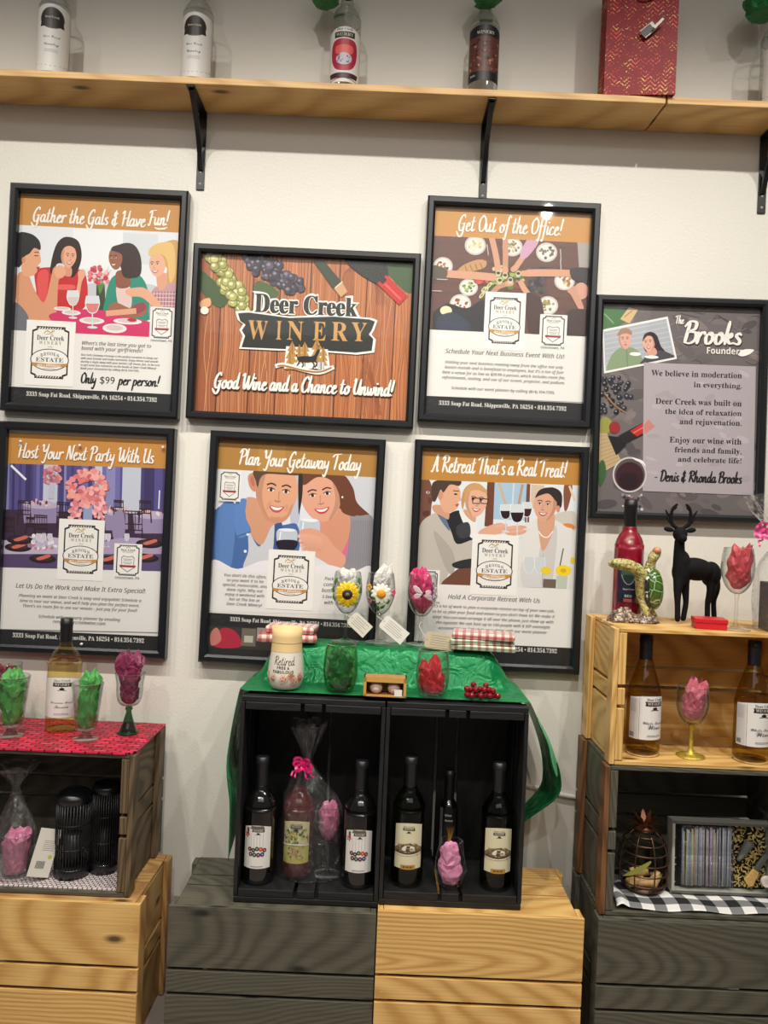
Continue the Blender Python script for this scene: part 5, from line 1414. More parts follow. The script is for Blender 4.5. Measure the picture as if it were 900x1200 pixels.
def bottle(label, p, H, R, body, cap, art=None, lab=(.16, .48), lw=2.0, style='bordeaux', yaw=0.0, group=None, cat='bottle', capfrac=.2, name='wine_bottle', capname='capsule'):
    root = empty(name, p, label, cat, group, (0, 0, yaw))
    n = 0.0138 * H / .28
    if style == 'bordeaux':
        pr = [(0.0001, .004), (R * .55, .003), (R * .86, 0), (R * .97, .003), (R, .010), (R, H * .575), (R * .985, H * .605), (R * .93, H * .64), (R * .82, H * .675), (R * .66, H * .708), (R * .50, H * .735), (n * 1.15, H * .765), (n, H * .80), (n, H * .99), (n * .8, H * .998), (.0001, H)]
    elif style == 'slim':
        pr = [(0.0001, .004), (R * .6, .003), (R * .9, 0), (R, .008), (R, H * .55), (R * .95, H * .60), (R * .8, H * .645), (R * .6, H * .68), (n, H * .73), (n, H * .99), (.0001, H)]
    else:
        pr = [(0.0001, .004), (R * .55, .003), (R * .88, 0), (R * .98, .004), (R, .012), (R, H * .46), (R * .985, H * .50), (R * .93, H * .55), (R * .83, H * .605), (R * .71, H * .66), (R * .59, H * .71), (R * .49, H * .755), (n * 1.1, H * .80), (n, H * .83), (n, H * .99), (.0001, H)]
    # finer profile
    q = catmull([(a, b) for a, b in pr], 3)
    mb = MB(); mb.lathe([(max(.0001, v.x), max(.0002, v.y)) for v in q], 40, cap=False)
    mb.build('glass_body', body, root)
    c = MB()
    cz = H * (1 - capfrac)
    c.lathe([(n + .0006, cz), (n + .0012, cz + .001), (n + .0012, H * .935), (n + .0020, H * .94), (n + .0020, H * .965), (n + .0012, H * .97), (n + .0012, H + .0005), (n * .7, H + .0015), (.0001, H + .0016)], 28, cap=False)
    c.build(capname, cap, root)
    if art:
        Rl = R + .0005
        Q = label_ink(Rl)
        h = (lab[1] - lab[0]) * H * 1000
        art(Q, lw * R * 1000, h)
        zc = (lab[0] + lab[1]) / 2 * H
        link('label', Q.mesh('label', 0.0), M['label'], root, (0, 0, zc))
    return root

def stemware(label, p, bowl, stem_h, foot_r, mat, stem_mat=None, name='wine_glass', group=None, th=0.0012, stem_r=.0035, cone=False):
    """bowl = profile [(r, z)] measured from the bottom of the bowl"""
    root = empty(name, p, label, 'glass', group)
    out = [(v.x, max(.0002, v.y)) for v in catmull(bowl, 4)]
    z0 = stem_h
    prof = [(max(.0001, r), z0 + z) for r, z in out] + [(max(.0001, r - th), z0 + z + (th if i == len(out) - 1 else 0)) for i, (r, z) in reversed(list(enumerate(out)))]
    mb = MB(); mb.lathe(prof, 40, cap=False); mb.build('bowl', mat, root)
    if stem_h > .004:
        s = MB()
        if cone: pr = [(foot_r, 0), (foot_r, .002), (foot_r * .8, .006), (foot_r * .45, stem_h * .45), (foot_r * .25, stem_h * .75), (stem_r, stem_h * .82), (stem_r * 1.5, stem_h * .9), (stem_r, stem_h)]
        else: pr = [(foot_r, 0), (foot_r, .0016), (foot_r * .6, .004), (stem_r * 1.8, .009), (stem_r, .018), (stem_r, stem_h * .8), (stem_r * 1.6, stem_h), (stem_r * 2.2, stem_h + .002)]
        s.lathe([(.0001, 0)] + pr, 32, cap=False)
        s.build('stem', stem_mat or mat, root)
    return root

def tissue(label, p, prof, mat, seed=1, spikes=.02, lean=(0, 0), name='tissue_paper', group=None, nth=26, amp=.28):
    """a crumpled handful of tissue filling a profile [(r, z)] and rising to ragged points"""
    rng = random.Random(seed)
    pr = catmull(prof, 3)
    nz = len(pr)
    top = pr[-1].y
    mb = MB()
    rows = []
    pk = [rng.uniform(0, 1) ** 1.6 for _ in range(nth)]
    for i, v in enumerate(pr):
        t = i / (nz - 1)
        row = []
        for j in range(nth):
            a = 2 * PI * j / nth
            f = noise.noise(Vector((math.cos(a) * 1.7 + seed * 3.1, math.sin(a) * 1.7, v.y * 42)))
            g = noise.noise(Vector((math.cos(a) * 4 + seed, math.sin(a) * 4 + 7, v.y * 95)))
            r = max(.0006, v.x * (1 - amp * .75 + amp * (f * .8 + g * .9)))
            r = min(r, v.x * .985) if t < .62 else r
            z = v.y + (g * .006 * (0.3 + t)) + pk[j] * spikes * max(0, t - .55) / .45
            k = max(0, (v.y) / top)
            row.append((r * math.cos(a) + lean[0] * k * k, r * math.sin(a) + lean[1] * k * k, max(.0005, z)))
        rows.append(row)
    for i in range(nz - 1):
        for j in range(nth):
            q = (j + 1) % nth
            a, b, c, d = rows[i][j], rows[i][q], rows[i + 1][q], rows[i + 1][j]
            if rng.random() < .5: mb.face([a, b, c]); mb.face([a, c, d])
            else: mb.face([a, b, d]); mb.face([b, c, d])
    zc = sum(r[2] for r in rows[-1]) / nth - spikes * .3
    for rr, zz in ((rows[0], rows[0][0][2]), (rows[-1], zc)):
        cx, cy = sum(r[0] for r in rr) / nth, sum(r[1] for r in rr) / nth
        for j in range(nth): mb.face([rr[j], rr[(j + 1) % nth], (cx, cy, zz)])
    o = mb.build(name, mat, loc=p)
    return tag(o, label, 'tissue paper', group)

def paper_mat(name, c, tl=.25):
    m, nt, p, N, L = nodes(name)
    p.inputs['Base Color'].default_value = lin(c); p.inputs['Roughness'].default_value = .45
    p.inputs['Sheen Weight'].default_value = .2
    tr = N('ShaderNodeBsdfTranslucent'); tr.inputs['Color'].default_value = lin(c)
    ms = N('ShaderNodeMixShader'); ms.inputs[0].default_value = tl
    L(p.outputs[0], ms.inputs[1]); L(tr.outputs[0], ms.inputs[2]); L(ms.outputs[0], nt.nodes['Material Output'].inputs['Surface'])
    return m
T_GREEN, T_PINK, T_RED, T_PLUM = paper_mat('green_tissue', (88, 176, 84)), paper_mat('pink_tissue', (226, 132, 172)), paper_mat('red_tissue', (206, 52, 62)), paper_mat('plum_tissue', (140, 40, 84))
T_DKGREEN, T_WHITE, T_HOT, T_ROSE, T_WINE = paper_mat('deep_green_tissue', (18, 104, 56)), paper_mat('white_tissue', (236, 234, 228)), paper_mat('hot_pink_tissue', (226, 58, 124)), paper_mat('rose_tissue', (216, 110, 128)), paper_mat('burgundy_tissue', (120, 36, 50))

def cello(label, p, prof, sx=1.0, sy=1.0, seed=1, name='cellophane_bag', lean=0.0, group=None, shift=None):
    """clear wrap gathered at a neck; prof = [(r, z)], squashed to an oval"""
    pr = catmull(prof, 4)
    n = 44
    mb = MB(); rows = []
    H = prof[-1][1]
    for v in pr:
        row = []
        for j in range(n):
            a = 2 * PI * j / n
            pleat = math.sin(a * 9 + seed) * .5 + math.sin(a * 5 + v.y * 30 + seed * 2) * .5
            f = noise.noise(Vector((math.cos(a) * 2 + seed * 5, math.sin(a) * 2, v.y * 16)))
            am = .05 + .13 * (v.y / H)
            r = max(.002, v.x * (1 + am * pleat + .10 * f))
            ox = shift(v.y) if shift else lean * (v.y / H) ** 2
            zz = v.y + (.012 * f * (v.y / H) ** 3)
            row.append((r * math.cos(a) * (sx if v.y < H * .55 else 1) + ox, r * math.sin(a) * (sy if v.y < H * .55 else .8), zz))
        rows.append(row)
    for i in range(len(rows) - 1):
        for j in range(n):
            q = (j + 1) % n
            mb.face([rows[i][j], rows[i][q], rows[i + 1][q], rows[i + 1][j]], None, 0, True)
    o = mb.build(name, M['cello'], loc=p)
    return tag(o, label, 'gift wrap', group)

def ribbon_bow(label, p, mat, size=.03, seed=1, loops=6, tails=3):
    rng = random.Random(seed)
    mb = MB()
    def strip(pts, w):
        q = catmull(pts, 5)
        for i in range(len(q) - 1):
            a, b = q[i], q[i + 1]
            t = (b - a)
            n = t.cross(Vector((0.1, 1, 0.15)))
            if n.length < 1e-8: n = Vector((0, 0, 1))
            n = n.normalized() * w / 2
            mb.face([a - n, a + n, b + n, b - n], None, 0, False)
    for k in range(loops):
        a = 2 * PI * k / loops + rng.uniform(-.3, .3)
        d = Vector((math.cos(a), -.5 + rng.uniform(-.2, .2), math.sin(a) * .8))
        s = Vector((-math.sin(a), 0, math.cos(a))) * .5
        L_ = size * rng.uniform(.8, 1.2)
        strip([(0, 0, 0), tuple((d + s) * L_ * .7), tuple(d * L_ * 1.15), tuple((d - s) * L_ * .7), (0, -.002, 0)], size * .3)
    for k in range(tails):
        a = rng.uniform(-2.6, -.5)
        pts = []
        for i in range(9):
            u = i / 8
            pts.append((math.cos(a) * size * 2.2 * u + .003 * math.sin(i * 1.7), -.006 - .004 * math.cos(i * 1.7), math.sin(a) * size * 1.6 * u + .003 * math.cos(i * 2.1)))
        strip(pts, size * .2)
    mb.lathe([(.0001, -.006), (.007, -.003), (.007, .004), (.0001, .007)], 12, cap=False)
    return tag(mb.build('ribbon_bow', mat, loc=p, merge=False), label, 'ribbon')

def sheet(fn, nu, nv, th=0.0, smooth=True, name='cloth'):
    """a cloth surface fn(u, v), u and v in 0..1, given a little thickness"""
    mb = MB()
    g = [[Vector(fn(i / nu, j / nv)) for j in range(nv + 1)] for i in range(nu + 1)]
    for i in range(nu):
        for j in range(nv):
            mb.face([g[i][j], g[i + 1][j], g[i + 1][j + 1], g[i][j + 1]], [(i / nu, j / nv), ((i + 1) / nu, j / nv), ((i + 1) / nu, (j + 1) / nv), (i / nu, (j + 1) / nv)], 0, smooth)
    return mb

def skin(name, joints, edges, sub=2):
    """one continuous body grown over a skeleton: joints = [(x, y, z, radius)]"""
    me = bpy.data.meshes.new(name)
    me.from_pydata([j[:3] for j in joints], edges, [])
    o = bpy.data.objects.new(name, me); COL.objects.link(o)
    o.modifiers.new('skin', 'SKIN')
    lay = me.skin_vertices[0] if me.skin_vertices else None
    if lay is None:
        bm = bmesh.new(); bm.from_mesh(me); bm.verts.layers.skin.verify(); bm.to_mesh(me); bm.free()
        lay = me.skin_vertices[0]
    for i, j in enumerate(joints):
        r = j[3] if isinstance(j[3], tuple) else (j[3], j[3])
        lay.data[i].radius = r
        lay.data[i].use_root = (i == 0)
    s = o.modifiers.new('subd', 'SUBSURF'); s.levels = sub; s.render_levels = sub
    dg = bpy.context.evaluated_depsgraph_get()
    out = bpy.data.meshes.new_from_object(o.evaluated_get(dg))
    bpy.data.objects.remove(o)
    for q in out.polygons: q.use_smooth = True
    return out

def fused(name, joints, edges, blobs, voxel=.0016, sub=1):
    """a limb skeleton and rounded masses grown together into one continuous body"""
    a = skin(name + '_limbs', joints, edges, sub)
    bm = bmesh.new(); bm.from_mesh(a)
    for c, r, rot in blobs:
        g = bmesh.ops.create_icosphere(bm, subdivisions=3, radius=1.0)
        Mx = Matrix.Translation(c) @ (rot.to_4x4() if rot else Matrix.Identity(4)) @ Matrix.Diagonal((*r, 1))
        bmesh.ops.transform(bm, matrix=Mx, verts=g['verts'])
    me = bpy.data.meshes.new(name); bm.to_mesh(me); bm.free()
    o = bpy.data.objects.new(name, me); COL.objects.link(o)
    rm = o.modifiers.new('fuse', 'REMESH'); rm.mode = 'VOXEL'; rm.voxel_size = voxel
    sm = o.modifiers.new('soften', 'SMOOTH'); sm.factor = .5; sm.iterations = 9
    dg = bpy.context.evaluated_depsgraph_get()
    out = bpy.data.meshes.new_from_object(o.evaluated_get(dg))
    bpy.data.objects.remove(o)
    for q in out.polygons: q.use_smooth = True
    return out

def blob(mb, c, r, n=14, m=0, rot=None):
    """an ellipsoid"""
    nz = max(4, n // 2)
    R_ = []
    for i in range(nz + 1):
        a = -PI / 2 + PI * i / nz
        row = []
        for j in range(n):
            b = 2 * PI * j / n
            v = Vector((r[0] * math.cos(a) * math.cos(b), r[1] * math.cos(a) * math.sin(b), r[2] * math.sin(a)))
            if rot: v = rot @ v
            row.append(v + Vector(c))
        R_.append(row)
    for i in range(nz):
        for j in range(n):
            q = (j + 1) % n
            if i == 0: mb.face([R_[0][0], R_[1][q], R_[1][j]], None, m, True)
            elif i == nz - 1: mb.face([R_[i][j], R_[i][q], R_[nz][0]], None, m, True)
            else: mb.face([R_[i][j], R_[i][q], R_[i + 1][q], R_[i + 1][j]], None, m, True)
    return mb
# ------------------------------------------------------------------ on the high shelf
T_SHELF = paper_mat('shelf_green_tissue', (20, 130, 62))
for px, py, art, cap, lb, lab in (
        (62, 80, lab_oval, M['blackplastic'], 'clear empty bottle with white oval-crest label, leftmost on the high shelf', (.05, .57)),
        (230, 89, lab_oval, M['copper'], 'clear empty bottle with white label and copper capsule on the high shelf', (.05, .55)),
        (403, 97, lab_shield, M['blackplastic'], 'clear empty bottle with red shield label on the high shelf', (.06, .47)),
        (565, 105, lab_dark, M['brownplastic'], 'clear empty bottle with dark pictorial label on the high shelf', (.12, .55)),
        (908, 120, lab_oval, M['blackplastic'], 'clear empty bottle cut off at the right end of the high shelf', (.05, .5))):
    p = pt(px, py, 1.955, ZS + .0005)
    bottle(lb, p, .30, .0375, M['bottle_clear'], cap, art, lab, 2.7, group='empty wine bottles on the high shelf', yaw=.25 if px < 100 else 0.0, capfrac=.17)
for px, py, sd, r, lb in ((381, -3, 3, .046, 'green tissue paper draped left of the shield-label bottle neck'), (571, -3, 8, .044, 'green tissue paper flared round the dark-label bottle neck'), (894, 12, 5, .05, 'green tissue paper on the bottle at the right shelf end')):
    p = at(px, py, 1.93)
    tissue(lb, p - Vector((0, 0, .015)), [(.010, .001), (r * .8, .002), (r, .02), (r * 1.05, .045), (r * .5, .07)], T_SHELF, sd, .02, group='green tissue on the shelf bottles')

# red holographic gift bag
def holo():
    m, nt, p, N, L = nodes('holographic_red_foil')
    uv = N('ShaderNodeTexCoord'); sp = N('ShaderNodeSeparateXYZ'); L(uv.outputs['Object'], sp.inputs[0])
    def mth(op, a=None, b=None, va=None, vb=None):
        n = N('ShaderNodeMath', operation=op)
        if a is not None: L(a, n.inputs[0])
        elif va is not None: n.inputs[0].default_value = va
        if b is not None: L(b, n.inputs[1])
        elif vb is not None: n.inputs[1].default_value = vb
        return n.outputs[0]
    X, Z = sp.outputs['X'], sp.outputs['Z']
    zig = mth('PINGPONG', X, vb=.012)
    w = mth('ADD', Z, zig)
    fr = mth('FRACT', mth('MULTIPLY', w, vb=1 / .0105))
    band = mth('LESS_THAN', fr, vb=.30)
    dash = N('ShaderNodeTexNoise'); dash.inputs['Scale'].default_value = 260; L(uv.outputs['Object'], dash.inputs['Vector'])
    big = N('ShaderNodeTexNoise'); big.inputs['Scale'].default_value = 26; L(uv.outputs['Object'], big.inputs['Vector'])
    on = mth('MULTIPLY', band, mth('GREATER_THAN', mth('ADD', dash.outputs['Fac'], mth('MULTIPLY', big.outputs['Fac'], vb=.9)), vb=1.02))
    hue = N('ShaderNodeValToRGB'); e = hue.color_ramp.elements
    e[0].position, e[0].color = .35, lin((236, 60, 60)); e[1].position, e[1].color = .62, lin((244, 214, 110))
    k = hue.color_ramp.elements.new(.5); k.color = lin((240, 130, 96))
    n3 = N('ShaderNodeTexNoise'); n3.inputs['Scale'].default_value = 45; L(uv.outputs['Object'], n3.inputs['Vector']); L(n3.outputs['Fac'], hue.inputs['Fac'])
    mx = N('ShaderNodeMix', data_type='RGBA'); L(on, mx.inputs[0]); mx.inputs[6].default_value = lin((138, 14, 26)); L(hue.outputs['Color'], mx.inputs[7])
    L(mx.outputs[2], p.inputs['Base Color'])
    p.inputs['Roughness'].default_value = .5; p.inputs['Specular IOR Level'].default_value = .3
    return m
gb = pt(745, 112, 1.93, ZS + .0005)
bag = empty('gift_bag', gb, 'shiny red holographic paper gift bag standing on the high shelf', 'gift bag', None, (0, 0, -.10))
HOLO = holo()
mb = MB()
W_, D_, H_ = .168, .085, .31
f = [(-W_ / 2, -D_ / 2), (W_ / 2, -D_ / 2), (W_ / 2, 0), (W_ / 2 - .014, .004), (W_ / 2, D_ / 2), (-W_ / 2, D_ / 2), (-W_ / 2, .008), (-W_ / 2 + .012, .004)]
f = [(-W_ / 2, -D_ / 2), (W_ / 2, -D_ / 2), (W_ / 2 - .010, 0), (W_ / 2, D_ / 2), (-W_ / 2, D_ / 2), (-W_ / 2 + .010, 0)]
for i in range(6):
    a, b = f[i], f[(i + 1) % 6]
    mb.face([(a[0], a[1], 0), (b[0], b[1], 0), (b[0], b[1], H_), (a[0], a[1], H_)])
    mb.face([(a[0] * .97, a[1] * .97, H_), (b[0] * .97, b[1] * .97, H_), (b[0] * .97, b[1] * .97, .004), (a[0] * .97, a[1] * .97, .004)])
    mb.face([(a[0], a[1], H_), (b[0], b[1], H_), (b[0] * .97, b[1] * .97, H_), (a[0] * .97, a[1] * .97, H_)])
mb.face([(x, y, 0) for x, y in f][::-1])
mb.build('bag_body', HOLO, bag)
cord = plain('red_cord', (206, 40, 30), .5)
for sy in (-1, 1):
    h = MB()
    h.tube(catmull([(-.034, sy * (D_ / 2 + .002), .285), (-.036, sy * (D_ / 2 + .004), .255), (-.018, sy * (D_ / 2 + .006), .232), (.006, sy * (D_ / 2 + .006), .225), (.03, sy * (D_ / 2 + .005), .236), (.036, sy * (D_ / 2 + .004), .262), (.034, sy * (D_ / 2 + .002), .287)], 6), .0021, 8)
    h.build('handle', cord, bag)
tg = MB()
r1 = Matrix.Rotation(.75, 3, 'Y'); r2 = Matrix.Rotation(-.7, 3, 'Y')
tg.box((.014, -D_ / 2 - .010, .150), (.036, .0008, .022), rot=r2); tg.box((.034, -D_ / 2 - .016, .158), (.006, .012, .030), rot=r1)
tagm = plain('silver_tag', (206, 202, 190), .3); tg.build('gift_tag', [tagm], bag)
dk = MB(); dk.box((.010, -D_ / 2 - .0105, .147), (.030, .0008, .018), rot=r2); dk.build('tag_window', plain('dark_tag', (40, 28, 30), .4), bag)

# ------------------------------------------------------------------ left stack, top
ZL = .6530
def weave(name, c1, c2, dark, su, sv, rough=.5):
    m, nt, p, N, L = nodes(name)
    tc = N('ShaderNodeTexCoord'); mp = N('ShaderNodeMapping'); L(tc.outputs['Object'], mp.inputs['Vector'])
    nz = N('ShaderNodeTexNoise'); nz.inputs['Scale'].default_value = 40
    L(tc.outputs['Object'], nz.inputs['Vector'])
    vm = N('ShaderNodeVectorMath', operation='MULTIPLY_ADD'); vm.inputs[1].default_value = (.004, .0022, 0); L(nz.outputs['Color'], vm.inputs[0]); L(mp.outputs['Vector'], vm.inputs[2])
    b = N('ShaderNodeTexBrick'); b.inputs['Scale'].default_value = 1.0
    b.inputs['Brick Width'].default_value = su; b.inputs['Row Height'].default_value = sv; b.inputs['Mortar Size'].default_value = sv * .16; b.inputs['Mortar Smooth'].default_value = .6
    b.inputs['Color1'].default_value = lin(c1); b.inputs['Color2'].default_value = lin(c2); b.inputs['Mortar'].default_value = lin(dark)
    L(vm.outputs[0], b.inputs['Vector'])
    L(b.outputs['Color'], p.inputs['Base Color']); p.inputs['Roughness'].default_value = rough
    bp = N('ShaderNodeBump'); bp.invert = True; bp.inputs['Strength'].default_value = .9; bp.inputs['Distance'].default_value = .003
    L(b.outputs['Fac'], bp.inputs['Height']); L(bp.outputs['Normal'], p.inputs['Normal'])
    return m
def mat_mesh(x0, x1, y0, y1, cr, th, seed=0, amp=.0012):
    """woven place mat with a rounded near-right corner"""
    mb = MB()
    nx, ny = 60, 28
    def P(i, j, top):
        u, v = i / nx, j / ny
        x, y = x0 + (x1 - x0) * u, y0 + (y1 - y0) * v
        dx, dy = x - (x1 - cr), (y0 + cr) - y
        if dx > 0 and dy > 0:
            m_ = max(dx, dy); l = math.hypot(dx, dy)
            if l > 1e-9: x, y = (x1 - cr) + dx * m_ / l, (y0 + cr) - dy * m_ / l
        z = (th + amp * noise.noise(Vector((x * 26 + seed, y * 26, 0)))) if top else 0
        return (x, y, z)
    for i in range(nx):
        for j in range(ny):
            mb.face([P(i, j, 1), P(i + 1, j, 1), P(i + 1, j + 1, 1), P(i, j + 1, 1)], None, 0, True)
            mb.face([P(i, j, 0), P(i, j + 1, 0), P(i + 1, j + 1, 0), P(i + 1, j, 0)])
    for i in range(nx):
        for a, b, j in ((i, i + 1, 0), (i + 1, i, ny)): mb.face([P(a, j, 0), P(b, j, 0), P(b, j, 1), P(a, j, 1)])
    for j in range(ny):
        for a, b, i in ((j + 1, j, 0), (j, j + 1, nx)): mb.face([P(i, a, 0), P(i, b, 0), P(i, b, 1), P(i, a, 1)])
    return mb
yl = yc(1.742)
o = mat_mesh(-.235, .228, -.126, .121, .03, .004).build('place_mat', weave('red_woven_straw', (240, 48, 88), (164, 10, 40), (40, 4, 12), .030, .0120), loc=(-.757, yl, ZL + .0001))
tag(o, 'red woven place mat covering the top of the left grey crate', 'place mat')
ZM = ZL + .0048
bottle('pale white wine bottle with cream label standing on the red mat', pt(73, 857, 1.90, ZM), .268, .0395, M['wine_pale'], M['blackplastic'], lambda Q, w, h: lab_white(Q, w, h, ('Premium Fruit', 'Tuscan'), False), (.135, .475), 2.7, yaw=.12, capfrac=.205)
# footed pilsners with green tissue
pil = [(.0001, 0), (.021, .001), (.0245, .006), (.028, .035), (.032, .07), (.036, .108)]
def pilsner(label, p, k=1.0):
    return stemware(label, p, [(r * k, z * k) for r, z in pil], .022, .028, M['glass'], name='pilsner_glass', th=.002, stem_r=.009)
g1 = pt(100, 870, 1.83, ZM); pilsner('clear footed glass of green tissue between the white wine bottle and the goblet', g1)
tissue('light green tissue paper in the footed glass beside the white wine bottle', g1 + Vector((0, 0, .026)), [(.018, .001), (.0235, .01), (.0275, .04), (.028, .08), (.030, .108), (.018, .124)], T_GREEN, 4, .014, (.010, 0))
g2 = pt(12, 867, 1.83, ZM); pilsner('clear footed glass of green tissue at the left edge of the red mat', g2, 1.08)
tissue('light green tissue paper in the glass at the left edge', g2 + Vector((0, 0, .027)), [(.018, .001), (.0255, .01), (.030, .04), (.034, .08), (.033, .104), (.016, .12)], T_GREEN, 9, .014, (.004, 0))
g3 = pt(4, 850, 1.94, ZM)
stemware('clear stemmed glass of burgundy tissue behind the green one at the left edge', g3, [(.0001, 0), (.02, .003), (.034, .025), (.038, .055), (.0385, .085)], .06, .032, M['glass'])
tissue('burgundy tissue paper in the glass at the back left', g3 + Vector((0, 0, .064)), [(.012, .001), (.03, .02), (.034, .05), (.025, .066)], T_WINE, 6, .016)
g4 = pt(150, 857, 1.89, ZM)
stemware('goblet with green cone stem holding plum tissue at the right end of the red mat', g4, [(.0001, 0), (.018, .002), (.027, .012), (.031, .03), (.032, .055), (.036, .078)], .066, .0265, M['glass'], M['glass_green'], name='goblet', stem_r=.0062, cone=True)
tissue('plum tissue paper rising out of the green-stemmed goblet', g4 + Vector((0, 0, .070)), [(.010, .001), (.023, .010), (.028, .03), (.026, .05), (.035, .078), (.036, .098), (.020, .112)], T_PLUM, 11, .022)

# ------------------------------------------------------------------ inside the left crate
ZLI = .3356 + .0092
o = mat_mesh(-.196, .196, -.112, .100, .004, .003, 3, .0006).build('place_mat', weave('white_woven_straw', (226, 214, 212), (206, 190, 190), (44, 34, 36), .011, .0075), loc=(-.757, yl, ZLI))
tag(o, 'white woven place mat lying inside the left grey crate', 'place mat')
ZLI += .0037
def lantern(label, p, R, H, cap):
    root = empty('wire_lantern', p, label, 'lantern', 'black wire lanterns in the left crate')
    b = MB(); b.lathe([(.0001, 0), (R, 0), (R, .020), (R * .97, .022), (.0001, .022)], 40, cap=False); b.build('base', M['iron'], root)
    for k in range(36):
        a = 2 * PI * k / 36
        w = MB(); w.tube([(R * .96 * math.cos(a), R * .96 * math.sin(a), .018), (R * .96 * math.cos(a), R * .96 * math.sin(a), H - .012)], .0013, 5); w.build('wire', M['iron'], root)
    for z in (H * .36, H * .66):
        h = MB(); h.tube([(R * .96 * math.cos(2 * PI * i / 36), R * .96 * math.sin(2 * PI * i / 36), z) for i in range(36)], .0013, 5, closed=True); h.build('hoop', M['iron'], root)
    t = MB()
    t.lathe([(.0001, H - .016), (R, H - .016), (R, H - .004), (R * .86, H + .004), (R * .5, H + .012) if cap else (R * .86, H - .002), (.0001, H + .014) if cap else (.0001, H - .002)], 40, cap=False)
    t.build('lid', M['iron'], root)
    c = MB(); c.lathe([(.0001, .022), (R * .5, .022), (R * .5, H * .5), (.0001, H * .5)], 24, cap=False); c.build('candle', plain('grey_candle', (40, 40, 42), .5), root)
lantern('black wire lantern behind the white barcode card in the left crate', pt(84, 1026, 1.82, ZLI), .0405, .185, True)
lantern('black wire lantern tight against the right side of the left crate', pt(121, 1026, 1.845, ZLI), .0325, .200, False)
# barcode card leaning on the lantern
def card_art(Q):
    Q.rect(-24, -52, 48, 104, (214, 208, 198))
    for k in range(6): Q.rect(-8, -26 + k * 4, 26, 1, (120, 116, 112))
    for k in range(9): Q.rect(-12 + k * 2.2, 18, 1.2, 16, (50, 48, 48))
    Q.ell(14, 8, 4.5, 4.5, (176, 190, 60), n=16)
Q = Ink(lambda p: Vector((p[0] * .001, -p[1] * .001)), step=.00002); card_art(Q)
cp = pt(53, 985, 1.785, ZLI + .060)
card = empty('price_card', cp, 'white barcode card tilted against the black wire lantern', 'card', None, (-.12, .30, .62))
MB().box((0, .0006, 0), (.048, .001, .104)).build('card_stock', M['white_paper'], card)
link('printed_face', Q.mesh('printed_face', .0002), M['label'], card)
# cellophane gift with a tumbler of pink tissue
tp = pt(18, 1024, 1.805, ZLI)
stemware('clear tumbler of pink tissue inside cellophane in the left crate', tp, [(.0001, 0), (.026, .001), (.031, .008), (.036, .04), (.038, .075), (.037, .094)], 0, 0, M['glass'], name='tumbler', th=.0015)
tissue('pink tissue paper in the cellophane-wrapped tumbler, left crate', tp + Vector((0, 0, .003)), [(.022, .001), (.028, .01), (.033, .04), (.034, .08), (.022, .092)], T_PINK, 14, .008)
cello('clear cellophane bag round the pink tissue tumbler in the left crate', tp + Vector((0, 0, -.0001)), [(.040, .001), (.046, .006), (.046, .05), (.044, .1), (.026, .15), (.008, .195), (.018, .215), (.052, .252)], 1.05, .95, 2, lean=-.01)

# ------------------------------------------------------------------ top of the black crates: green satin
YB = yc(1.745)
XB0, XB1, ZB = -.3015, .343, .7952
def satin():
    m, nt, p, N, L = nodes('green_satin')
    p.inputs['Base Color'].default_value = lin((10, 104, 56)); p.inputs['Roughness'].default_value = .27
    p.inputs['Anisotropic'].default_value = .4; p.inputs['Specular Tint'].default_value = lin((150, 255, 190)); p.inputs['Sheen Weight'].default_value = .4; p.inputs['Sheen Tint'].default_value = lin((120, 230, 160))
    tc = N('ShaderNodeTexCoord'); n = N('ShaderNodeTexNoise'); n.inputs['Scale'].default_value = 24; n.inputs['Detail'].default_value = 3; n.inputs['Distortion'].default_value = 1.2
    b = N('ShaderNodeBump'); b.inputs['Strength'].default_value = .45; b.inputs['Distance'].default_value = .014
    L(tc.outputs['Object'], n.inputs['Vector']); L(n.outputs['Fac'], b.inputs['Height']); L(b.outputs['Normal'], p.inputs['Normal'])
    return m
def sst(a, b, x):
    t = max(0, min(1, (x - a) / (b - a))); return t * t * (3 - 2 * t)
RIS, RX0, RX1 = .088, -.235, .265
def green(u, v):
    """u across the display, v from the wall (0) to the front edge (1)"""
    y = -.045 - v * .215
    # path across: left fall, top, right fall
    Lf, Tp, Rf = .40, XB1 - XB0, .42
    s = u * (Lf + Tp + Rf)
    nz = noise.noise(Vector((s * 7, y * 9, 3.3)))
    ris = RIS * sst(-.185, -.125, y)
    if Lf <= s <= Lf + Tp:
        x = XB0 + (s - Lf)
        k = sst(XB0 - .0, RX0, x) * (1 - sst(RX1, XB1 + .0, x))
        z = ZB + .004 + ris * k + .004 * nz * (1 - k * .6)
        if y < -.12 and k > 0.5: z += .003 * math.sin(x * 60 + nz * 4) * sst(-.2, -.14, y) * (1 - sst(-.14, -.12, y))
        return (x, y, max(ZB + .0015, z))
    if s < Lf:
        d = Lf - s
        bul = .040 * math.sin(min(1, d / .26) * PI * .72) * (1 - .45 * sst(.16, .3, d)) + .022 * sst(.36, .43, d) * (1 - v)
        bul *= .45 + .55 * (1 - abs(v - .35))
        return (XB0 - .004 - bul + .004 * nz * sst(0, .05, d), y, max(.338, ZB + .004 - d * .985 + .010 * v))
    d = s - Lf - Tp
    fall = d * (.98 - .62 * sst(0, .75, v) + .05 * math.sin(v * 9))
    bul = .105 * math.sin(min(1, fall / .24) * PI * .5) * (1 - .9 * sst(.24, .36, fall)) * (.5 + .5 * (1 - abs(v - .45)))
    return (XB1 + .004 + max(0, bul) + .006 * nz * sst(0, .05, d), y, ZB + .004 - fall)
mb = sheet(green, 130, 46)
GREEN = satin()
o = mb.build('satin_cloth', GREEN)
so = o.modifiers.new('thickness', 'SOLIDIFY'); so.thickness = .0012; so.offset = 1
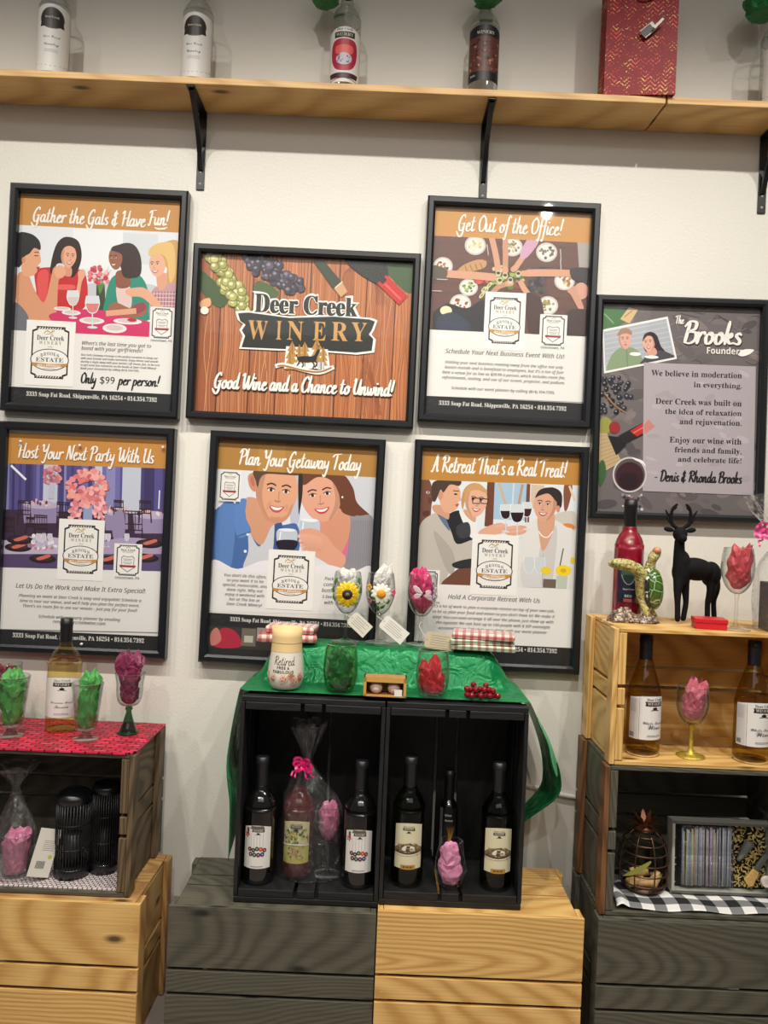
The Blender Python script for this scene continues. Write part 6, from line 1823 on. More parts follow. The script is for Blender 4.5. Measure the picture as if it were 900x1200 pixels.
tag(o, 'shiny green satin cloth draped over the two black upright crates', 'cloth')

ZT = ZB + .0085                      # standing height in front
# 'Retired' stemless glass with a paper collar
rt = pt(334, 811, 1.80, ZT)
ret = empty('stemless_glass', rt, 'frosted stemless glass lettered Retired with cream paper collar', 'glass')
pr = [(.0001, .001), (.026, .0), (.034, .005), (.0405, .022), (.0412, .036), (.0390, .060), (.0355, .084), (.0338, .1)]
q = catmull(pr, 4)
MB().lathe([(max(.0001, v.x), v.y) for v in q], 40, cap=False).build('glass_body', plain('frosted_cream_glass', (222, 214, 200), .3, coat=.4), ret)
MB().lathe([(.0358, .086), (.0346, .1), (.0343, .118), (.0350, .138), (.0344, .138), (.0337, .118), (.0340, .1), (.0352, .086)], 36, cap=False).build('paper_collar', plain('cream_card', (224, 194, 138), .6), ret)
Q = label_ink(.0418)
Q.brush('Retired', -27, 4, 52, 10, (58, 44, 46), 1.6); Q.type('FREE &', -2, 13, 30, (60, 48, 48), 'bold', 'c', h=9); Q.type('FABULOUS', -2, 22, 50, (60, 48, 48), 'bold', 'c', h=9)
rng = random.Random(3)
for k in range(15):
    fx, fy = rng.uniform(-52, 52), rng.uniform(26, 44)
    cc = rng.choice([(196, 120, 104), (214, 150, 132), (176, 110, 90), (226, 180, 160), (160, 120, 80)])
    for j in range(6): Q.ell(fx + 4.4 * math.cos(j * 1.05), fy + 4.4 * math.sin(j * 1.05), 3.6, 1.7, cc, j * 1.05, 8)
    Q.ell(fx, fy, 1.6, 1.6, (150, 100, 60), n=8)
def fit(v):
    x, y, z = v
    a, r = math.atan2(x, -y), math.hypot(x, y) - .0418
    zz = z + .062
    R = .0415
    for (r0, z0), (r1, z1) in zip([(w.x, w.y) for w in q][:-1], [(w.x, w.y) for w in q][1:]):
        if z0 <= zz <= z1 and z1 > z0: R = r0 + (r1 - r0) * (zz - z0) / (z1 - z0); break
    R += .0004 + r
    return (R * math.sin(a), -R * math.cos(a), zz)
link('lettering', Q.mesh('lettering', 0, fit), M['label'], ret)
MB().lathe([(.0345, .1045), (.0349, .105), (.0349, .107), (.0345, .1075)], 36, cap=False).build('collar_band', plain('tan_band', (196, 158, 96), .6), ret)

stl = [(.0001, .001), (.024, 0), (.031, .004), (.037, .022), (.0395, .045), (.038, .075), (.034, .105)]
def stemless(label, p, mat, k=1.0):
    return stemware(label, p, [(r * k, z * k) for r, z in stl], 0, 0, mat, name='stemless_glass', th=.0013)
g = pt(398, 812, 1.795, ZT); stemless('stemless glass of dark green tissue standing below the sunflower glass', g, clear('green_tint_glass', (.86, .95, .84), (.3, .4, .2), 1, .02))
tissue('dark green tissue paper in the stemless glass below the sunflower', g + Vector((0, 0, .004)), [(.02, .001), (.03, .012), (.035, .04), (.033, .068), (.02, .085)], paper_mat('leaf_green_tissue', (30, 112, 58)), 21, .012)
g = pt(506, 814, 1.785, ZT); stemless('stemless glass of red tissue beside the bath ball box', g, M['glass'], .98)
tissue('red tissue paper in the stemless glass beside the bath ball box', g + Vector((0, 0, .004)), [(.02, .001), (.03, .010), (.035, .035), (.033, .052), (.018, .062)], paper_mat('bright_red_tissue', (206, 26, 40)), 23, .03, (-.01, 0))
# kraft box with two bath balls
bx = pt(451, 813, 1.77, ZT)
kraft = plain('kraft_card', (170, 124, 74), .6, vary=.1, bscale=60)
root = empty('kraft_box', bx, 'open-fronted kraft box holding two pale bath balls', 'box', None, (0, 0, -.03))
mb = MB(); w, h, d = .095, .042, .044
mb.box((0, 0, .0012), (w, d, .0024)); mb.box((0, 0, h - .0012), (w, d, .0024)); mb.box((-w / 2 + .0012, 0, h / 2), (.0024, d, h)); mb.box((w / 2 - .0012, 0, h / 2), (.0024, d, h)); mb.box((0, d / 2 - .001, h / 2), (w, .002, h))
mb.build('carton', kraft, root)
mb = MB()
for c, s in (((0, -d / 2, h - .005), (w, .0016, .010)), ((0, -d / 2, .002), (w, .0016, .004)), ((-w / 2 + .003, -d / 2, h / 2), (.006, .0016, h)), ((w / 2 - .003, -d / 2, h / 2), (.006, .0016, h))): mb.box(c, s)
mb.build('window_frame', plain('kraft_dark', (196, 150, 76), .5), root)
MB().box((.030, -d / 2 - .0012, .010), (.017, .0006, .015)).build('price_sticker', M['white_paper'], root)
pm = plain('pale_pink_ball', (224, 196, 184), .6, bump=.2, bscale=300)
for k, (dx, lb) in enumerate(((-.020, 'pale pink bath ball, left of the pair in the kraft box'), (.020, 'pale pink bath ball half behind the price sticker in the kraft box'))):
    b = blob(MB(), (0, 0, 0), (.0145, .0145, .0145), 24).build('bath_ball', pm, loc=bx + Vector((dx, -.002, .0025 + .0145)))
    tag(b, lb, 'bath ball', 'bath balls in the kraft box')
# bunch of dark red beads
root = empty('bead_bunch', pt(563, 815, 1.775, ZT - .001), 'bunch of shiny dark red berries on the green cloth', 'decoration')
rng = random.Random(5)
bm_ = plain('dark_red_bead', (122, 6, 26), .12, coat=.8)
spots = [(-.030, 0, 0), (-.020, -.008, 0), (-.010, .004, 0), (0, -.006, 0), (.011, .002, 0), (.021, -.004, 0), (.031, .003, 0), (.039, -.002, 0), (-.026, .010, 0), (-.004, .014, 0), (.016, .014, 0), (-.022, .002, .012), (-.012, -.004, .013), (-.001, .004, .013), (.008, -.003, .013), (.019, .004, .012), (.028, -.002, .011), (-.016, .006, .022), (0.012, .005, .021), (-.030, .004, .012)]
for x, y, z in spots:
    r = rng.uniform(.0068, .0080)
    blob(MB(), (x, y, z + .0078), (r, r, r), 16).build('bead', bm_, root)

# plaid parcels on the raised back of the cloth
def plaid(name, base, c1, c2):
    m, nt, p, N, L = nodes(name)
    tc = N('ShaderNodeTexCoord'); mp = N('ShaderNodeMapping'); mp.inputs['Rotation'].default_value = (0, 0, .0); L(tc.outputs['Object'], mp.inputs['Vector'])
    cols = []
    for ax, sc, c in (('X', 34, c1), ('Y', 34, c2), ('Z', 44, c2)):
        wv = N('ShaderNodeTexWave', wave_type='BANDS', bands_direction=ax); wv.inputs['Scale'].default_value = sc * .5; L(mp.outputs['Vector'], wv.inputs['Vector'])
        g_ = N('ShaderNodeMath', operation='GREATER_THAN'); g_.inputs[1].default_value = .62; L(wv.outputs['Fac'], g_.inputs[0])
        cols.append((g_.outputs[0], c))
    cur = None
    for f_, c in cols:
        mx = N('ShaderNodeMix', data_type='RGBA', blend_type='MULTIPLY'); mx.inputs[7].default_value = lin(c)
        s_ = N('ShaderNodeMath', operation='MULTIPLY'); s_.inputs[1].default_value = .75; L(f_, s_.inputs[0]); L(s_.outputs[0], mx.inputs[0])
        if cur is None: mx.inputs[6].default_value = lin(base)
        else: L(cur, mx.inputs[6])
        cur = mx.outputs[2]
    L(cur, p.inputs['Base Color']); p.inputs['Roughness'].default_value = .3; p.inputs['Coat Weight'].default_value = .5
    return m
def parcel(label, p, w, d, h, mat, yaw):
    mb = MB(); mb.box((0, 0, h / 2), (w, d, h))
    o = mb.build('wrapped_parcel', mat, loc=p, rot=(0, 0, yaw)); bevel(o, h * .35, 3)
    tag(o, label, 'parcel', 'plaid wrapped parcels on the green cloth')
PA, PB = plaid('red_plaid', (232, 214, 204), (206, 110, 110), (214, 96, 96)), plaid('green_red_plaid', (226, 222, 206), (206, 120, 120), (110, 160, 116))
ZR = ZB + RIS + .0085
parcel('red plaid wrapped parcel lying behind the Retired glass, lower of two', pt(336, 766, 1.915, ZR), .142, .075, .020, PA, .12)
parcel('red plaid wrapped parcel lying behind the Retired glass, upper of two', pt(342, 752, 1.925, ZR + .0203), .120, .070, .018, PA, -.1)
parcel('plaid wrapped parcel at the right end of the cloth, bottom of three', pt(565, 775, 1.915, ZR), .155, .08, .013, PB, -.1)
parcel('plaid wrapped parcel at the right end of the cloth, middle of three', pt(562, 766, 1.92, ZR + .0133), .155, .075, .012, PB, .06)
parcel('plaid wrapped parcel at the right end of the cloth, topmost of three', pt(566, 757, 1.915, ZR + .0256), .150, .07, .017, PA, -.12)

# painted stemmed glasses with tags
def wineglass_bowl(k=1.0): return [(r * k, z * k) for r, z in [(.0001, 0), (.012, .002), (.0255, .018), (.0345, .042), (.0365, .062), (.0345, .084), (.0315, .102)]]
def bowl_r(z, k=1.0):
    b = [(v.x, v.y) for v in catmull(wineglass_bowl(k), 4)]
    for (r0, z0), (r1, z1) in zip(b[:-1], b[1:]):
        if z0 <= z <= z1 and z1 > z0: return r0 + (r1 - r0) * (z - z0) / (z1 - z0)
    return b[-1][0]
def on_bowl(a, z, st, lift=.0008, k=1.0):
    r = bowl_r(z, k) + lift
    return Vector((r * math.sin(a), -r * math.cos(a), st + z))
def petals(root, name, mat, st, a0, z0, n, r0, r1, w, th=.0012, k=1.0, seed=0):
    """a modelled flower lying on the bowl: n petals round (angle a0, height z0)"""
    mb = MB()
    def P(dx, dz, lift):
        R = bowl_r(max(.004, z0 + dz), k)
        return on_bowl(a0 + dx / max(.02, R), max(.004, z0 + dz), st, lift, k)
    for i in range(n):
        t = 2 * PI * i / n + seed
        c, s = math.cos(t), math.sin(t)
        ring = []
        for j in range(12):
            b = 2 * PI * j / 12
            u = (r0 + r1) / 2 + (r1 - r0) / 2 * math.cos(b)
            v = w / 2 * math.sin(b) * (1.0 if math.cos(b) > -.4 else .7)
            ring.append((u * c - v * s, u * s + v * c))
        lo = .0009 + .0006 * (i % 2)
        B = [P(x, z, lo) for x, z in ring]
        T = [P(((r0 + r1) / 2 * c) + (x - (r0 + r1) / 2 * c) * .7, ((r0 + r1) / 2 * s) + (z - (r0 + r1) / 2 * s) * .7, lo + th) for x, z in ring]
        for j in range(12): mb.face([B[j], B[(j + 1) % 12], T[(j + 1) % 12], T[j]], None, 0, True)
        mb.face(T, None, 0, True)
    return mb.build(name, mat, root, merge=False)
def disc(root, name, mat, st, a0, z0, r, th=.003, k=1.0):
    mb = MB()
    rings = []
    for rr, l in ((r, .001), (r, .001 + th * .6), (r * .7, .001 + th), (.0003, .001 + th * 1.05)):
        rings.append([on_bowl(a0 + rr * math.cos(2 * PI * j / 18) / max(.02, bowl_r(z0, k)), max(.004, z0 + rr * math.sin(2 * PI * j / 18)), st, l, k) for j in range(18)])
    for A, B in zip(rings[:-1], rings[1:]):
        for j in range(18): mb.face([A[j], A[(j + 1) % 18], B[(j + 1) % 18], B[j]], None, 0, True)
    return mb.build(name, mat, root)
def hang_tag(root, c, w, h, rz, tilt, col, st, dep=0.0, curl=0.0):
    """a printed tag on a string tied to the stem"""
    Q = Ink(lambda p: Vector((p[0] * .001, -p[1] * .001)), step=.00002)
    W, H = w * 1000, h * 1000
    Q.poly([(-W / 2, -H / 2 + 5), (-W / 2 + 5, -H / 2), (W / 2, -H / 2), (W / 2, H / 2), (-W / 2 + 5, H / 2), (-W / 2, H / 2 - 5)], col)
    rr = random.Random(int(W * 10))
    for k in range(5): Q.rect(-W * .32, -H * .32 + k * H * .14, W * rr.uniform(.5, .74), H * .03, (140, 132, 124))
    Q.ell(-W / 2 + 4, 0, 1.4, 1.4, (120, 110, 100), n=10)
    me = Q.mesh('hang_tag')
    o = link('hang_tag', me, M['label'], root, c, (dep, tilt, rz))
    s = o.modifiers.new('thickness', 'SOLIDIFY'); s.thickness = .0004
    e = Matrix.Translation(c) @ (Matrix.Rotation(rz, 4, 'Z') @ Matrix.Rotation(tilt, 4, 'Y') @ Matrix.Rotation(dep, 4, 'X'))
    a = e @ Vector((-w / 2 + .004, -.001, 0))
    m_ = (a + Vector((0, 0, st - .004))) / 2 + Vector((-.012, -.006, .006))
    mb = MB(); mb.tube(catmull([(0.004, -.004, st - .006), (.002, -.005, st - .012), tuple(m_), tuple(a)], 6), .0006, 5)
    mb.build('string', plain('white_string', (214, 210, 200), .7), root)
LEAF = plain('leaf_green_clay', (70, 112, 44), .45)
ST = .070
gp = pt(404, 766, 1.925, ZR + .001)
sf = stemware('stemmed wine glass with a modelled sunflower, left of the three', gp, wineglass_bowl(), ST, .034, M['glass'])
petals(sf, 'flower', plain('sunflower_yellow', (240, 208, 34), .45), ST, .05, .050, 17, .010, .0325, .0105)
petals(sf, 'flower', plain('sunflower_gold', (226, 178, 24), .45), ST, .05, .050, 14, .009, .027, .010, seed=.2)
disc(sf, 'flower_centre', plain('sunflower_brown', (48, 30, 22), .6, bump=.6, bscale=700), ST, .05, .050, .0120); disc(sf, 'flower_eye', plain('seed_grey', (112, 96, 88), .6), ST, .05, .050, .0052, .0045)
for a0, z0, sd in ((-1.0, .070, 1.2), (1.0, .072, 1.8), (-1.1, .05, 1.5)): petals(sf, 'leaf', LEAF, ST, a0, z0, 2, .001, .02, .012, seed=sd)
hang_tag(sf, Vector((.034, -.040, .050)), .056, .036, .15, .72, (222, 216, 202), ST)
tissue('white tissue paper in the sunflower glass', gp + Vector((0, 0, ST + .062)), [(.026, .001), (.031, .012), (.030, .03), (.016, .042)], T_WHITE, 31, .008)
gp = pt(443, 763, 1.935, ZR + .001)
df = stemware('stemmed wine glass with a modelled white daisy, middle of the three', gp, wineglass_bowl(), ST, .034, M['glass'])
petals(df, 'flower', plain('daisy_white', (240, 234, 222), .45), ST, .05, .054, 13, .007, .0265, .0105)
disc(df, 'flower_centre', plain('daisy_orange', (232, 158, 30), .5, bump=.5, bscale=600), ST, .05, .054, .0105, .004)
petals(df, 'small_flower', plain('orange_clay', (222, 158, 44), .5), ST, -.85, .068, 5, .002, .009, .008); petals(df, 'small_flower', plain('pink_clay', (226, 84, 130), .5), ST, 1.05, .056, 5, .002, .010, .009); petals(df, 'small_flower', plain('mauve_clay', (196, 120, 130), .5), ST, -.9, .036, 5, .002, .009, .008)
for a0, z0, sd in ((-.15, .026, 1.5), (.45, .028, .8), (-.6, .05, 2.2)): petals(df, 'leaf', LEAF, ST, a0, z0, 2, .001, .015, .009, seed=sd)
hang_tag(df, Vector((.036, -.042, .040)), .070, .036, -.05, .66, (232, 228, 218), ST)
tissue('white tissue paper rising from the daisy glass', gp + Vector((0, 0, ST + .066)), [(.022, .001), (.027, .012), (.024, .032), (.014, .048)], T_WHITE, 33, .012, (.016, 0))
gp = pt(492, 763, 1.93, ZR + .001)
bf = stemware('stemmed wine glass with a butterfly over pink tissue, right of the three', gp, wineglass_bowl(1.02), ST, .034, M['glass'])
pw = clear('butterfly_wing', (.92, .9, .93), (.7, .7, .74), 1, .2, haze=.5)
for a0, z0, sd, ln in ((-.02, .058, 2.5, .031), (-.02, .056, 3.4, .024), (.0, .056, -.35, .034), (.0, .058, .3, .022)): petals(bf, 'wing', pw, ST, a0, z0, 1, .001, ln, .014, th=.0008, seed=sd)
petals(bf, 'butterfly_body', M['iron'], ST, 0, .057, 2, .0, .009, .005, th=.003, seed=.9)
PUR = plain('purple_wire', (104, 70, 150), .3)
for k, (a0, z0) in enumerate(((.7, .078), (.95, .066), (.8, .054), (1.1, .05))):
    mb = MB(); mb.tube([tuple(on_bowl(a0 + .16 * math.cos(t * .7), z0 + .008 * math.sin(t * .7), ST, .002)) for t in range(9)], .0011, 6, closed=True); mb.build('curl', PUR if k % 2 == 0 else M['white_paper'], bf)
hang_tag(bf, Vector((.046, -.034, .016)), .074, .040, .1, .12, (206, 190, 158), ST)
tissue('hot pink tissue paper filling the butterfly glass', gp + Vector((0, 0, ST + .006)), [(.008, .001), (.022, .014), (.031, .036), (.034, .06), (.032, .085), (.020, .105)], T_HOT, 35, .010, (-.008, 0))
# ------------------------------------------------------------------ inside the black crates
Z1 = .3335 + .0318
Z2 = .3415 + .0318
bottle('dark wine bottle with jar ornament label at the left of the left black crate', pt(302, 1030, 1.80, Z1), .279, .0365, M['wine_dark'], M['blackplastic'], lab_ornaments, (.13, .46), 1.85, group='ornament label bottles', capfrac=.24)
bottle('dark wine bottle with jar ornament label at the right of the left black crate', pt(419, 1030, 1.80, Z1), .279, .0365, M['wine_dark'], M['blackplastic'], lab_ornaments, (.13, .46), 1.85, group='ornament label bottles', capfrac=.24)
bp = pt(347, 1022, 1.83, Z1 + .001)
bottle('rose wine bottle with floral label wrapped in the cellophane gift', bp, .262, .0355, M['wine_rose'], M['blackplastic'], lab_floral, (.14, .49), 1.85, capfrac=.2)
gp = pt(383, 1022, 1.83, Z1 + .001)
stemware('wine glass of pink tissue wrapped beside the rose bottle in cellophane', gp, [(.0001, 0), (.012, .002), (.024, .016), (.031, .038), (.032, .058), (.029, .085)], .075, .03, M['glass'])
tissue('pink tissue paper in the cellophane-wrapped wine glass, black crate', gp + Vector((0, 0, .08)), [(.008, .001), (.02, .012), (.028, .034), (.029, .06), (.022, .08)], T_PINK, 41, .012)
cello('clear cellophane gift bag tied with pink ribbon in the left black crate', pt(362, 1022, 1.828, Z1), [(.060, .001), (.068, .004), (.068, .06), (.066, .12), (.060, .175), (.040, .215), (.020, .245), (.011, .262), (.016, .285), (.036, .33), (.045, .355)], 1.10, .66, 5, shift=lambda z: -.014 * sst(.15, .27, z))
PK = plain('hot_pink_ribbon', (216, 22, 110), .25, coat=.5)
ribbon_bow('curled hot pink ribbon tying the cellophane gift in the left black crate', pt(355, 895, 1.80), PK, .020, 4, 6, 4)

bottle('green-glass white wine bottle with bridge label, left in the right black crate', pt(476, 1031, 1.80, Z2), .285, .0368, M['wine_green'], M['blackplastic'], lab_bridge, (.15, .49), 1.85, group='bridge label bottles', capfrac=.24)
bottle('green-glass white wine bottle with bridge label, right in the right black crate', pt(580, 1031, 1.80, Z2), .280, .0368, M['wine_green'], M['blackplastic'], lab_bridge, (.15, .49), 1.85, group='bridge label bottles', capfrac=.24)
def lab_grass(Q, w, h):
    Q.rect(-w / 2, -h / 2, w, h, (20, 20, 20)); Q.rect(-w / 2, -h / 2, w * .2, h, (96, 96, 92))
    Q.type('Olive', 0, -h * .32, w * .34, (220, 216, 206), 'bold', 'c'); Q.type('Grove', 2, -h * .2, w * .4, (220, 216, 206), 'bold', 'c')
    for k in range(5): Q.line([(w * .02, h * .4), (w * (.05 + .05 * k), h * .1), (w * (-.05 + .1 * k), -h * .08)], 1.8, (184, 120, 50), taper=True)
bottle('slim black bottle with grass label behind the pink tissue tumbler', pt(523, 1010, 1.90, Z2), .225, .0235, M['wine_dark'], M['blackplastic'], lab_grass, (.16, .62), 2.0, 'slim', yaw=-.1, capfrac=.3)
# faceted tumbler with pink tissue
gp = pt(527, 1033, 1.785, Z2)
root = empty('faceted_tumbler', gp, 'faceted clear tumbler of pink tissue on the floor of the right black crate', 'glass')
mb = MB()
rows = [(.018, 0, 0), (.026, .006, .5), (.0375, .036, 0), (.0335, .066, .5), (.0255, .102, 0)]
n = 7
R_ = [[(r * math.cos(2 * PI * (j + o_) / n), r * math.sin(2 * PI * (j + o_) / n), z) for j in range(n)] for r, z, o_ in rows]
for i in range(4):
    a, b = R_[i], R_[i + 1]
    for j in range(n):
        if rows[i][2] == 0: mb.face([a[j], a[(j + 1) % n], b[j]]); mb.face([a[(j + 1) % n], b[(j + 1) % n], b[j]])
        else: mb.face([a[j], b[(j + 1) % n], b[j]]); mb.face([a[j], a[(j + 1) % n], b[(j + 1) % n]])
mb.face(R_[0][::-1])
mb.build('glass_body', M['glass'], root)
rim = MB(); rim.tube([R_[4][j] for j in range(n)], .0012, 6, closed=True)
for i in range(4):
    for j in range(n):
        rim.tube([R_[i][j], R_[i + 1][j]], .0005, 5)
        rim.tube([R_[i][(j + 1) % n] if rows[i][2] == 0 else R_[i][j], R_[i + 1][j] if rows[i][2] == 0 else R_[i + 1][(j + 1) % n]], .0005, 5)
rim.tube([R_[2][j] for j in range(n)], .0006, 5, closed=True); rim.build('rim', M['glass'], root)
tissue('pale pink tissue paper in the faceted tumbler, right black crate', gp + Vector((0, 0, .004)), [(.015, .001), (.023, .008), (.033, .034), (.030, .060), (.022, .082), (.012, .092)], paper_mat('pale_pink_tissue', (232, 150, 190)), 44, .010, (-.005, 0), nth=13, amp=.26)

# ------------------------------------------------------------------ right stack, inside the pine crate
ZN = .676 + .0094
lw = lambda Q, w, h: lab_white(Q, w, h, ('White Sunset', 'Wine'))
bottle('golden white wine bottle with white label at the left inside the pine crate', pt(752, 886, 1.81, ZN), .272, .0378, M['wine_gold'], M['navy'], lw, (.145, .49), 2.95, 'burgundy', group='white label bottles in the pine crate', capfrac=.205, yaw=.22)
bottle('golden white wine bottle with white label at the right inside the pine crate', pt(879, 893, 1.79, ZN), .272, .0388, M['wine_gold'], M['navy'], lw, (.145, .49), 2.95, 'burgundy', group='white label bottles in the pine crate', capfrac=.205, yaw=.08)
gp = pt(809, 887, 1.80, ZN)
stemware('wine glass with gold glitter stem between the two bottles in the pine crate', gp, [(.0001, 0), (.013, .002), (.028, .018), (.0355, .042), (.036, .062), (.034, .088)], .072, .032, M['glass'], M['gold'], stem_r=.0045)
tissue('rose pink tissue paper in the gold-stemmed glass', gp + Vector((0, 0, .081)), [(.010, .001), (.026, .014), (.031, .035), (.03, .06), (.02, .082)], T_ROSE, 51, .022, (.012, 0))

# ------------------------------------------------------------------ right stack, top
ZC = .9805
bottle('red wine bottle with dark blue label behind the turtle on the pine crate', pt(734, 722, 1.925, ZC), .290, .0355, M['wine_red'], M['blackplastic'], lab_red, (.14, .47), 1.9, yaw=-.1, capfrac=.255)
# turtle figurine on its rock
tz = ZC
def tp_(px, py, d=1.855): return at(px, py, d)
t0 = pt(742, 727, 1.855, tz)
turtle = empty('turtle_figurine', t0, 'painted sea turtle figurine rearing up on a rock in front of the red wine bottle', 'figurine')
def rel(v): return Vector(v) - t0
rock = MB()
def lump(cx, cy, rx, ry, h, seed):
    n, nz = 26, 8
    rows = []
    for i in range(nz + 1):
        a = PI / 2 * i / nz
        row = []
        for j in range(n):
            b = 2 * PI * j / n
            f = 1 + .28 * noise.noise(Vector((math.cos(b) * 2.5 + seed, math.sin(b) * 2.5, a * 2)))
            row.append((cx + rx * f * math.cos(a) * math.cos(b), cy + ry * f * math.cos(a) * math.sin(b), max(0, h * f * math.sin(a) * (1 + .2 * noise.noise(Vector((b * 3, a * 4, seed)))))))
        rows.append(row)
    for i in range(nz):
        for j in range(n): rock.face([rows[i][j], rows[i][(j + 1) % n], rows[i + 1][(j + 1) % n], rows[i + 1][j]], None, 0, True)
    rock.face(rows[0][::-1])
lump(-.026, .0, .033, .028, .030, 3); lump(.026, .0, .036, .026, .018, 8)
def speck(name, cols, scale, rough=.5):
    m, nt, p, N, L = nodes(name)
    tc = N('ShaderNodeTexCoord'); vo = N('ShaderNodeTexVoronoi'); vo.inputs['Scale'].default_value = scale
    L(tc.outputs['Object'], vo.inputs['Vector'])
    r = N('ShaderNodeValToRGB'); r.color_ramp.interpolation = 'CONSTANT'
    e = r.color_ramp.elements
    sx = N('ShaderNodeSeparateColor'); L(vo.outputs['Color'], sx.inputs[0]); L(sx.outputs[0], r.inputs['Fac'])
    for i, c in enumerate(cols):
        k = e[i] if i < 2 else r.color_ramp.elements.new(i / len(cols))
        k.position = i / len(cols); k.color = lin(c)
    L(r.outputs['Color'], p.inputs['Base Color']); p.inputs['Roughness'].default_value = rough
    b = N('ShaderNodeBump'); b.inputs['Strength'].default_value = .5; b.inputs['Distance'].default_value = .002; L(vo.outputs['Distance'], b.inputs['Height']); L(b.outputs['Normal'], p.inputs['Normal'])
    return m
rock.build('rock', speck('rock_speckle', [(96, 82, 70), (150, 132, 110), (60, 48, 44), (190, 176, 156), (112, 80, 66)], 260, .4), turtle)
J = [rel(tp_(x, y, d)) for x, y, d in ((754, 690, 1.868), (752, 708, 1.866), (760, 666, 1.862), (765, 656, 1.855), (768, 648, 1.85),
                                      (750, 670, 1.850), (738, 663, 1.840), (725, 660, 1.836), (715, 658, 1.834), (755, 713, 1.850), (759, 723, 1.846), (764, 716, 1.87), (770, 724, 1.875), (754, 680, 1.862))]
rad = [.016, .013, .012, .0115, .0135, .0135, .0145, .0130, .0075, .009, .006, .008, .005, .015]
arm_c = (J[6] + J[7]) / 2
body = fused('turtle_body', [(v.x, v.y, v.z, r) for v, r in zip(J, rad)], [(0, 1), (0, 13), (13, 2), (2, 3), (3, 4), (13, 5), (5, 6), (6, 7), (7, 8), (1, 9), (9, 10), (1, 11), (11, 12)],
             [(rel(tp_(753, 690, 1.866)), (.017, .018, .042), Matrix.Rotation(-.08, 3, 'Y')), (arm_c + Vector((-.003, 0, 0)), (.036, .009, .0145), Matrix.Rotation(.06, 3, 'Y')), (rel(tp_(747, 668, 1.852)), (.020, .011, .015), Matrix.Rotation(.75, 3, 'Y')), (rel(tp_(767, 651, 1.853)), (.0125, .0125, .0215), Matrix.Rotation(.55, 3, 'Y')), (rel(tp_(762, 663, 1.86)), (.0125, .012, .016), Matrix.Rotation(.3, 3, 'Y')), (rel(tp_(757, 716, 1.850)), (.0085, .008, .022), Matrix.Rotation(-.15, 3, 'Y'))], .0016)
link('body', body, speck('turtle_skin', [(186, 178, 108), (150, 150, 84), (206, 196, 138), (104, 112, 70), (196, 170, 100)], 330, .4), turtle)
# shell: ridged dome with a pale edge and scutes
sc_ = rel(tp_(766, 690, 1.857))
def shell_mat():
    m, nt, p, N, L = nodes('turtle_shell')
    tc = N('ShaderNodeTexCoord'); vo = N('ShaderNodeTexVoronoi', feature='DISTANCE_TO_EDGE'); vo.inputs['Scale'].default_value = 44; L(tc.outputs['Object'], vo.inputs['Vector'])
    r = N('ShaderNodeValToRGB'); e = r.color_ramp.elements
    e[0].position, e[0].color = .015, lin((176, 190, 150)); e[1].position, e[1].color = .05, lin((40, 92, 34))
    k = r.color_ramp.elements.new(.5); k.color = lin((96, 104, 40))
    L(vo.outputs['Distance'], r.inputs['Fac']); L(r.outputs['Color'], p.inputs['Base Color']); p.inputs['Roughness'].default_value = .15; p.inputs['Coat Weight'].default_value = .6
    return m
rs = Matrix.Rotation(-.06, 3, 'Y') @ Matrix.Rotation(-.55, 3, 'Z')
sh = blob(MB(), sc_, (.023, .027, .0495), 28, 0, rs); sh.build('shell', shell_mat(), turtle)
rim_ = MB()
rim_.tube([tuple(sc_ + rs @ Vector((-.009, .0265 * math.cos(t * PI / 14), .0475 * math.sin(t * PI / 14)))) for t in range(28)], .0058, 8, closed=True)
rim_.build('shell_rim', speck('shell_rim_scutes', [(40, 40, 36), (54, 56, 46), (206, 206, 186), (34, 40, 34)], 150, .3), turtle)
hd = MB(); blob(hd, rel(tp_(770, 645, 1.846)), (.0095, .010, .0085), 14); hd.build('face_patch', plain('coral_patch', (206, 140, 104), .4), turtle)

# black deer figurine
dz = 1.85
D0 = pt(806, 727, dz, ZC)
deer = empty('deer_figurine', D0, 'flocked black standing deer figurine with antlers on the pine crate', 'figurine')
def dj(px, py, d=dz): return at(px, py, d) - D0
k = [(813, 668, 1.865, .018), (798, 668, 1.85, .0185), (796, 654, 1.845, .016), (796, 641, 1.843, .0132), (797, 628, 1.842, .0125), (834, 672, 1.885, .018),
     (794, 690, 1.842, .0112), (794, 708, 1.84, .0074), (794, 728, 1.84, .0076), (803, 690, 1.862, .0105), (804, 706, 1.862, .0072), (800, 726, 1.862, .0074),
     (834, 692, 1.875, .0125), (829, 706, 1.875, .0072), (829, 727, 1.875, .0074), (839, 690, 1.895, .0125), (836, 704, 1.90, .007), (837, 725, 1.90, .0072)]
js = []
for x, y, d, r in k:
    v = dj(x, y, d)
    if y > 720: v.z = .004
    js.append((v.x, v.y, v.z, r))
db = fused('deer_body', js, [(0, 1), (1, 2), (2, 3), (3, 4), (0, 5), (1, 6), (6, 7), (7, 8), (1, 9), (9, 10), (10, 11), (5, 12), (12, 13), (13, 14), (5, 15), (15, 16), (16, 17)],
           [(dj(815, 667, 1.866), (.058, .027, .0275), Matrix.Rotation(.1, 3, 'Y') @ Matrix.Rotation(.45, 3, 'Z')), (dj(833, 673, 1.886), (.024, .024, .031), None), (dj(798, 670, 1.852), (.021, .021, .030), None), (dj(800, 658, 1.847), (.017, .017, .026), None)], .0018)
BLK = plain('flocked_black', (10, 10, 12), .8, spec=.25, bump=.3, bscale=700)
link('body', db, BLK, deer)
h = MB(); hc = dj(797, 626, 1.84); blob(h, hc, (.0165, .016, .0175), 18); blob(h, hc + Vector((0, -.014, -.009)), (.0105, .014, .0105), 16); h.build('head', BLK, deer)
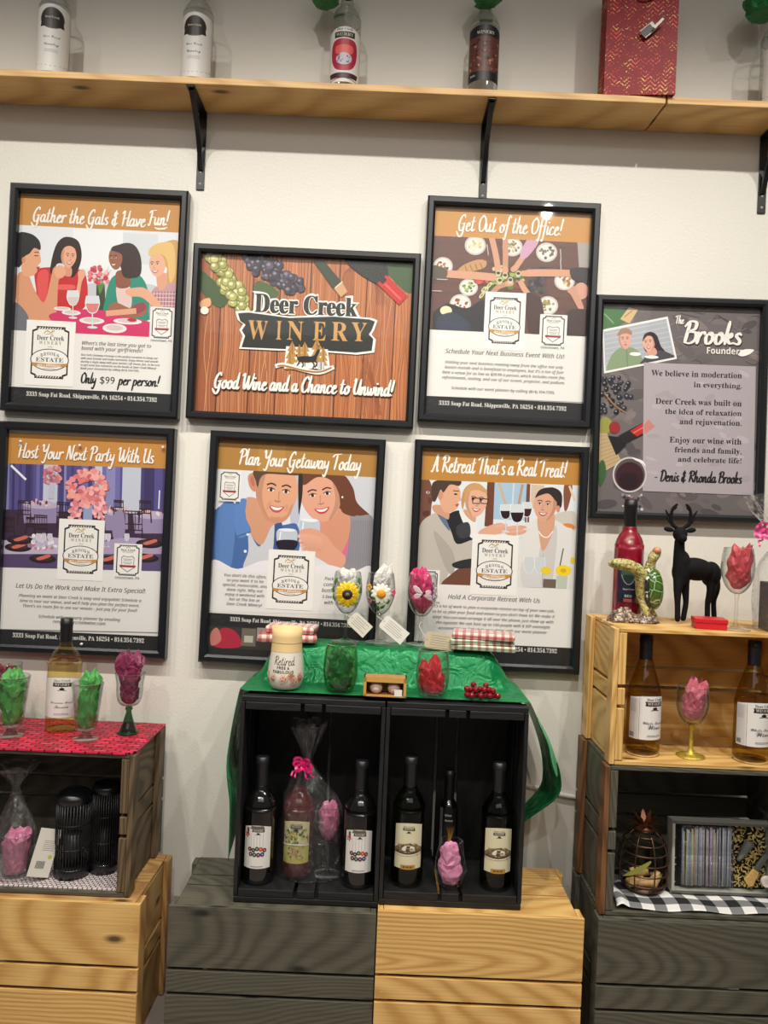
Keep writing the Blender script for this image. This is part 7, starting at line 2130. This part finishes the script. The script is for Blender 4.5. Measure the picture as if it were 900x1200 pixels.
for s in (-1, 1):
    e = MB(); blob(e, hc + Vector((s * .026, .002, .0100)), (.0125, .004, .0060), 12, 0, Matrix.Rotation(s * -.15, 3, 'Y')); e.build('ear', BLK, deer)
    a = MB()
    b0 = hc + Vector((s * .006, .002, .012))
    pts = [b0, b0 + Vector((s * .014, 0, .013)), b0 + Vector((s * .017, -.002, .031)), b0 + Vector((s * .013, -.004, .049)), b0 + Vector((s * .004, -.005, .058))]
    a.tube(catmull(pts, 5), [.0050 - .0022 * i / 20 for i in range(21)], 8)
    for i_, dx, dzz in ((5, .014, .015), (9, .014, .017), (14, -.009, .006), (2, .013, .008)):
        q0 = catmull(pts, 5)[i_]
        a.tube(catmull([q0, q0 + Vector((s * dx * .6, -.001, dzz * .4)), q0 + Vector((s * dx, -.002, dzz))], 4), [.0036, .0034, .0032, .003, .0027, .0024, .002, .0016, .001], 7)
    a.build('antler', BLK, deer)
t = MB(); blob(t, dj(840, 668, 1.893), (.0045, .006, .010), 10); t.build('tail', BLK, deer)

# small red box, glass with rose tissue, cellophane gift
rb = pt(831, 731, 1.80, ZC)
root = empty('jewellery_box', rb, 'small red cardboard box on the pine crate in front of the deer', 'box', None, (0, 0, -.2))
RB = plain('red_card', (196, 24, 38), .45)
b = MB(); b.box((0, 0, .007), (.068, .05, .014)); bevel(b.build('box_base', RB, root), .001)
b = MB(); b.box((0, 0, .0188), (.071, .053, .0095)); bevel(b.build('lid', RB, root), .001)
gp = pt(862, 732, 1.79, ZC)
stemware('wine glass of coral tissue on the pine crate beside the red box', gp, [(.0001, 0), (.012, .002), (.026, .018), (.035, .044), (.0365, .064), (.0345, .086), (.0315, .104)], .082, .0325, M['glass'])
tissue('coral red tissue paper in the wine glass beside the red box', gp + Vector((0, 0, .092)), [(.010, .001), (.024, .014), (.031, .034), (.032, .06), (.022, .088)], paper_mat('coral_tissue', (222, 82, 92)), 61, .02, (.010, 0))
cg = pt(914, 734, 1.80, ZC)
b = MB(); b.box((0, 0, .055), (.072, .062, .110))
o = b.build('gift_carton', plain('dark_carton', (46, 40, 48), .5), loc=cg + Vector((0, 0, .001))); bevel(o, .002); tag(o, 'dark square carton wrapped in cellophane at the right end of the pine crate', 'box')
tissue('red tissue paper folded over the front of the dark carton', cg + Vector((-.012, -.0335, .012)), [(.016, .001), (.024, .008), (.024, .04), (.012, .058)], T_RED, 66, .01)
cello('clear cellophane bag with pink bow at the right end of the pine crate', cg, [(.052, .001), (.058, .006), (.058, .06), (.058, .11), (.05, .15), (.028, .185), (.012, .203), (.022, .225), (.062, .27), (.085, .31)], 1.0, .86, 9)
ribbon_bow('bright pink ribbon bow on the cellophane bag at the right end', pt(894, 622, 1.77), plain('bright_pink_ribbon', (240, 92, 156), .35), .022, 9, 7, 3)

# ------------------------------------------------------------------ inside the gingham crate
ZG = .3435 + .0092
def gingham():
    m, nt, p, N, L = nodes('gingham')
    uv = N('ShaderNodeUVMap'); uv.uv_map = 'UVMap'; sp = N('ShaderNodeSeparateXYZ'); L(uv.outputs['UV'], sp.inputs[0])
    s = []
    for ax, f in (('X', 6.6), ('Y', 3.3)):
        a = N('ShaderNodeMath', operation='MULTIPLY'); a.inputs[1].default_value = f; L(sp.outputs[ax], a.inputs[0])
        b = N('ShaderNodeMath', operation='FRACT'); L(a.outputs[0], b.inputs[0])
        c = N('ShaderNodeMath', operation='GREATER_THAN'); c.inputs[1].default_value = .5; L(b.outputs[0], c.inputs[0]); s.append(c.outputs[0])
    ad = N('ShaderNodeMath', operation='ADD'); L(s[0], ad.inputs[0]); L(s[1], ad.inputs[1])
    hf = N('ShaderNodeMath', operation='MULTIPLY'); hf.inputs[1].default_value = .5; L(ad.outputs[0], hf.inputs[0])
    r = N('ShaderNodeValToRGB'); r.color_ramp.interpolation = 'CONSTANT'; e = r.color_ramp.elements
    e[0].position, e[0].color = 0, lin((232, 230, 226)); e[1].position, e[1].color = .75, lin((26, 26, 28)); k = r.color_ramp.elements.new(.25); k.color = lin((124, 124, 126))
    L(hf.outputs[0], r.inputs['Fac']); L(r.outputs['Color'], p.inputs['Base Color']); p.inputs['Roughness'].default_value = .8
    return m
yg = yc(1.738)
def gc(u, v):
    x = .742 - .188 + u * .376
    y = yg - .116 + v * .19
    z = ZG + .0035 + .0025 * math.sin(u * 16 + v * 5) * (1 - v) + .010 * math.exp(-((u - .03) / .035) ** 2) * (1 - .3 * v) + .012 * math.exp(-((u - .13) / .05) ** 2 - ((v - .8) / .3) ** 2)
    return (x + .006 * math.sin(v * 7), y, z)
o = sheet(gc, 90, 30).build('gingham_cloth', gingham())
so = o.modifiers.new('thickness', 'SOLIDIFY'); so.thickness = .0012; so.offset = 1
tag(o, 'black and white gingham cloth lining the brown-edged grey crate', 'cloth')
ZG += .0085
# wire pineapple
pp = pt(752, 1048, 1.85, ZG)
pine = empty('wire_pineapple', pp, 'bronze wire pineapple basket with leafy crown holding wine corks', 'decoration')
prof = [(.046, .004), (.054, .018), (.057, .042), (.0565, .066), (.053, .088), (.046, .108), (.036, .124), (.024, .134)]
for r, z in prof:
    h = MB(); h.tube([(r * math.cos(2 * PI * i / 40), r * math.sin(2 * PI * i / 40), z) for i in range(40)], .0016, 6, closed=True); h.build('hoop', M['metal_dark'], pine)
for kx in range(8):
    a = 2 * PI * kx / 8 + .15
    w = MB(); w.tube(catmull([((r + .0008) * math.cos(a), (r + .0008) * math.sin(a), z) for r, z in prof], 3), .0017, 6); w.build('rib', M['metal_dark'], pine)
MB().lathe([(.0001, .001), (.047, .001), (.047, .004), (.0001, .004)], 30, cap=False).build('base_plate', M['metal_dark'], pine)
COP = plain('antique_copper', (128, 80, 58), .38, metal=.6)
MB().lathe([(.0001, .133), (.025, .133), (.023, .140), (.017, .146), (.0001, .146)], 24, cap=False).build('collar', COP, pine)
rng = random.Random(4)
for kx in range(16):
    a = 2 * PI * kx / 16 + rng.uniform(-.15, .15)
    out_, up_ = (.034, .022) if kx % 2 else (.020, .036)
    mb = MB(); ca, sa = math.cos(a), math.sin(a)
    side = Vector((-sa, ca, 0))
    c_ = [Vector((ca * (.008 + out_ * t), sa * (.008 + out_ * t), .142 + up_ * t - (.016 if kx % 2 else .006) * t * t)) for t in (0, .33, .66, 1)]
    wd = (.004, .006, .0045, .0004)
    for i in range(3):
        for o_, fl in ((Vector((0, 0, .0005)), 1), (Vector((0, 0, -.0005)), -1)):
            q4 = [c_[i] - side * wd[i] + o_, c_[i] + side * wd[i] + o_, c_[i + 1] + side * wd[i + 1] + o_, c_[i + 1] - side * wd[i + 1] + o_]
            mb.face(q4 if fl > 0 else q4[::-1], None, 0, True)
    mb.build('leaf', COP, pine)
CORK = plain('cork', (196, 158, 104), .75, vary=.15, bscale=220, bump=.3)
for i, (x, y, z, ry, rz, lb) in enumerate(((-.022, -.014, .016, 1.45, .3, 'wine cork lying at the left in the wire pineapple'), (.004, -.020, .0165, 1.5, -.2, 'wine cork lying in the middle front of the wire pineapple'), (.027, -.006, .017, 1.2, .9, 'wine cork tilted at the right in the wire pineapple'), (-.004, .014, .016, 1.57, 1.2, 'wine cork at the back of the wire pineapple'), (-.012, -.006, .036, 1.4, .1, 'wine cork on top of the others in the wire pineapple'))):
    o = MB().lathe([(.0001, -.02), (.0105, -.02), (.0110, -.0185), (.0110, .0185), (.0105, .02), (.0001, .02)], 20, cap=False).build('wine_cork', CORK, loc=pp + Vector((x, y, z)), rot=(0, ry, rz))
    tag(o, lb, 'cork', 'wine corks in the pineapple')
lf = MB()
q = catmull([(-.060, -.050, .044), (-.042, -.052, .052), (-.020, -.056, .066), (-.002, -.058, .082)], 5)
for i in range(len(q) - 1):
    w0_, w1_ = .006 * math.sin(PI * (i + .05) / len(q)) + .0006, .006 * math.sin(PI * (i + 1.05) / len(q)) + .0004
    u_ = Vector((-.5, 0, .85))
    for f_ in (1, -1):
        o_ = Vector((0, .0003 * f_, 0))
        f4 = [q[i] - u_ * w0_ + o_, q[i] + u_ * w0_ + o_, q[i + 1] + u_ * w1_ + o_, q[i + 1] - u_ * w1_ + o_]
        lf.face(f4 if f_ < 0 else f4[::-1], None, 0, True)
lf.build('green_leaf', plain('yellow_green_leaf', (150, 150, 62), .5), pine)

# windowed gift set
gx0, gx1 = pt(792, 1010, 1.80).x, pt(792, 1010, 1.80).x + .234
gw = gx1 - gx0
gs = empty('gift_set_box', (gx0 + gw / 2, -WALL + 1.835, ZG), 'silver-edged gift box with open front showing straws, stopper and brush', 'gift box', None, (-.06, 0, 0))
gh, gd = .163, .032
mb = MB()
mb.box((0, 0, .002), (gw, gd, .004)); mb.box((0, 0, gh - .002), (gw, gd, .004)); mb.box((-gw / 2 + .002, 0, gh / 2), (.004, gd, gh)); mb.box((gw / 2 - .002, 0, gh / 2), (.004, gd, gh))
bevel(mb.build('box_walls', M['silver'], gs), .0008)
MB().box((0, gd / 2 - .0015, gh / 2), (gw - .001, .003, gh - .001)).build('black_backing', plain('black_backing', (16, 16, 17), .5), gs)
for c, s in (((0, -gd / 2, gh - .003), (gw, .002, .006)), ((0, -gd / 2, .0025), (gw, .002, .005)), ((-gw / 2 + .0035, -gd / 2, gh / 2), (.005, .002, gh)), ((gw / 2 - .0035, -gd / 2, gh / 2), (.007, .002, gh))):
    MB().box(c, s).build('front_border', plain('grey_card_border', (96, 96, 92), .4) if c[0] == 0 else M['silver'], gs)
GSM = Matrix.Translation((gx0 + gw / 2, -WALL + 1.835, ZG)) @ Matrix.Rotation(-.06, 4, 'X')
def gpos(x, y, z): return GSM @ Vector((x, y, z))
x_of = lambda px: pt(px, 1010, 1.82).x - (gx0 + gw / 2)
stp = empty('straw_pack', gpos((x_of(802) + x_of(861)) / 2, 0, .0135), 'pack of pastel glitter straws standing in the gift box', 'straws', None, (-.06, 0, 0))
sw = x_of(861) - x_of(802)
rng = random.Random(17)
pal = [(170, 150, 172), (190, 164, 150), (150, 156, 176), (130, 140, 150), (196, 186, 180), (176, 140, 130), (206, 196, 140), (150, 130, 160), (120, 130, 150), (186, 176, 196)]
smats = [plain('glitter_straw', [min(255, v * 1.2) for v in c], .3, metal=.1, vary=.35, bscale=600) for c in pal]
for kx in range(27):
    r = rng.uniform(.0019, .0026)
    hgt = .134 - abs(rng.gauss(0, .006))
    mb = MB(); mb.tube([(0, 0, 0), (rng.uniform(-.001, .001), 0, hgt)], r, 7)
    mb.build('straw', smats[rng.randrange(len(smats))], stp, loc=(-sw / 2 + .003 + kx * (sw - .006) / 26, rng.uniform(-.005, .004), .0005))
pk = MB(); pk.box((0, 0, .069), (sw + .004, .018, .138)); pk.build('clear_sleeve', M['cello'], stp)
sh_ = MB()
for _ in range(420):
    x = x_of(862) + rng.random() * (gw / 2 - .006 - x_of(862)) if rng.random() < .9 else -gw / 2 + .007 + rng.random() * .005
    z = .008 + rng.random() * (gh - .018)
    y = rng.uniform(.004, .0135)
    a, l = rng.uniform(0, PI), rng.uniform(.003, .011)
    d_ = Vector((math.cos(a), rng.uniform(-.3, .3), math.sin(a))) * l
    n_ = Vector((-math.sin(a), .3, math.cos(a))) * .0011
    p_ = Vector((x, y, z))
    sh_.face([p_ - n_, p_ + n_, p_ + d_ + n_, p_ + d_ - n_])
o = sh_.build('gold_shred', plain('gold_foil', (230, 204, 124), .3, metal=.5), loc=(gx0 + gw / 2, -WALL + 1.835, ZG), rot=(-.06, 0, 0), merge=False)
tag(o, 'crinkled gold foil shred filling the gift box behind the stopper', 'packing', kind='stuff')
# bottle stopper, brush, round tag
o = MB().lathe([(.0001, 0), (.004, .001), (.0065, .012), (.0085, .026), (.0095, .028), (.0108, .046), (.0108, .052), (.0001, .053)], 24, cap=False).build('bottle_stopper', [plain('grey_rubber', (112, 112, 112), .5)], loc=gpos(x_of(868), -.004, .040 + .034), rot=(-.1, .62, 0))
tag(o, 'grey tapered bottle stopper tilted in the gift box', 'stopper')
br = empty('brush', gpos(x_of(888), -.006, .050), 'small tan-bristled brush with grey handle tilted in the gift box', 'brush', None, (0, .55, 0))
mb = MB(); mb.box((0, 0, .030), (.012, .008, .052)); bevel(mb.build('handle', plain('slate_handle', (84, 84, 82), .5), br), .002)
mb = MB()
pb = [(-.006, 0), (.006, 0), (.012, -.034), (.006, -.040), (-.004, -.038), (-.010, -.033)]
for s_ in (-1, 1): mb.face([(x, s_ * .0045, z + .005) for x, z in (pb if s_ < 0 else pb[::-1])])
for i in range(6):
    a, b_ = pb[i], pb[(i + 1) % 6]
    mb.face([(a[0], .0045, a[1] + .005), (b_[0], .0045, b_[1] + .005), (b_[0], -.0045, b_[1] + .005), (a[0], -.0045, a[1] + .005)])
mb.build('bristles', plain('tan_bristle', (206, 166, 98), .7, bump=.8, bscale=900, vary=.2), br)
Q = Ink(lambda p: Vector((p[0] * .001, -p[1] * .001)), step=.00002)
Q.ell(0, 0, 12, 12, (226, 208, 196), n=36); Q.ell(0, 0, 11, 11, (232, 220, 212), n=36)
for i in range(4): Q.line([(-6 + i * .5, -5 + i * 3), (0, -5.6 + i * 3), (6 - i, -4.6 + i * 3)], .7, (150, 136, 130))
rt_ = empty('round_tin', gpos(x_of(899), -.012, .034), 'round pale lidded tin at the right side of the gift box', 'tin', None, (-.06, 0, 0))
MB().lathe([(.0001, 0), (.0125, 0), (.0125, .009), (.0001, .009)], 36, cap=False).build('tin_body', plain('pale_tin', (214, 198, 188), .4), rt_, rot=(PI / 2, 0, 0))
link('lid_print', Q.mesh('lid_print', .0093), M['label'], rt_)
